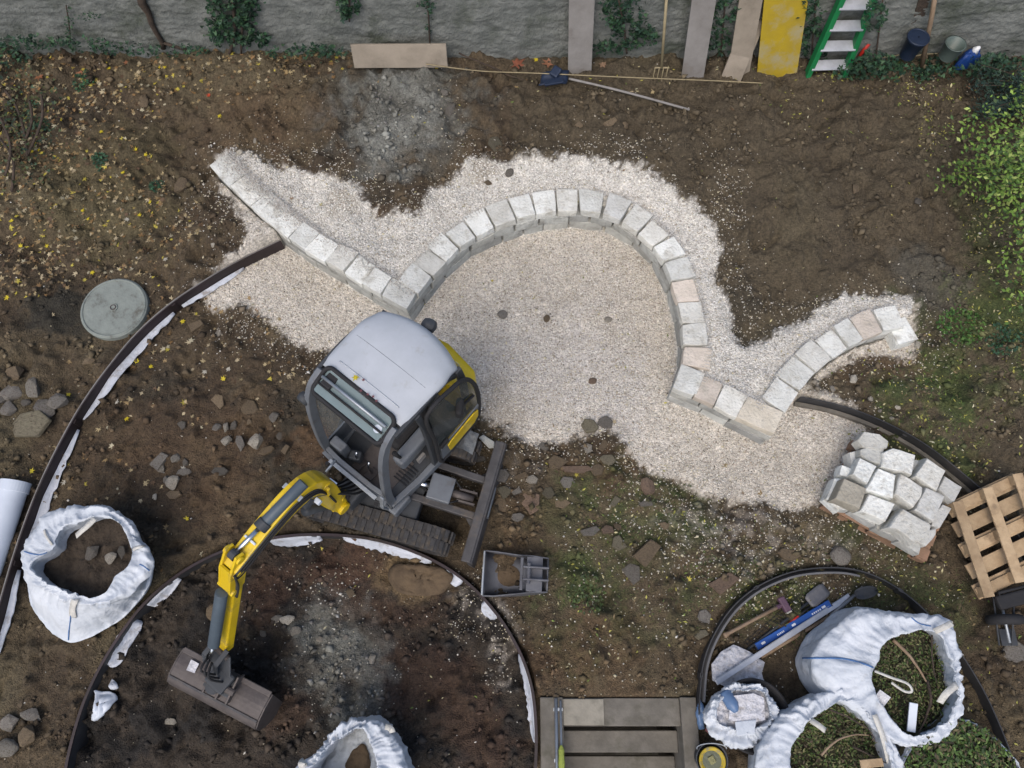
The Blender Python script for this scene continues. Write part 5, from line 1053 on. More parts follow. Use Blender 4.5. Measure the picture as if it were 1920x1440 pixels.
stones('in the dark pit near the digger bucket', 'stones in the pit', 'chunk', [(410, 1148, 42, 34, 'brown', 'round'), (520, 1160, 22, 16, 'light grey'), (497, 1188, 20, 14, 'grey'), (555, 1185, 22, 20, 'light grey'), (540, 1162, 28, 20, 'pale'), (320, 1354, 22, 16, 'pale'), (697, 1236, 16, 22, 'light grey'), (648, 1196, 10, 12, 'grey'), (632, 1330, 24, 16, 'grey'), (600, 1200, 16, 12, 'light grey'), (655, 1112, 22, 16, 'brown'), (575, 1155, 16, 10, 'grey')])
stones('on the bank behind the stone wall', 'clods and stones on the bank', 'chunk', [(340, 352, 24, 30, 'brown'), (845, 208, 22, 28, 'grey'), (868, 250, 14, 12, 'light grey'), (930, 272, 24, 34, 'mossy', 'slab'), (1172, 238, 14, 14, 'brown'), (1145, 232, 30, 20, 'brown', 'slab'), (835, 175, 16, 14, 'grey'), (1085, 235, 22, 12, 'brown'), (450, 288, 13, 12, 'pale'), (480, 264, 9, 13, 'pale'), (401, 461, 14, 10, 'pale'), (955, 325, 14, 14, 'dark grey', 'round'), (915, 345, 16, 10, 'brown'), (1052, 378, 6, 5, 'dark grey'), (1600, 355, 18, 16, 'brown'), (1720, 380, 18, 14, 'dark grey'), (270, 190, 20, 26, 'brown')])
stones('beside the short wall arm', 'pale stones beside the short wall arm', 'chunk', [(1600, 712, 16, 16, 'pale'), (1536, 742, 14, 12, 'pale'), (1558, 730, 14, 12, 'light grey'), (1564, 748, 12, 8, 'pale'), (1632, 749, 12, 10, 'pale'), (1682, 764, 12, 10, 'pale'), (1670, 786, 12, 8, 'light grey'), (1720, 648, 12, 14, 'pale'), (1650, 770, 10, 8, 'light grey'), (1592, 672, 14, 10, 'light grey')])
stones('beside the hand cart wheel at the right edge', 'slab beside the cart', 'slab', [(1903, 1225, 50, 46, 'grey')], noun='paving slab')
# white shard, rag
o = link('stone_shard', rock_mesh('slab', 77), M['limestone']); p_ = P(914, 828, .10); o.location = p_; o.scale = (.115, .055, .025); o.rotation_euler = (.2, .1, R(-38)); o.color = TINT['W']; tagit(o, 'white limestone shard leaning by the end of the digger blade', 'stone')
mb = MB(); rows = []
for i in range(15):
    rows.append([])
    for j in range(13):
        x_ = (i / 14 - .5) * .30; y_ = (j / 12 - .5) * .22; z_ = .445 + .05 * mn.noise(Vector((x_ * 12, y_ * 12, 3))) + .02 * mn.noise(Vector((x_ * 30, y_ * 30, 3))) - .25 * max(0, abs(x_) - .11)
        c_ = P(868, 822, .44); rows[-1].append((c_.x + x_ * .9 + y_ * .3, c_.y + y_ - x_ * .4, z_))
o = mb.grid(rows).build('dusty_rag', mat('dusty grey cloth', (.16, .17, .175), .9, scale=14, bump=.6), smooth=True); tagit(o, 'crumpled dusty grey sheet lying on the far track of the digger', 'rag')

# ---------------------------------------------------------------- bags
def ringpts(px, z, cen, N, sm=1.5):
    pts = np.array([tuple(P(u, v, z))[:2] for u, v in px]) - cen; a = np.arctan2(pts[:, 1], pts[:, 0]); r_ = np.hypot(pts[:, 0], pts[:, 1]); o_ = np.argsort(a); a, r_ = a[o_], r_[o_]
    A = np.linspace(-math.pi, math.pi, N, endpoint=False); rr_ = np.interp(A, np.concatenate([a - 2 * math.pi, a, a + 2 * math.pi]), np.tile(r_, 3))
    k = np.exp(-np.arange(-6, 7) ** 2 / (2 * sm ** 2)); k /= k.sum(); rr_ = np.convolve(np.concatenate([rr_[-6:], rr_, rr_[:6]]), k, 'same')[6:-6]
    return np.stack([cen[0] + rr_ * np.cos(A), cen[1] + rr_ * np.sin(A)], 1)
def ridge(v): return 1 - 2 * abs(mn.noise(v))
def bag(name, label, sil, opening, z_rim, z_in, ground_z=0., belly=None, belly_z=.35, base_f=.86, N=220, seed=1, wr=.018, m='bagw'):
    t = thing(name, label, 'big bag')
    so_ = np.array([tuple(P(u, v, z_rim))[:2] for u, v in opening]); cen = so_.mean(0)
    shoulder = ringpts(sil, z_rim - .05, cen, N, 2.2); rim = ringpts(opening, z_rim, cen, N, 1.6)
    bel = ringpts(belly, belly_z, cen, N, 1.6) if belly else cen + (shoulder - cen) * .97
    bc_ = bel.mean(0); base = bc_ + (bel - bc_) * base_f; mid = bel * .45 + shoulder * .55
    spec = [(base, ground_z - .03, 0), (bc_ + (bel - bc_) * (base_f + .04), ground_z + .05, .3), (bel, belly_z, .8), (mid, belly_z + (z_rim - belly_z) * .6, .8), (shoulder, z_rim - .07, .8), (shoulder * .75 + rim * .25, z_rim - .015, 1.), (shoulder * .4 + rim * .6, z_rim - .02, 1.), (rim * .93 + shoulder * .07, z_rim + .012, .8), (rim, z_rim - .004, .8), (rim + (rim - cen) * .04, z_rim - .05, .6), (rim + (rim - cen) * .08, z_in - .04, .3)]
    full_ = []
    for (a, za, wa), (b, zb, wb) in zip(spec, spec[1:]):
        for j in range(4): f = j / 4; full_.append((a * (1 - f) + b * f, za * (1 - f) + zb * f, wa * (1 - f) + wb * f))
    full_.append(spec[-1]); rows = []
    for ri, (pl, z, w_) in enumerate(full_):
        r_ = []
        for k in range(N):
            th = 2 * math.pi * k / N + .05 * math.sin(ri * .4 + seed); c_, s_ = math.cos(th), math.sin(th); q0 = pl[k]
            n_ = .9 * mn.noise(Vector((c_ * 2.2 + seed * 9, s_ * 2.2, ri * .09))) + (.85 if ri < 22 else .5) * (ridge(Vector((c_ * 5 + seed, s_ * 5, ri * .05))) - .4) + .38 * (ridge(Vector((q0[0] * 7 + seed, q0[1] * 7, z * 6))) - .4) + .22 * (ridge(Vector((q0[0] * 15, q0[1] * 15 + seed, z * 12))) - .4) + .30 * (mn.voronoi(Vector((q0[0] * 5 + seed, q0[1] * 5, z * 5)))[0][0] - .4) + .22 * (mn.voronoi(Vector((q0[0] * 12 + seed, q0[1] * 12, z * 12)))[0][0] - .4) + .5 * (ridge(Vector((c_ * 13 + seed, s_ * 13, ri * .06))) - .4)
            d_ = q0 - cen; L = math.hypot(*d_) + 1e-6; q = q0 + d_ / L * n_ * wr * w_; r_.append((q[0], q[1], z + n_ * wr * 1.1 * w_ * (1 if ri > 14 else .2)))
        rows.append(r_)
    o = MB().grid(rows, closed=True).build('bag_skin', M[m], t, smooth=True); t_skin[t.name] = o
    return t, cen, full_, rows
t_skin = {}
from mathutils.bvhtree import BVHTree
def onskin(t, px, lift=.004):
    """the points of the bag's skin at those survey marks"""
    me = t_skin[t.name].data; key = me.name
    if key not in BV: BV[key] = BVHTree.FromPolygons([v.co.copy() for v in me.vertices], [tuple(p_.vertices) for p_ in me.polygons])
    out = []; cp = Vector((0, 0, CAM_H))
    for u, v in px:
        d = (P(u, v, 0) - cp).normalized(); h, n_, _, _ = BV[key].ray_cast(cp, d)
        if h is not None: out.append(h - d * lift)
    return out
BV = {}
def dense(px, n=7): return [tuple(q) for q in smooth_line(px, n)]
def content(t, cen, rim, z, m, name='contents', amp=.04, seed=3, f=1.05):
    rows = []
    for i in range(16):
        s_ = i / 15 + 1e-3; r_ = []
        for k in range(0, len(rim)):
            q = np.array(cen) + (np.array(rim[k][:2]) - np.array(cen)) * s_ * f; zz_ = z + amp * (mn.noise(Vector((q[0] * 6, q[1] * 6, seed))) * 1.2 + mn.noise(Vector((q[0] * 17, q[1] * 17, seed))) * .7) - .03 * s_ ** 3
            r_.append((q[0], q[1], zz_))
        rows.append(r_)
    o = MB().grid(rows, closed=True).build(name, m, t, smooth=True); return o
soilm = mat('bagged soil', (.060, .046, .033), .95, col2=(.035, .027, .020), scale=10, bump=1., bscale=40)
weed = mat('matted weeds', (.050, .048, .026), .95, col2=(.028, .026, .016), scale=12, bump=1., bscale=50)
def seam(px, name, m, t, r_=.006):
    p_ = onskin(t, dense(px)); return MB().tube(p_, r_, 6).build(name, m, t, smooth=True) if len(p_) > 2 else None
def skinstrap(px, w, t, name='lifting_loop'):
    p_ = onskin(t, dense(px, 3), .012)
    if len(p_) < 3: return
    if len(p_) > 5:
        for i in range(1, len(p_) - 1): p_[i] = p_[i] + Vector((0, 0, .02 * math.sin(math.pi * i / (len(p_) - 1))))
    rows = []
    for i, q in enumerate(p_):
        tt = (p_[min(i + 1, len(p_) - 1)] - p_[max(i - 1, 0)]).normalized(); y_ = Vector((0, 0, 1)).cross(tt); y_ = y_.normalized() if y_.length > .01 else Vector((0, 1, 0)); rows.append([q + y_ * w / 2, q, q - y_ * w / 2])
    o = MB().grid(rows).build(name, M['strap'], t, smooth=True); s_ = o.modifiers.new('thick', 'SOLIDIFY'); s_.thickness = .008
def strapband(pts, w, name, t, m='strap'):
    pts = [Vector(p_) for p_ in pts]; pts = bez(pts, 5); rows = []
    for i, p_ in enumerate(pts):
        tt = (pts[min(i + 1, len(pts) - 1)] - pts[max(i - 1, 0)]).normalized(); y_ = Vector((0, 0, 1)).cross(tt); y_ = y_.normalized() if y_.length > .01 else Vector((0, 1, 0)); rows.append([p_ + y_ * w / 2, p_ - y_ * w / 2])
    o = MB().grid(rows).build(name, M[m], t, smooth=True); s_ = o.modifiers.new('thick', 'SOLIDIFY'); s_.thickness = .006; return o
# left bag of soil
silL = [(44, 1062), (52, 1010), (76, 972), (118, 952), (165, 949), (205, 953), (240, 972), (262, 1010), (285, 1045), (287, 1075), (262, 1090), (245, 1115), (205, 1128), (140, 1128), (90, 1108), (58, 1088)]
belL = [(60, 1062), (70, 1015), (95, 985), (140, 965), (200, 965), (245, 990), (268, 1030), (280, 1070), (275, 1095), (245, 1135), (195, 1175), (130, 1200), (85, 1165), (58, 1120)]
opL = [(64, 1052), (85, 1042), (104, 1025), (110, 1000), (138, 984), (160, 976), (200, 972), (224, 984), (240, 1016), (248, 1040), (240, 1060), (214, 1078), (200, 1108), (182, 1120), (142, 1114), (110, 1098), (80, 1085), (62, 1068)]
t, cen, fl, rows = bag('big_bag', 'white big bag of soil standing open left of the pit edging', silL, opL, .62, .42, G(160, 1080).z, belL, .17, 1.0, seed=1, wr=.024)
content(t, cen, rows[-1], .40, soilm, 'soil_fill', seed=4)
seam([(136, 1135), (133, 1150), (131, 1170), (129, 1185), (128, 1200)], 'corner_seam', M['bluethread'], t)
seam([(46, 1034), (58, 1038), (75, 1040), (88, 1036)], 'corner_seam', M['bluethread'], t); seam([(262, 1058), (270, 1062), (280, 1070)], 'corner_seam', M['bluethread'], t)
skinstrap([(137, 1158), (137, 1146), (139, 1132), (142, 1123)], .07, t)
strapband([P(178, 972, .66), P(165, 985, .66), P(152, 996, .60), P(142, 1005, .54)], .055, 'lifting_loop', t)
skinstrap([(249, 1031), (262, 1026), (275, 1021)], .03, t); skinstrap([(83, 993), (88, 1005), (98, 1022)], .02, t)
gp_ = [onskin(t, [(184 + 22 * i / 4, 1129 + 12 * j / 3 - 3 * i / 4) for i in range(5)], .008) for j in range(4)]
if all(len(r_) == 5 for r_ in gp_): MB().grid(gp_).build('document_pouch', M['whitep'], t)
stones('lying in the soil of the left big bag', 'stones in the big bag', 'chunk', [(175, 1034, 24, 34, 'grey'), (210, 1046, 22, 24, 'light grey'), (228, 1036, 18, 24, 'dark grey')], base=.43)
# bags of green waste
silA = [(1520, 1240), (1540, 1205), (1580, 1168), (1610, 1142), (1640, 1146), (1700, 1156), (1760, 1158), (1786, 1170), (1791, 1200), (1800, 1260), (1804, 1300), (1796, 1342), (1778, 1372), (1735, 1396), (1690, 1400), (1650, 1372), (1610, 1335), (1565, 1305), (1535, 1280)]
belA = [(1503, 1236), (1516, 1205), (1555, 1168), (1600, 1140), (1650, 1150), (1710, 1165), (1750, 1180), (1765, 1220), (1775, 1280), (1765, 1340), (1730, 1380), (1680, 1390), (1630, 1360), (1575, 1322), (1530, 1300), (1510, 1270)]
opA = [(1652, 1215), (1668, 1203), (1700, 1188), (1745, 1184), (1764, 1194), (1775, 1230), (1785, 1275), (1795, 1300), (1785, 1330), (1760, 1360), (1722, 1380), (1692, 1368), (1662, 1330), (1640, 1290), (1636, 1262), (1650, 1240)]
t, cenA, fl, rowsA = bag('big_bag', 'white big bag of weeds and twigs, furthest up in the right ring', silA, opA, .58, .38, 0, belA, .18, .98, seed=2, wr=.026)
content(t, cenA, rowsA[-1], .36, weed, 'weed_fill', seed=7, amp=.06)
seam([(1505, 1234), (1540, 1234), (1580, 1235), (1615, 1243), (1648, 1256)], 'corner_seam', M['bluethread'], t, .009)
seam([(1709, 1158), (1722, 1168), (1735, 1172), (1746, 1174)], 'corner_seam', M['bluethread'], t)
strapband([P(1640, 1258, .62), P(1670, 1270, .64), P(1702, 1282, .60), P(1710, 1296, .58), P(1696, 1296, .57), P(1672, 1280, .60)], .022, 'lifting_loop', t)
strapband([P(1752, 1184, .62), P(1770, 1176, .68), P(1786, 1168, .66)], .055, 'lifting_loop', t)
strapband([P(1795, 1283, .62), P(1775, 1300, .66), P(1762, 1318, .60)], .06, 'lifting_loop', t)
silB = [(1420, 1470), (1424, 1405), (1450, 1362), (1500, 1325), (1545, 1302), (1590, 1290), (1615, 1312), (1650, 1368), (1690, 1425), (1700, 1480), (1620, 1530), (1480, 1540)]
opB = [(1488, 1455), (1484, 1405), (1508, 1372), (1538, 1342), (1562, 1322), (1598, 1315), (1630, 1350), (1655, 1400), (1668, 1450), (1600, 1495), (1520, 1490)]
t, cenB, fl, rowsB = bag('big_bag', 'white big bag of green cuttings cut off by the bottom edge', silB, opB, .56, .34, 0, None, .3, .9, seed=5, wr=.028)
content(t, cenB, rowsB[-1], .32, weed, 'weed_fill', seed=9, amp=.06)
strapband([P(1520, 1350, .58), P(1535, 1360, .62), P(1548, 1370, .55)], .05, 'lifting_loop', t)
strapband([P(1640, 1340, .62), P(1655, 1380, .60), P(1668, 1430, .52)], .05, 'lifting_loop', t)
silC = [(1685, 1440), (1700, 1405), (1750, 1368), (1788, 1346), (1835, 1362), (1880, 1400), (1915, 1445), (1920, 1510), (1800, 1560), (1690, 1520)]
opC = [(1692, 1445), (1708, 1408), (1754, 1372), (1789, 1350), (1833, 1366), (1876, 1403), (1908, 1446), (1900, 1505), (1800, 1545), (1698, 1510)]
t, cenC, fl, rowsC = bag('big_bag', 'white big bag heaped with leafy greenery in the bottom right corner', silC, opC, .5, .44, 0, None, .25, .92, seed=8, wr=.016)
content(t, cenC, rowsC[-1], .46, weed, 'green_fill', seed=11, amp=.07)
# leaves and twigs in the bags
def fill_leaves(cen, rim, z, n, size, pal, parent, name='cuttings'):
    rim = np.array([r_[:2] for r_ in rim]); k = nr.randint(0, len(rim), n); f = np.sqrt(nr.rand(n)) * .95; q = np.array(cen) + (rim[k] - cen) * f[:, None]
    V, Fc, m_ = leaves(q[:, 0], q[:, 1], nr.uniform(*size, n), z=z + nr.uniform(-.02, .07, n), tilt=1.2, shape=QS, faces=QF); pal = np.array(pal); c = pal[nr.randint(0, len(pal), n)] * nr.uniform(.6, 1.2, (n, 1))
    o = link(name, fastmesh(name, V, Fc, np.repeat(c, m_, 0)), M['leaf'], parent); o['kind'] = 'stuff'; return o
tA, tB, tC = [o for o in COL.objects if o.name.startswith('big_bag')][1:4]
GP = [(.05, .09, .02), (.09, .13, .03), (.035, .06, .015), (.12, .11, .05), (.08, .06, .035), (.16, .16, .07)]
fill_leaves(cenA, rowsA[-1], .38, 2600, (.008, .022), GP, tA); fill_leaves(cenB, rowsB[-1], .34, 2600, (.008, .024), GP, tB); fill_leaves(cenC, rowsC[-1], .49, 3600, (.012, .036), [(.05, .10, .02), (.08, .14, .03), (.03, .06, .015), (.14, .19, .06), (.12, .10, .05), (.04, .035, .02)], tC)
def branch(name, label, pts, r0, m='bark', cat='branch', group=None, tip=.4):
    p_ = bez(pts, 5); n_ = len(p_); p_ = [q + mn.noise_vector(q * 9) * .008 for q in p_]
    o = MB().tube(p_, [r0 * (1 - (1 - tip) * i / (n_ - 1)) for i in range(n_)], 7).build(name, M[m], smooth=True); return tagit(o, label, cat, group)
branch('branch', 'thick brown branch curving down the weeds of the upper bag', [P(1675, 1200, .45), P(1705, 1230, .48), P(1725, 1258, .47), P(1738, 1280, .44)], .018, 'handle')
branch('branch', 'dark fork of branch in the middle of the upper bag', [P(1738, 1275, .44), P(1745, 1310, .48), P(1735, 1350, .45), P(1720, 1380, .46)], .016)
branch('branch', 'thin upright twig near the top of the upper bag', [P(1748, 1190, .5), P(1748, 1230, .5), P(1755, 1280, .45)], .010)
branch('branch', 'long twig arching over the lower bag of cuttings', [P(1540, 1415, .46), P(1560, 1395, .5), P(1590, 1380, .5), P(1630, 1378, .46)], .012, 'handle')
branch('branch', 'dark root trailing from the lower bag between both bags', [P(1555, 1330, .5), P(1590, 1345, .52), P(1625, 1365, .52), P(1640, 1385, .5)], .010)
branch('branch', 'thin twig crossing the lower right of the lower bag', [P(1600, 1400, .46), P(1640, 1420, .48), P(1680, 1440, .46)], .009)
o = MB().beam(P(1713, 1318, .55), P(1708, 1372, .50), .075, .018).build('white_plastic_strip', M['whitep'], bevel=.004); tagit(o, 'flat white plastic strip standing in the weeds of the upper bag', 'strip')
o = MB().beam(P(1613, 1433, .52), P(1655, 1429, .5), .07, .02).build('wood_offcut', M['wood'], bevel=.004); tagit(o, 'pale wood offcut lying on the lower bag of cuttings', 'offcut')
o = MB().beam(P(1640, 1326, .5), P(1660, 1300, .56), .11, .012).build('torn_paper', M['cardboard']); tagit(o, 'torn white paper wedged between the two upper bags', 'paper')
# folded bag at the bottom edge
silD = [(560, 1432), (580, 1424), (604, 1402), (640, 1362), (668, 1348), (702, 1352), (732, 1378), (748, 1404), (764, 1440), (770, 1520), (660, 1560), (555, 1520)]
opD = [(584, 1445), (604, 1425), (640, 1388), (662, 1368), (680, 1370), (694, 1400), (704, 1440), (705, 1500), (640, 1520), (580, 1500)]
t, cenD, fl, rowsD = bag('big_bag', 'empty white big bag slumped open at the bottom edge by the pit', silD, opD, .75, .25, -.16, None, .3, .8, seed=13, wr=.034)
content(t, cenD, rowsD[-1], .16, M['bagin'], 'bag_floor', seed=2, amp=.03); content(t, (cenD + np.array([.05, .04])), [tuple(np.array(r_[:2]) * .35 + cenD * .65) for r_ in rowsD[-1]], .20, M['clay'], 'brown_stain', amp=.03)
strapband([P(722, 1362, .76), P(732, 1366, .82), P(736, 1374, .78)], .05, 'lifting_loop', t); strapband([P(572, 1426, .75), P(566, 1432, .80), P(570, 1440, .76)], .07, 'lifting_loop', t)

# ---------------------------------------------------------------- tub with rubble sack, second sack, bucket, bottle
def lathe(prof_, c, n=48, rot=None):
    c = Vector(c); rows = []
    for r_, z in prof_:
        rows.append([c + ((rot @ Vector((r_ * math.cos(2 * math.pi * i / n), r_ * math.sin(2 * math.pi * i / n), z))) if rot else Vector((r_ * math.cos(2 * math.pi * i / n), r_ * math.sin(2 * math.pi * i / n), z))) for i in range(n)])
    return MB().grid(rows, closed=True)
c_ = P(1395, 1338, .0); tb = thing('mortar_tub', 'black round mortar tub under the torn white rubble sack', 'tub', (0, 0, 0))
lathe([(.24, .0), (.29, .28), (.325, .33), (.335, .335), (.335, .35), (.315, .35), (.28, .29), (.22, .03), (.01, .03)], c_).build('tub_shell', M['black'], tb, smooth=True)
def crumple(name, label, outline, z, h, m, seed, n=30, cat='sack', amp=.03):
    P0 = [P(u, v, z) for u, v in outline]; cen_ = sum(P0, Vector()) / len(P0); sm_ = []
    for i in range(len(P0)):
        for j in range(7): sm_.append(P0[i].lerp(P0[(i + 1) % len(P0)], j / 7))
    rows = []
    for i in range(n):
        s_ = (i + .02) / (n - 1); r_ = []
        for q in sm_:
            w = cen_ + (q - cen_) * s_ * (1 + .03 * mn.noise(q * 9 + Vector((seed, 0, 0)))); k = ridge(Vector((w.x * 5, w.y * 5, seed))) * .9 + ridge(Vector((w.x * 11, w.y * 11, seed + 2))) * .6 + ridge(Vector((w.x * 24, w.y * 24, seed + 5))) * .35
            zz_ = z + h * (1 - s_ ** 5) + amp * (k - .6) * (1 if s_ < .93 else .5); r_.append((w.x, w.y, zz_))
        rows.append(r_)
    rows.append([(cen_.x + (q[0] - cen_.x) * .96, cen_.y + (q[1] - cen_.y) * .96, z - .05) for q in rows[-1]])
    return rows
rs_, cenR, fl, rowsR = bag('rubble_sack', 'crumpled white sack full of torn packaging standing in the black tub', [(1322, 1345), (1332, 1318), (1358, 1296), (1400, 1285), (1440, 1297), (1455, 1330), (1456, 1362), (1430, 1388), (1395, 1400), (1352, 1390), (1330, 1370)], [(1346, 1345), (1350, 1322), (1368, 1303), (1400, 1295), (1432, 1303), (1440, 1332), (1438, 1352), (1418, 1362), (1395, 1366), (1368, 1362), (1352, 1358)], .44, .38, .06, None, .30, .8, N=150, seed=17, wr=.03)
content(rs_, cenR, rowsR[-1], .40, M['cardboard'], 'torn_packaging', amp=.05, seed=6)
for q_ in ([(1370, 1305), (1412, 1300), (1432, 1308), (1434, 1350), (1398, 1356), (1366, 1350)], ):
    pp = [P(u, v, .45) for u, v in q_]; MB().prism(pp, (0, 0, 0), (0, 0, .008)).build('paper_layer', M['cardboard'], rs_)
MB().prism([P(u, v, .462) for u, v in [(1378, 1356), (1418, 1352), (1414, 1378), (1382, 1380)]], (0, 0, 0), (0, .01, .006)).build('blue_printed_flap', M['bagw'], rs_)
o = lathe([(.001, .0), (.055, 0), (.06, .02), (.06, .14), (.03, .19), (.02, .2), (.001, .2)], (0, 0, 0), 20).build('water_bottle', mat('blue plastic film', (.10, .17, .30), .3, scale=10, bump=.2), rs_, smooth=True); o.location = P(1358, 1297, .40); o.rotation_euler = (R(70), 0, R(25))
rs2 = thing('rubble_sack', 'flat dirty white sack lying above the tub under the straight edge', 'sack')
MB().grid(crumple('a', '', [(1335, 1276), (1333, 1245), (1352, 1222), (1375, 1208), (1405, 1222), (1433, 1242), (1428, 1262), (1434, 1285), (1400, 1284), (1360, 1288)], .05, .02, 'c', 5, amp=.022), closed=True).build('sack_skin', M['cardboard'], rs2, smooth=True)
bk = thing('builders_bucket', 'dark bucket with a yellow sponge tub inside beside the stairs', 'bucket', P(1322, 1418, 0))
lathe([(.11, 0), (.14, .24), (.15, .26), (.15, .275), (.14, .275), (.13, .22), (.10, .02), (.01, .02)], (0, 0, 0)).build('bucket_shell', M['dgrey'], bk, smooth=True)
lathe([(.05, .20), (.11, .26), (.125, .275), (.12, .285), (.10, .27), (.05, .235), (.01, .235)], (0, -.01, 0)).build('yellow_tub', mat('dirty yellow plastic', (.42, .31, .02), .6, scale=6, bump=.1, dirt=(.18, .17, .12), dirt_amt=.3, dirt_scale=12), bk, smooth=True)
disc(.095, .25, .262, 24, .003).build('murky_water', mat('murky water', (.12, .13, .085), .3, scale=12, bump=.2), bk)
MB().box((.0, .0, .26), (.06, .07, .04), Matrix.Rotation(.5, 3, 'Z')).build('sponge', mat('dirty sponge', (.25, .24, .12), .9, scale=30, bump=.6), bk, bevel=.01)
MB().tube([(.14 * math.cos(a), .14 * math.sin(a) * .3 + .10, .29) for a in [R(x_) for x_ in range(-10, 191, 20)]], .005, 6).build('bucket_handle', M['galv'], bk, smooth=True)
for (u, v, m_, lab, nm) in ((1315, 1334, MATS['blue plastic film'], 'crushed clear blue drinks bottle beside the right stair wall', 'drinks_bottle'), (1312, 1348, MATS['blue plastic film'], 'second crushed bottle, nearer the bucket beside the stair wall', 'drinks_bottle')):
    o = lathe([(.001, -.09), (.03, -.09), (.034, -.03), (.026, 0), (.034, .03), (.03, .06), (.012, .09), (.012, .11), (.001, .11)], (0, 0, 0), 16).build(nm, m_, smooth=True); o.location = P(u, v, .06); o.rotation_euler = (R(85), 0, R(60 - u)); tagit(o, lab, 'bottle')
o = lathe([(.001, 0), (.028, 0), (.036, .08), (.03, .08), (.001, .02)], (0, 0, 0), 20).build('paper_cup', mat('pink red cup', (.36, .13, .12), .6), smooth=True); o.location = P(1325, 1366, .04); o.rotation_euler = (R(60), 0, 1); tagit(o, 'crushed reddish cup beside the black tub', 'cup')

# ---------------------------------------------------------------- hand tools inside the right ring
def Gp(u, v, dz): p_ = G(u, v, 0); return P(u, v, p_.z + dz)
t = thing('sledgehammer', 'purple headed sledgehammer with ash handle lying in the ring', 'sledgehammer')
a, b = Gp(1357, 1192, .03), Gp(1462, 1136, .04)
MB().tube([a, a.lerp(b, .03), a.lerp(b, .1), a.lerp(b, .5), b], [.028, .030, .019, .018, .021], 12).build('handle', M['handle'], t, smooth=True)
d_ = (b - a).normalized(); n_ = Vector((-d_.y, d_.x, 0)); MB().tube([b - d_ * .04, b + d_ * .03], .024, 12).build('ferrule', M['purple'], t)
hb = b + d_ * .05; MB().beam(hb - n_ * .085, hb + n_ * .075, .075, .07).build('hammer_head', M['purple'], t, bevel=.014)
MB().beam(hb - n_ * .10, hb - n_ * .084, .06, .06).build('worn_face', mat('worn pale steel', (.45, .43, .38), .5), t, bevel=.006)
t = thing('flat_spade', 'grey flat spade with dark shaft lying between hammer and level', 'spade')
a, b = Gp(1402, 1218, .02), Gp(1515, 1130, .03); MB().tube([a, a.lerp(b, .4), b], .014, 8).build('shaft', M['dgrey'], t, smooth=True)
rows = []
for i in range(7):
    f = i / 6; w = .055 if f < .1 else .075; q = b.lerp(Gp(1548, 1103, .035), f); dd = (Gp(1548, 1103, .035) - b).normalized(); nn_ = Vector((-dd.y, dd.x, 0)); w *= (1 - .25 * max(0, f - .8) * 5); rows.append([q + nn_ * w * k + Vector((0, 0, .012 * (k * k) + .01 * f)) for k in (-1, -.5, 0, .5, 1)])
o = MB().grid(rows).build('blade', mat('dull grey steel', (.15, .15, .16), .5, scale=9, bump=.15, metal=.3), t, smooth=True); s_ = o.modifiers.new('thick', 'SOLIDIFY'); s_.thickness = .006
t = thing('pry_bar', 'thin red bar lying against the blue level', 'bar'); MB().tube([Gp(1455, 1187, .02), Gp(1480, 1168, .02), Gp(1497, 1155, .02)], [.008, .011, .009], 8).build('bar_shaft', M['red'], t, smooth=True)
MB().tube([Gp(1497, 1155, .02), Gp(1518, 1138, .03)], .010, 8).build('bar_tip', M['black'], t, smooth=True)
t = thing('spirit_level', 'long blue spirit level lying beside the aluminium straight edge', 'level')
a, b = Gp(1416, 1214, .05), Gp(1557, 1130, .05); d_ = (b - a).normalized(); n_ = Vector((-d_.y, d_.x, 0)); MB().beam(a, b, .068, .03).build('level_body', M['blue'], t, bevel=.004)
MB().beam(a - n_ * .0, a + d_ * .012, .070, .034).build('end_cap', M['dgrey'], t, bevel=.003); MB().beam(b - d_ * .012, b, .070, .034).build('end_cap', M['dgrey'], t, bevel=.003)
for f in (.1, .5, .9):
    q = a.lerp(b, f) + Vector((0, 0, .0165)); MB().beam(q - d_ * .022, q + d_ * .022, .022, .006).build('vial', M['white'], t, bevel=.002)
for f, L in ((.28, .09), (.74, .12)):       # illegible white print on the body
    for k in range(5):
        q = a.lerp(b, f) + d_ * (k * L / 5) + Vector((0, 0, .0155)) - n_ * .004; MB().beam(q, q + d_ * L / 8, .016, .001).build('print_mark', M['white'], t)
t = thing('straight_edge', 'long aluminium straight edge bar from the flat sack to the ring', 'straight edge')
a, b = Gp(1342, 1274, .16), Gp(1592, 1112, .05); a += Vector((.0, -.03, 0)); b += Vector((0, -.03, 0)); MB().beam(a, b, .052, .022).build('bar', M['alu'], t, bevel=.004); d_ = (b - a).normalized(); n_ = Vector((-d_.y, d_.x, 0)); MB().beam(a + Vector((0, 0, .012)) + n_ * .028, b + Vector((0, 0, .012)) + n_ * .028, .006, .004).build('bar_rib', M['galv'], t)
t = thing('shovel', 'wooden handled shovel with dark round blade beside the straight edge', 'shovel')
a, b = Gp(1427, 1232, .03), Gp(1556, 1155, .03); MB().tube([a, b], .019, 12).build('handle', M['handle'], t, smooth=True)
c2 = Gp(1602, 1116, .05); MB().tube([b, b.lerp(c2, .5), c2], [.021, .022, .016], 12).build('socket', mat('shovel socket steel', (.2, .21, .22), .4, metal=.4), t, smooth=True)
rows = []; e_ = Gp(1643, 1106, .03)
for i in range(9):
    f = i / 8; q = c2.lerp(e_, f); dd = (e_ - c2).normalized(); nn_ = Vector((-dd.y, dd.x, 0)); w = .062 * (1 - max(0, f - .55) ** 2 * 3.6) * min(1, .6 + f * 2); rows.append([q + nn_ * w * k + Vector((0, 0, .03 * k * k + .015 * math.sin(f * 3))) for k in (-1, -.6, -.2, .2, .6, 1)])
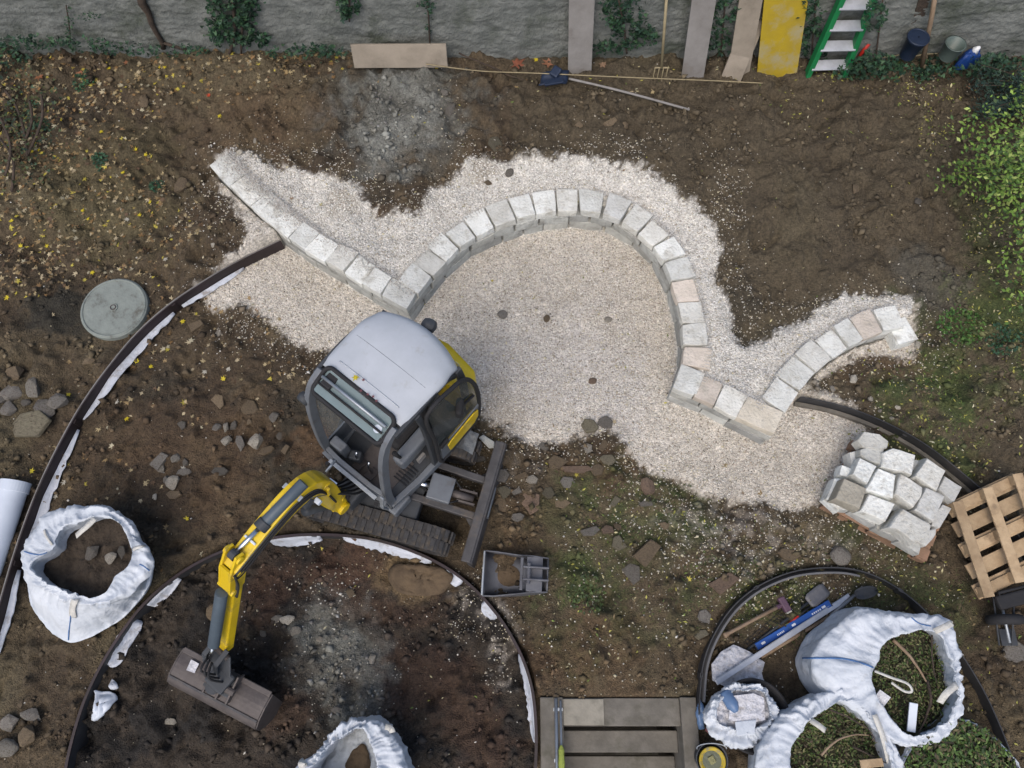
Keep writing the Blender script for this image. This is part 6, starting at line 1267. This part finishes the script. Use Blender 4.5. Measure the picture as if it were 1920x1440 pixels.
o = MB().grid(rows).build('blade', M['dgrey'], t, smooth=True); s_ = o.modifiers.new('thick', 'SOLIDIFY'); s_.thickness = .006
x, y = scatter(900, lambda x, y: blob(x, y, [(1440, 1170, 40, 40, 1.)], 7) * .8, (2.2, 3.6), (-.2, 1.0))
# black net lying under the tools
mb = MB()
for k in range(16):
    q = P(1400 + k * 5, 1215 - k * 4, .0); 
    a = G(1393 + k * 7, 1205 - k * 6); b = G(1418 + k * 7, 1218 - k * 6.4); mb.tube([a + Vector((0, 0, .012)), a.lerp(b, .5) + Vector((0, 0, .02)), b + Vector((0, 0, .012))], .003, 5)
for k in range(5):
    a = G(1393 + k * 6, 1205 + k * 3.5); b = G(1500 + k * 6, 1115 + k * 3.5); mb.tube([a.lerp(b, f / 8) + Vector((0, 0, .014 + .006 * math.sin(f * 2 + k))) for f in range(9)], .003, 5)
tagit(mb.build('plastic_net', M['black']), 'crumpled black plastic net under the spade in the ring', 'net')

# ---------------------------------------------------------------- spare digging bucket
sb = thing('spare_bucket', 'grey steel digging bucket lying empty on the ground by the pit', 'digger bucket')
gz0 = G(970, 1080).z
O_ = P(918, 1078, gz0); X_ = (P(1030, 1084, gz0) - O_).normalized(); Y_ = Vector((-X_.y, X_.x, 0))
def SBp(x_, y_, z_): return O_ + X_ * x_ + Y_ * y_ + Vector((0, 0, z_))
prf = [(-.04, .30), (.0, .12), (.06, .03), (.16, .0), (.34, .02), (.48, .08), (.58, .18), (.62, .30), (.60, .36)]
prf = [(-.06, .18), (-.02, .08), (.06, .02), (.2, .0), (.36, .02), (.48, .08), (.56, .18), (.60, .30)]
pf_ = smooth_line(prf, 4); hwid = .20
def wd(x_): return .215 - .06 * max(0, x_) / .6
o = MB().grid([[SBp(q[0], wd(q[0]) * k, q[1]) for q in pf_] for k in (-1, -.5, 0, .5, 1)]).build('bucket_shell', M['wornst'], sb, smooth=True); s_ = o.modifiers.new('thick', 'SOLIDIFY'); s_.thickness = .012
gsteel = mat('blue grey scuffed steel', (.13, .135, .15), .5, col2=(.09, .092, .105), scale=6, bump=.15, metal=.3, dirt=(.17, .15, .13), dirt_amt=.1)
o.data.materials[0] = gsteel
for k in (-1, 1):
    side_pts = [SBp(q[0], (wd(q[0]) + .004) * k, q[1]) for q in prf] + [SBp(.44, wd(.44) * k, .33), SBp(.28, wd(.28) * k, .22), SBp(.06, wd(0) * k, .17)]
    MB().prism(side_pts, (0, 0, 0), Y_ * .012 * k).build('bucket_side', gsteel, sb, bevel=.003)
MB().beam(SBp(-.06, -.22, .185), SBp(-.06, .22, .185), .02, .05).build('cutting_edge', M['galv'], sb, bevel=.004)
MB().beam(SBp(.46, -.17, .31), SBp(.46, .17, .31), .16, .02).build('top_plate', gsteel, sb, bevel=.004)
for k in (-.06, .06): MB().beam(SBp(.34, k, .36), SBp(.60, k, .34), .02, .10).build('bucket_ear', gsteel, sb, bevel=.006)
MB().tube([SBp(.40, -.10, .38), SBp(.40, .10, .38)], .022, 14).build('bucket_pin', gsteel, sb, bevel=.004)
MB().beam(SBp(.33, -.16, .30), SBp(.33, .16, .30), .03, .03).build('cross_rib', gsteel, sb, bevel=.005)
rows = [[SBp(.20 + .12 * s_ * math.cos(a), .11 * s_ * math.sin(a), .045 - .02 * s_ ** 2) for a in [i * .3927 for i in range(16)]] for s_ in (.01, .3, .6, .85, 1)]
MB().grid(rows, closed=True).build('soil_residue', M['clay'], sb, smooth=True)

# ---------------------------------------------------------------- fleece scraps, white pipe
def scrap(label, outline, z, th=.012, m='foam', name='fleece_scrap', cat='fleece', fold=.01):
    pts = [(G(u, v, z)) for u, v in outline]; n = len(pts); cen_ = sum(pts, Vector()) / n; rows = []
    sm_ = smooth_line([tuple(p_) for p_ in pts], 3, True); 
    for i in range(7):
        f = (i + .01) / 6; rows.append([(cen_.x + (q[0] - cen_.x) * f, cen_.y + (q[1] - cen_.y) * f, 0) for q in sm_])
    rows = [[(x_, y_, max(float(gz(x_ + np.array([0, .05, -.05, 0, 0]), y_ + np.array([0, 0, 0, .05, -.05])).max()), cen_.z - .02) + .018 + fold * mn.noise(Vector((x_ * 11, y_ * 11, 2)))) for x_, y_, _ in r_] for r_ in rows]
    o = MB().grid(rows, closed=True).build(name, M[m], smooth=True); s_ = o.modifiers.new('thick', 'SOLIDIFY'); s_.thickness = th; s_.offset = 1; return tagit(o, label, cat)
scrap('torn white fleece scrap, the long one inside the pit edging', [(213, 1235), (222, 1205), (240, 1172), (256, 1161), (270, 1168), (262, 1190), (248, 1210), (238, 1230), (222, 1250), (208, 1248)], -.12)
scrap('bright white fan shaped fleece scrap lying in the pit', [(179, 1348), (181, 1322), (186, 1294), (200, 1296), (218, 1296), (224, 1312), (205, 1334), (192, 1346)], -.12, m='whitep', fold=.004)
scrap('tiny white fleece shred below the long scrap', [(212, 1275), (218, 1276), (224, 1288), (217, 1290)], -.12)
wp = thing('white_pipe', 'fat white plastic drain pipe lying along the left picture edge', 'pipe')
a, b = P(30, 905, .20), P(-42, 1120, .20); d_ = (b - a).normalized(); n_ = Vector((-d_.y, d_.x, 0))
MB().tube([a, b], .135, 32, cap=False).build('pipe_wall', M['whitep'], wp, smooth=True); MB().tube([a - d_ * .01, a + d_ * .1], .148, 32).build('pipe_socket', M['whitep'], wp, smooth=False)

# ---------------------------------------------------------------- things along the garden wall
def WP(u, v, off=.03):
    """point of the wall face (slightly in front of it) seen at that survey mark"""
    x = (u - 960) / FPX; y = -(v - 720) / FPX; d = Vector((x, y * cT + sT, y * sT - cT)); ca, sa = math.cos(R(-WR)), math.sin(R(-WR))
    n_ = Vector((sa, -ca, 0)); o_ = Vector((0, 7.29, 0)) + n_ * off; c_ = Vector((0, 0, CAM_H)); s_ = (o_ - c_).dot(n_) / d.dot(n_); return c_ + d * s_
def leaner(u0, v0, u1, zb=None, ztop=1.9, off=.05):
    """foot at mark (u0,v0) on the ground; leans so that it passes mark (u1,0)"""
    b = G(u0, v0, .4); lo, hi = b.x - 2.5, b.x + 2.5
    for _ in range(40):
        xt = (lo + hi) / 2; yt = 7.29 - xt * math.tan(R(WR)) - off; tp = Vector((xt, yt, ztop))
        s0, s1 = 0., 1.
        for _ in range(30):
            s_ = (s0 + s1) / 2; q = b.lerp(tp, s_)
            if Q(q)[1] > 0: s0 = s_
            else: s1 = s_
        if Q(b.lerp(tp, s0))[0] < u1: lo = xt
        else: hi = xt
    return b, tp
def board(u0, v0, u1, w, th, m, label, name='board', ztop=1.9, tint=None, ext=0.):
    b, tp = leaner(u0, v0, u1, ztop=ztop); tp = b + (tp - b) * (1 + ext); b.z -= .03; up = Vector((0, -1, .15)); o = MB().beam(b, tp, w, th, up=up).build(name, M[m], bevel=.004)
    # beam's width axis must lie along the wall
    if tint: o.color = tint
    return tagit(o, label, 'board'), b, tp
board(1087, 137, 1091, .30, .03, 'board', 'upright grey plank leaning on the wall, left of the digging fork')
board(1299, 142, 1320, .28, .03, 'board', 'tilted grey plank leaning on the wall right of the digging fork')
board(1371, 146, 1416, .27, .028, 'boardt', 'tan board leaning next to the yellow board, shorter and in front', ztop=1.05, tint=(1.1, 1, .9, 1))
board(1385, 138, 1408, .27, .028, 'boardt', 'longer tan board standing behind the shorter tan one', ztop=1.95, tint=(.85, .82, .75, 1))
board(1457, 141, 1474, .50, .027, 'yboard', 'scuffed yellow formwork board leaning on the garden wall', name='formwork_board')
def PY(u, v, Y):
    x = (u - 960) / FPX; y = -(v - 720) / FPX; d = Vector((x, y * cT + sT, y * sT - cT)); return Vector((0, 0, CAM_H)) + d * (Y / d.y)
pa_, pb_ = PY(661, 105, 7.02), PY(838, 104, 7.02)
o = MB().beam(pa_, pb_, .03, .30, up=(0, .35, 1)).build('board', M['boardt'], bevel=.004); o.color = (1.15, 1.1, 1.05, 1); tagit(o, 'tan board lying on its long edge against the garden wall', 'board')
# stepladder
ld = thing('stepladder', 'green stepladder with pale aluminium treads leaning by the wall', 'stepladder')
b1_, t1_ = leaner(1514, 141, 1577); b2_, t2_ = leaner(1583, 139, 1637)
b1_.z -= .02; b2_.z -= .02; acr = (b2_ - b1_).normalized()
for b_, t_2 in ((b1_, t1_), (b2_, t2_)): MB().beam(b_, t_2, .065, .10, up=acr.cross((t_2 - b_).normalized())).build('side_rail', M['green'], ld, bevel=.006)
for b_, t_2 in ((b1_, t1_), (b2_, t2_)): MB().box(b_ + Vector((0, 0, .02)), (.06, .10, .05)).build('rubber_foot', M['green'], ld, bevel=.01)
Ld = (t1_ - b1_).length; s_ = .10 / Ld
k = 0
while True:
    f = (.16 + k * .275) / Ld
    if f > .95: break
    a = b1_.lerp(t1_, f); b = b2_.lerp(t2_, f); MB().beam(a, b, .13, .03, up=(0, -.35, 1)).build('tread', M['alu'], ld, bevel=.005); MB().beam(a + Vector((0, .045, -.03)), b + Vector((0, .045, -.03)), .012, .05).build('tread_lip', M['greyp'], ld); k += 1
# fork, poles
t = thing('garden_fork', 'pale long handled digging fork standing against the wall', 'fork'); b, tp = leaner(1237, 140, 1249, ztop=1.6); MB().tube([b + Vector((0, 0, .12)), tp], .018, 10).build('handle', M['cane'], t, smooth=True)
ff = b + Vector((0, 0, .12)); MB().tube([ff + Vector((-.085, 0, 0)), ff + Vector((.085, 0, 0))], .010, 8).build('fork_head', M['cane'], t)
for k in (-.08, -.027, .027, .08): MB().tube([ff + Vector((k, 0, 0)), ff + Vector((k, -.03, -.16))], [.009, .006], 6).build('tine', M['cane'], t)
def pole(u0, v0, u1, r_, m, label, cat='pole', ztop=1.9, z0=0., name='pole'):
    b, tp = leaner(u0, v0, u1, ztop=ztop); o = MB().tube([b + Vector((0, 0, z0)), b.lerp(tp, .5) + Vector((.01, 0, 0)), tp], r_, 10).build(name, M[m], smooth=True); return tagit(o, label, cat)
pole(1728, 126, 1751, .028, 'handle', 'thick brown pole leaning on the wall right of the stepladder')
board(1700, 100, 1733, .13, .03, 'bark', 'dark narrow plank in shadow behind the thick brown pole', name='plank')
pole(1768, 70, 1790, .022, 'bark', 'dark thin pole right of the thick brown pole')
pole(1866, 92, 1893, .020, 'handle', 'pole with yellow sleeve near the right end of the wall', name='sleeved_pole')
b, tp = leaner(1866, 92, 1893); tagit(MB().tube([b.lerp(tp, .02), b.lerp(tp, .22)], .036, 12).build('yellow_sleeve', M['yboard']), 'yellow sleeve around the foot of the right hand pole', 'sleeve')
for u, v, lab in ((1619, 98, 'left of two short red sticks right of the ladder'), (1647, 92, 'right of two short red sticks right of the ladder')):
    p_ = P(u, v, .55); o = MB().tube([p_ - Vector((.03, 0, .10)), p_ + Vector((.03, .04, .10))], .024, 10).build('red_stick', M['red'], smooth=True); tagit(o, lab, 'stick')
# buckets by the wall
t = thing('garden_bucket', 'dark blue lidded bucket standing at the wall foot', 'bucket', PY(1700, 104, 7.0)); lathe([(.09, 0), (.12, .26), (.13, .265), (.13, .29), (.11, .295), (.01, .295)], (0, 0, 0)).build('bucket_body', M['navy'], t, smooth=True); MB().tube([(.125 * math.cos(a), .125 * math.sin(a), .29) for a in [i * .2618 for i in range(24)]], .012, 6, closed=True).build('bucket_rim', M['navy'], t, smooth=True)
t = thing('glass_jar', 'dim greenish plastic crate behind the brown pole', 'crate', PY(1775, 106, 7.0)); lathe([(.10, 0), (.12, .20), (.13, .21), (.11, .21), (.09, .03), (.01, .03)], (0, 0, 0), 28).build('jar_wall', mat('grey green plastic', (.09, .12, .11), .4), t, smooth=True)
t['label'] = 'dim grey green plastic tub standing behind the brown pole'; t['category'] = 'tub'; t.name = 'plastic_tub'
t = thing('blue_bag', 'bright blue plastic bag slumped at the foot of the wall', 'bag')
MB().grid(crumple('a', '', [(1790, 122), (1798, 108), (1815, 101), (1824, 98), (1834, 103), (1836, 113), (1828, 122), (1808, 126), (1794, 126)], .52, .12, 'c', 21, amp=.05), closed=True).build('bag_skin', M['bluep'], t, smooth=True)
MB().tube([P(1826, 100, .62), P(1830, 92, .70), P(1838, 88, .74)], [.05, .04, .015], 8).build('bag_knot', M['white'], t, smooth=True)
for pts, lab in (([(1692, 107, .45), (1740, 102, .5), (1790, 99, .5)], 'pale horizontal cane left of the blue bag'), ([(1775, 101, .5), (1810, 97, .52), (1850, 96, .5)], 'pale horizontal cane behind the blue bag'), ([(1645, 108, .5), (1680, 104, .5), (1700, 98, .5)], 'grey cane lying right of the red sticks'), ([(1845, 99, .5), (1880, 97, .5), (1915, 95, .5)], 'thin cane at the right end of the wall')):
    branch('cane', lab, [P(*q) for q in pts], .011, 'cane', 'cane', tip=.8)
# snow shovel and its pole, cord
t = thing('snow_shovel', 'dark blue plastic shovel blade lying below the grey plank', 'shovel'); c_ = G(1037, 153, .4)
rows = []
for i in range(9):
    f = i / 8; rows.append([])
    for k in range(7):
        g_ = k / 6 - .5; q = P(1013 + 50 * f + 6 * g_, 160 - 4 * f - 24 * g_ - 3 * abs(g_) * 4, .44); rows[-1].append((q.x, q.y, .44 + .10 * abs(g_) ** 2 * 2 + .02 * math.sin(f * 3.1)))
o = MB().grid(rows).build('blade', M['navy'], t, smooth=True); s_ = o.modifiers.new('thick', 'SOLIDIFY'); s_.thickness = .02
MB().beam(P(1020, 156, .50), P(1056, 150, .50), .09, .03).build('blade_ridge', M['navy'], t, bevel=.01)
MB().beam(P(1036, 143, .52), P(1048, 126, .56), .12, .05).build('blade_socket', M['navy'], t, bevel=.02)
o = MB().tube(bez([G(1066, 155) + Vector((0, 0, .07)), G(1130, 172) + Vector((0, 0, .09)), G(1200, 190) + Vector((0, 0, .09)), G(1292, 209) + Vector((0, 0, .03))], 6), .015, 8).build('wooden_pole', M['bark'], smooth=True); o.data.materials[0] = M['board']; tagit(o, 'long grey wooden pole lying on the bank right of the blue shovel', 'pole')
o = MB().tube(bez([G(800, 127) + Vector((0, 0, .06)), P(900, 133, .50), P(1000, 137, .50), P(1200, 146, .55), P(1330, 151, .57), P(1430, 156, .52)], 6), .007, 6).build('guide_cord', M['cane'], smooth=True); tagit(o, 'thin pale cord stretched along the foot of the garden wall', 'cord')

# ---------------------------------------------------------------- plants
HS = np.array([(0, 0), (.45, .55), (.62, .15), (.38, -.45), (0, -1.), (-.38, -.45), (-.62, .15), (-.45, .55)]); HF = np.array([(0, 1, 2), (0, 2, 3), (0, 3, 4), (0, 4, 5), (0, 5, 6), (0, 6, 7)])
def leafcloud(pts, size, pal, name, parent, tilt=1.1, shape=HS, faces=HF, var=(.6, 1.2)):
    pts = np.array(pts); n = len(pts); V, Fc, m_ = leaves(pts[:, 0], pts[:, 1], nr.uniform(*size, n), z=pts[:, 2], tilt=tilt, shape=shape, faces=faces)
    c = np.array(pal)[nr.randint(0, len(pal), n)] * nr.uniform(*var, (n, 1)); return link(name, fastmesh(name, V, Fc, np.repeat(c, m_, 0)), M['leaf'], parent)
IVY = [(.020, .055, .030), (.028, .075, .036), (.014, .038, .022), (.04, .09, .04), (.018, .045, .03)]
def ivy(label, blobs, n, size=(.022, .045), pal=IVY, stems=(), off=(.02, .16), name='ivy'):
    t = thing(name, label, 'ivy' if name == 'ivy' else 'climber'); pts = []
    w = [b[2] * b[3] for b in blobs]
    for _ in range(n):
        b = blobs[nr.choice(len(blobs), p=np.array(w) / sum(w))]; a = rnd.uniform(0, 6.28); r_ = math.sqrt(rnd.random()) * (1 + .25 * rnd.uniform(-1, 1)); u = b[0] + b[2] * r_ * math.cos(a); v = b[1] + b[3] * r_ * math.sin(a)
        if mn.noise(Vector((u * .06, v * .06, 3))) < -.25: continue
        q = WP(u, v, rnd.uniform(*off)); g_ = float(gz(np.array([q.x]), np.array([q.y]))[0]); q.z = max(q.z, g_ + .02); pts.append(tuple(q))
    o = leafcloud(pts, size, pal, 'foliage', t, tilt=1.5)
    for st in stems: MB().tube(bez([WP(u, v, .06) for u, v in st[:-1]], 5), st[-1], 7).build('stem', M['bark'], t, smooth=True)
    return t
ivy('dense dark ivy clump hanging on the wall left of the lying board', [(440, 10, 48, 30), (432, 55, 44, 32), (480, 75, 30, 16)], 1100, stems=[[(430, 100), (440, 60), (436, 0), .02], [(452, 100), (455, 50), (470, 0), .014]])
ivy('small ivy clump at the top of the wall above the lying board', [(655, 8, 22, 22), (650, 30, 10, 12)], 190, stems=[[(655, 40), (655, 0), (652, -30), .01]])
ivy('thin ivy strand on the wall right of the small clump', [(800, 8, 16, 12), (805, 40, 6, 26)], 130, size=(.015, .03), stems=[[(806, 85), (804, 40), (800, -20), .01]])
ivy('ivy clump on the wall between the grey plank and the fork', [(1165, 20, 40, 30), (1180, 55, 34, 26), (1210, 70, 26, 20), (1150, 90, 40, 14)], 650, stems=[[(1175, 100), (1170, 50), (1160, 0), .012]])
ivy('ivy behind the tilted plank and the tan boards', [(1360, 20, 30, 26), (1345, 70, 24, 40)], 260, stems=[[(1350, 120), (1355, 60), (1360, 0), .01]])
ivy('dark ivy between the yellow board and the stepladder', [(1520, 40, 24, 50), (1530, 90, 30, 30)], 380, stems=[[(1520, 120), (1525, 60), (1530, 0), .01]])
ivy('dark shrubby ivy at the wall foot right of the stepladder', [(1640, 118, 50, 22), (1700, 140, 50, 18), (1600, 140, 40, 16), (1640, 30, 20, 30), (1790, 135, 90, 12), (1870, 120, 50, 20)], 1500, off=(.05, .5), stems=[[(1640, 120), (1648, 60), (1655, 0), .01]])
ivy('low dark ivy creeping along the left foot of the wall', [(60, 80, 70, 16), (150, 84, 60, 14), (230, 92, 60, 12), (330, 96, 60, 12), (560, 96, 60, 14), (610, 100, 40, 16), (20, 110, 40, 20)], 900, off=(.03, .4), size=(.02, .04))
ivy('faint creeper remnant streaking the far left of the wall', [(130, 55, 8, 36), (165, 30, 22, 8)], 90, size=(.012, .025), stems=[[(132, 85), (130, 50), (124, 10), .008]])
t = thing('creeper', 'thick bare brown creeper stem climbing the wall top left', 'creeper')
MB().tube([WP(u, v, .05) for u, v in ((262, -20), (266, 6), (278, 24), (284, 44), (292, 60), (303, 78), (306, 90))], [.05, .05, .04, .035, .03, .03, .035], 8).build('stem', M['bark'], t, smooth=True)
MB().tube([WP(u, v, .05) for u, v in ((305, 80), (330, 88), (352, 94))], .02, 8).build('root', M['bark'], t, smooth=True)
for pts, lab in (([(900, 118, .45), (925, 126, .5), (950, 140, .45), (985, 150, .44)], 'bare root curling down beside the brown maple leaves'), ([(860, 100, .5), (905, 118, .48), (930, 132, .44)], 'thin root left of the brown maple leaves')):
    branch('root', lab, [P(*q) for q in pts], .010, 'bark', 'root')
# overhanging shrub on the right
sh = thing('shrub', 'bright yellow green shrub reaching in from the right edge', 'shrub'); pts = []
base = P(2010, 360, .5)
tips = [(1785, 318, .9), (1800, 240, 1.0), (1840, 215, 1.1), (1880, 250, 1.4), (1830, 285, 1.2), (1850, 330, 1.3), (1900, 200, 1.2), (1900, 300, 1.6), (1860, 370, 1.1), (1900, 400, 1.1), (1885, 350, 1.5), (1815, 325, 1.0), (1910, 440, .9), (1895, 500, .8), (1905, 560, .7), (1870, 300, 1.4), (1915, 170, 1.0), (1780, 335, .8)]
for i, (u, v, z) in enumerate(tips):
    tp = P(u, v, z); md = base.lerp(tp, .5) + Vector((rnd.uniform(-.1, .1), rnd.uniform(-.1, .1), .15)); pl = bez([base, md, tp], 8)
    MB().tube(pl, [.014 * (1 - .8 * k / (len(pl) - 1)) for k in range(len(pl))], 6).build('branch', M['bark'], sh, smooth=True)
    for k, q in enumerate(pl[4:]):
        for _ in range(15):
            s_ = .14 * (1.1 - .5 * k / len(pl)); pts.append((q.x + rnd.gauss(0, s_), q.y + rnd.gauss(0, s_), q.z + rnd.gauss(0, s_ * .6)))
leafcloud(pts, (.018, .036), [(.13, .22, .035), (.19, .29, .05), (.08, .15, .03), (.27, .34, .09), (.05, .10, .025), (.10, .18, .03)], 'foliage', sh, tilt=1.0, shape=QS * np.array([1.3, 1.]), faces=QF)
sh = thing('conifer_shrub', 'dark blue green shrub in the top right corner', 'shrub'); pts = []; base = P(1960, 190, .4)
for i in range(26):
    tp = P(rnd.uniform(1830, 1940), rnd.uniform(120, 215), rnd.uniform(.45, 1.1)); pl = bez([base, base.lerp(tp, .5) + Vector((0, 0, .1)), tp], 6)
    MB().tube(pl, .006, 5).build('branch', M['bark'], sh)
    for q in pl[2:]:
        for _ in range(22): pts.append((q.x + rnd.gauss(0, .06), q.y + rnd.gauss(0, .06), q.z + rnd.gauss(0, .04)))
leafcloud(pts, (.012, .026), [(.018, .05, .04), (.03, .07, .05), (.012, .03, .028), (.05, .09, .06)], 'foliage', sh, tilt=1.2, shape=QS * np.array([.5, 1.4]), faces=QF)
# bare shrub on the left edge
sh = thing('bare_shrub', 'dark bare shrub with curved stems at the left picture edge', 'shrub'); pts = []
for c_ in ([(10, 170, .5), (28, 195, .55), (40, 225, .55), (48, 262, .45), (52, 292, .3)], [(-20, 190, .6), (5, 230, .7), (20, 280, .6), (10, 330, .4)], [(52, 290, .3), (70, 250, .6), (80, 215, .8), (78, 180, .9)], [(0, 260, .5), (25, 300, .5), (22, 360, .35)], [(48, 262, .45), (60, 225, .7), (56, 190, .9)]):
    MB().tube(bez([P(*q) for q in c_], 5), .016, 7).build('stem', M['bark'], sh, smooth=True)
for _ in range(420): q = P(rnd.gauss(40, 38), rnd.gauss(230, 60), rnd.uniform(.35, .8)); pts.append(tuple(q))
leafcloud(pts, (.015, .035), [(.03, .06, .03), (.02, .04, .025), (.08, .09, .03), (.05, .075, .03)], 'foliage', sh)
# low weeds
def weedclump(label, u, v, n, rad, pal, size=(.012, .03), hgt=.08):
    c_ = G(u, v); t = thing('weed', label, 'weed', (0, 0, 0)); pts = []
    for _ in range(n): a, r_ = rnd.uniform(0, 6.28), rad * math.sqrt(rnd.random()); q = (c_.x + r_ * math.cos(a), c_.y + r_ * math.sin(a)); pts.append((q[0], q[1], float(gz(np.array([q[0]]), np.array([q[1]]))[0]) + rnd.uniform(.005, hgt) * (1 - r_ / rad * .6)))
    leafcloud(pts, size, pal, 'foliage', t, tilt=.8)
    for k in range(5): a = rnd.uniform(0, 6.28); MB().tube([c_, c_ + Vector((math.cos(a) * rad * .6, math.sin(a) * rad * .6, hgt * .7))], .003, 4).build('stem', M['bark'], t)
DG = [(.025, .07, .035), (.035, .10, .045), (.018, .05, .028)]; LG = [(.05, .12, .02), (.08, .17, .03), (.035, .09, .02)]
for lab, u, v, n, rad, pal in (('dark green weed in the leaf litter near the top left', 160, 158, 110, .14, DG), ('dark weed among the leaves left of the stone wall end', 190, 305, 90, .10, DG), ('small weed just left of the wall end', 295, 348, 60, .10, DG), ('dark weed at the left edge below the bare shrub', 78, 240, 70, .12, DG), ('faint green grass tuft between spare bucket and stairs', 1100, 1115, 110, .20, [(.045, .075, .02), (.06, .09, .025), (.035, .055, .018)]), ('low green weed patch right of the short wall arm', 1800, 612, 220, .25, LG), ('pale green seedlings at the pit edge by the big leaf', 55, 205, 60, .14, DG), ('green weed tuft above the green pallet corner', 1720, 905, 130, .16, LG), ('weed patch under the shrub at the right edge', 1880, 640, 160, .2, DG)):
    weedclump(lab, u, v, n, rad, pal)
# individual bright leaves
def one_leaf(u, v, s_, col, label, z=None, rot=None, group=None):
    V, Fc, m_ = leaves(np.array([0.]), np.array([0.]), np.array([1.]), z=np.array([0.]), curl=.35, tilt=.12); mname = 'leaf_' + '_'.join(str(int(c * 100)) for c in col)
    mm = mat(mname, col, .6, var=.35, scale=3, bump=0); o = link('maple_leaf', fastmesh('maple_leaf', V, Fc), mm); p_ = G(u, v) if z is None else P(u, v, z); o.location = p_ + Vector((0, 0, .012)); o.scale = (s_,) * 3; o.rotation_euler = (0, 0, rnd.uniform(0, 6.28)); return tagit(o, label, 'leaf', group)
YL = (.52, .42, .02)
yl = [(255, 282), (273, 292), (231, 325), (282, 380), (262, 405), (75, 282), (65, 272), (62, 285), (15, 280), (186, 366), (50, 222), (115, 225), (155, 396), (165, 412), (90, 463), (412, 218), (300, 127), (205, 130), (190, 248), (22, 415), (40, 463), (310, 128)]
for u, v in yl: one_leaf(u, v, .045, YL, 'bright yellow maple leaf lying among withered leaves on the left bank', group='yellow maple leaves on the left bank')
for u, v, lab in ((174, 511, 'yellow leaf left of the manhole above the dark patch'), (343, 603, 'yellow leaf right of the edging near the gravel'), (283, 688, 'yellow leaf in the middle of the left soil field'), (258, 679, 'yellow leaf left of the middle of the left soil field'), (195, 729, 'yellow leaf touching the fleece of the left edging'), (238, 785, 'yellow leaf below the dark hollow of the left field'), (130, 740, 'yellow leaf just left of the left edging'), (419, 712, 'yellow leaf between the field and the cab'), (15, 558, 'yellow leaf at the left picture edge by the manhole'), (60, 884, 'yellow leaf beside the white pipe end'), (352, 974, 'yellow leaf right of the left big bag'), (280, 624, 'yellow leaf against the edging below the manhole')):
    one_leaf(u, v, .05, YL, lab)
TN = (.38, .36, .30)
for u, v in ((310, 487), (240, 412), (190, 752), (122, 905), (105, 885), (90, 895), (105, 930), (385, 697), (345, 880), (220, 755), (430, 693), (170, 745), (60, 1100)): one_leaf(u, v, .05, TN, 'pale withered maple leaf lying on the bare soil left of the digger', group='pale maple leaves on the soil')
BR = (.24, .085, .05)
for u, v, s_, c_, lab in ((968, 120, .15, BR, 'large red brown leaf against the wall, left of the pair'), (1030, 120, .12, (.30, .14, .08), 'large tan brown leaf against the wall, right of the pair'), (1006, 113, .06, YL, 'yellow leaf on the wall foot between the two big brown leaves'), (1142, 86, .12, (.35, .06, .05), 'red leaf below the wall ivy right of the plank'), (820, 128, .06, YL, 'yellow leaf at the right end of the lying board'), (393, 180, .045, (.45, .06, .02), 'single orange red leaf on the upper left bank'), (240, 118, .07, (.34, .15, .08), 'salmon coloured leaf at the wall foot top left'), (150, 138, .08, (.32, .14, .08), 'salmon leaf near the dark weed top left'), (75, 145, .09, (.28, .12, .06), 'reddish leaf by the bare shrub top left'), (1745, 148, .08, (.36, .25, .17), 'pale pinkish leaf at the foot of the brown pole'), (1130, 122, .09, (.26, .17, .11), 'brown leaf right of the upright grey plank'), (1815, 165, .07, (.30, .20, .13), 'curled tan leaf below the blue bag')):
    one_leaf(u, v, s_, c_, lab)
q = onsky((.03, -.12)); lf = one_leaf(668, 708, .045, YL, 'yellow maple leaf lying on the cab roof by the skylight', z=2.385)
for k, (u, v) in enumerate(((682, 714), (678, 733), (700, 745), (690, 741), (706, 752))): one_leaf(u, v, .022, (.16, .06, .07), 'tiny dark red leaf stuck along the skylight edge of the roof', z=2.375 - .0 * k, group='dark red leaves on the roof')
# clay lump slabs in the pit and the clay ledge
o = scrap('torn tan clay ledge inside the pit below the track', [(732, 1085), (745, 1062), (790, 1060), (830, 1068), (850, 1082), (835, 1105), (800, 1118), (750, 1112)], -.05, th=.05, m='clay', name='clay_ledge', cat='clay')
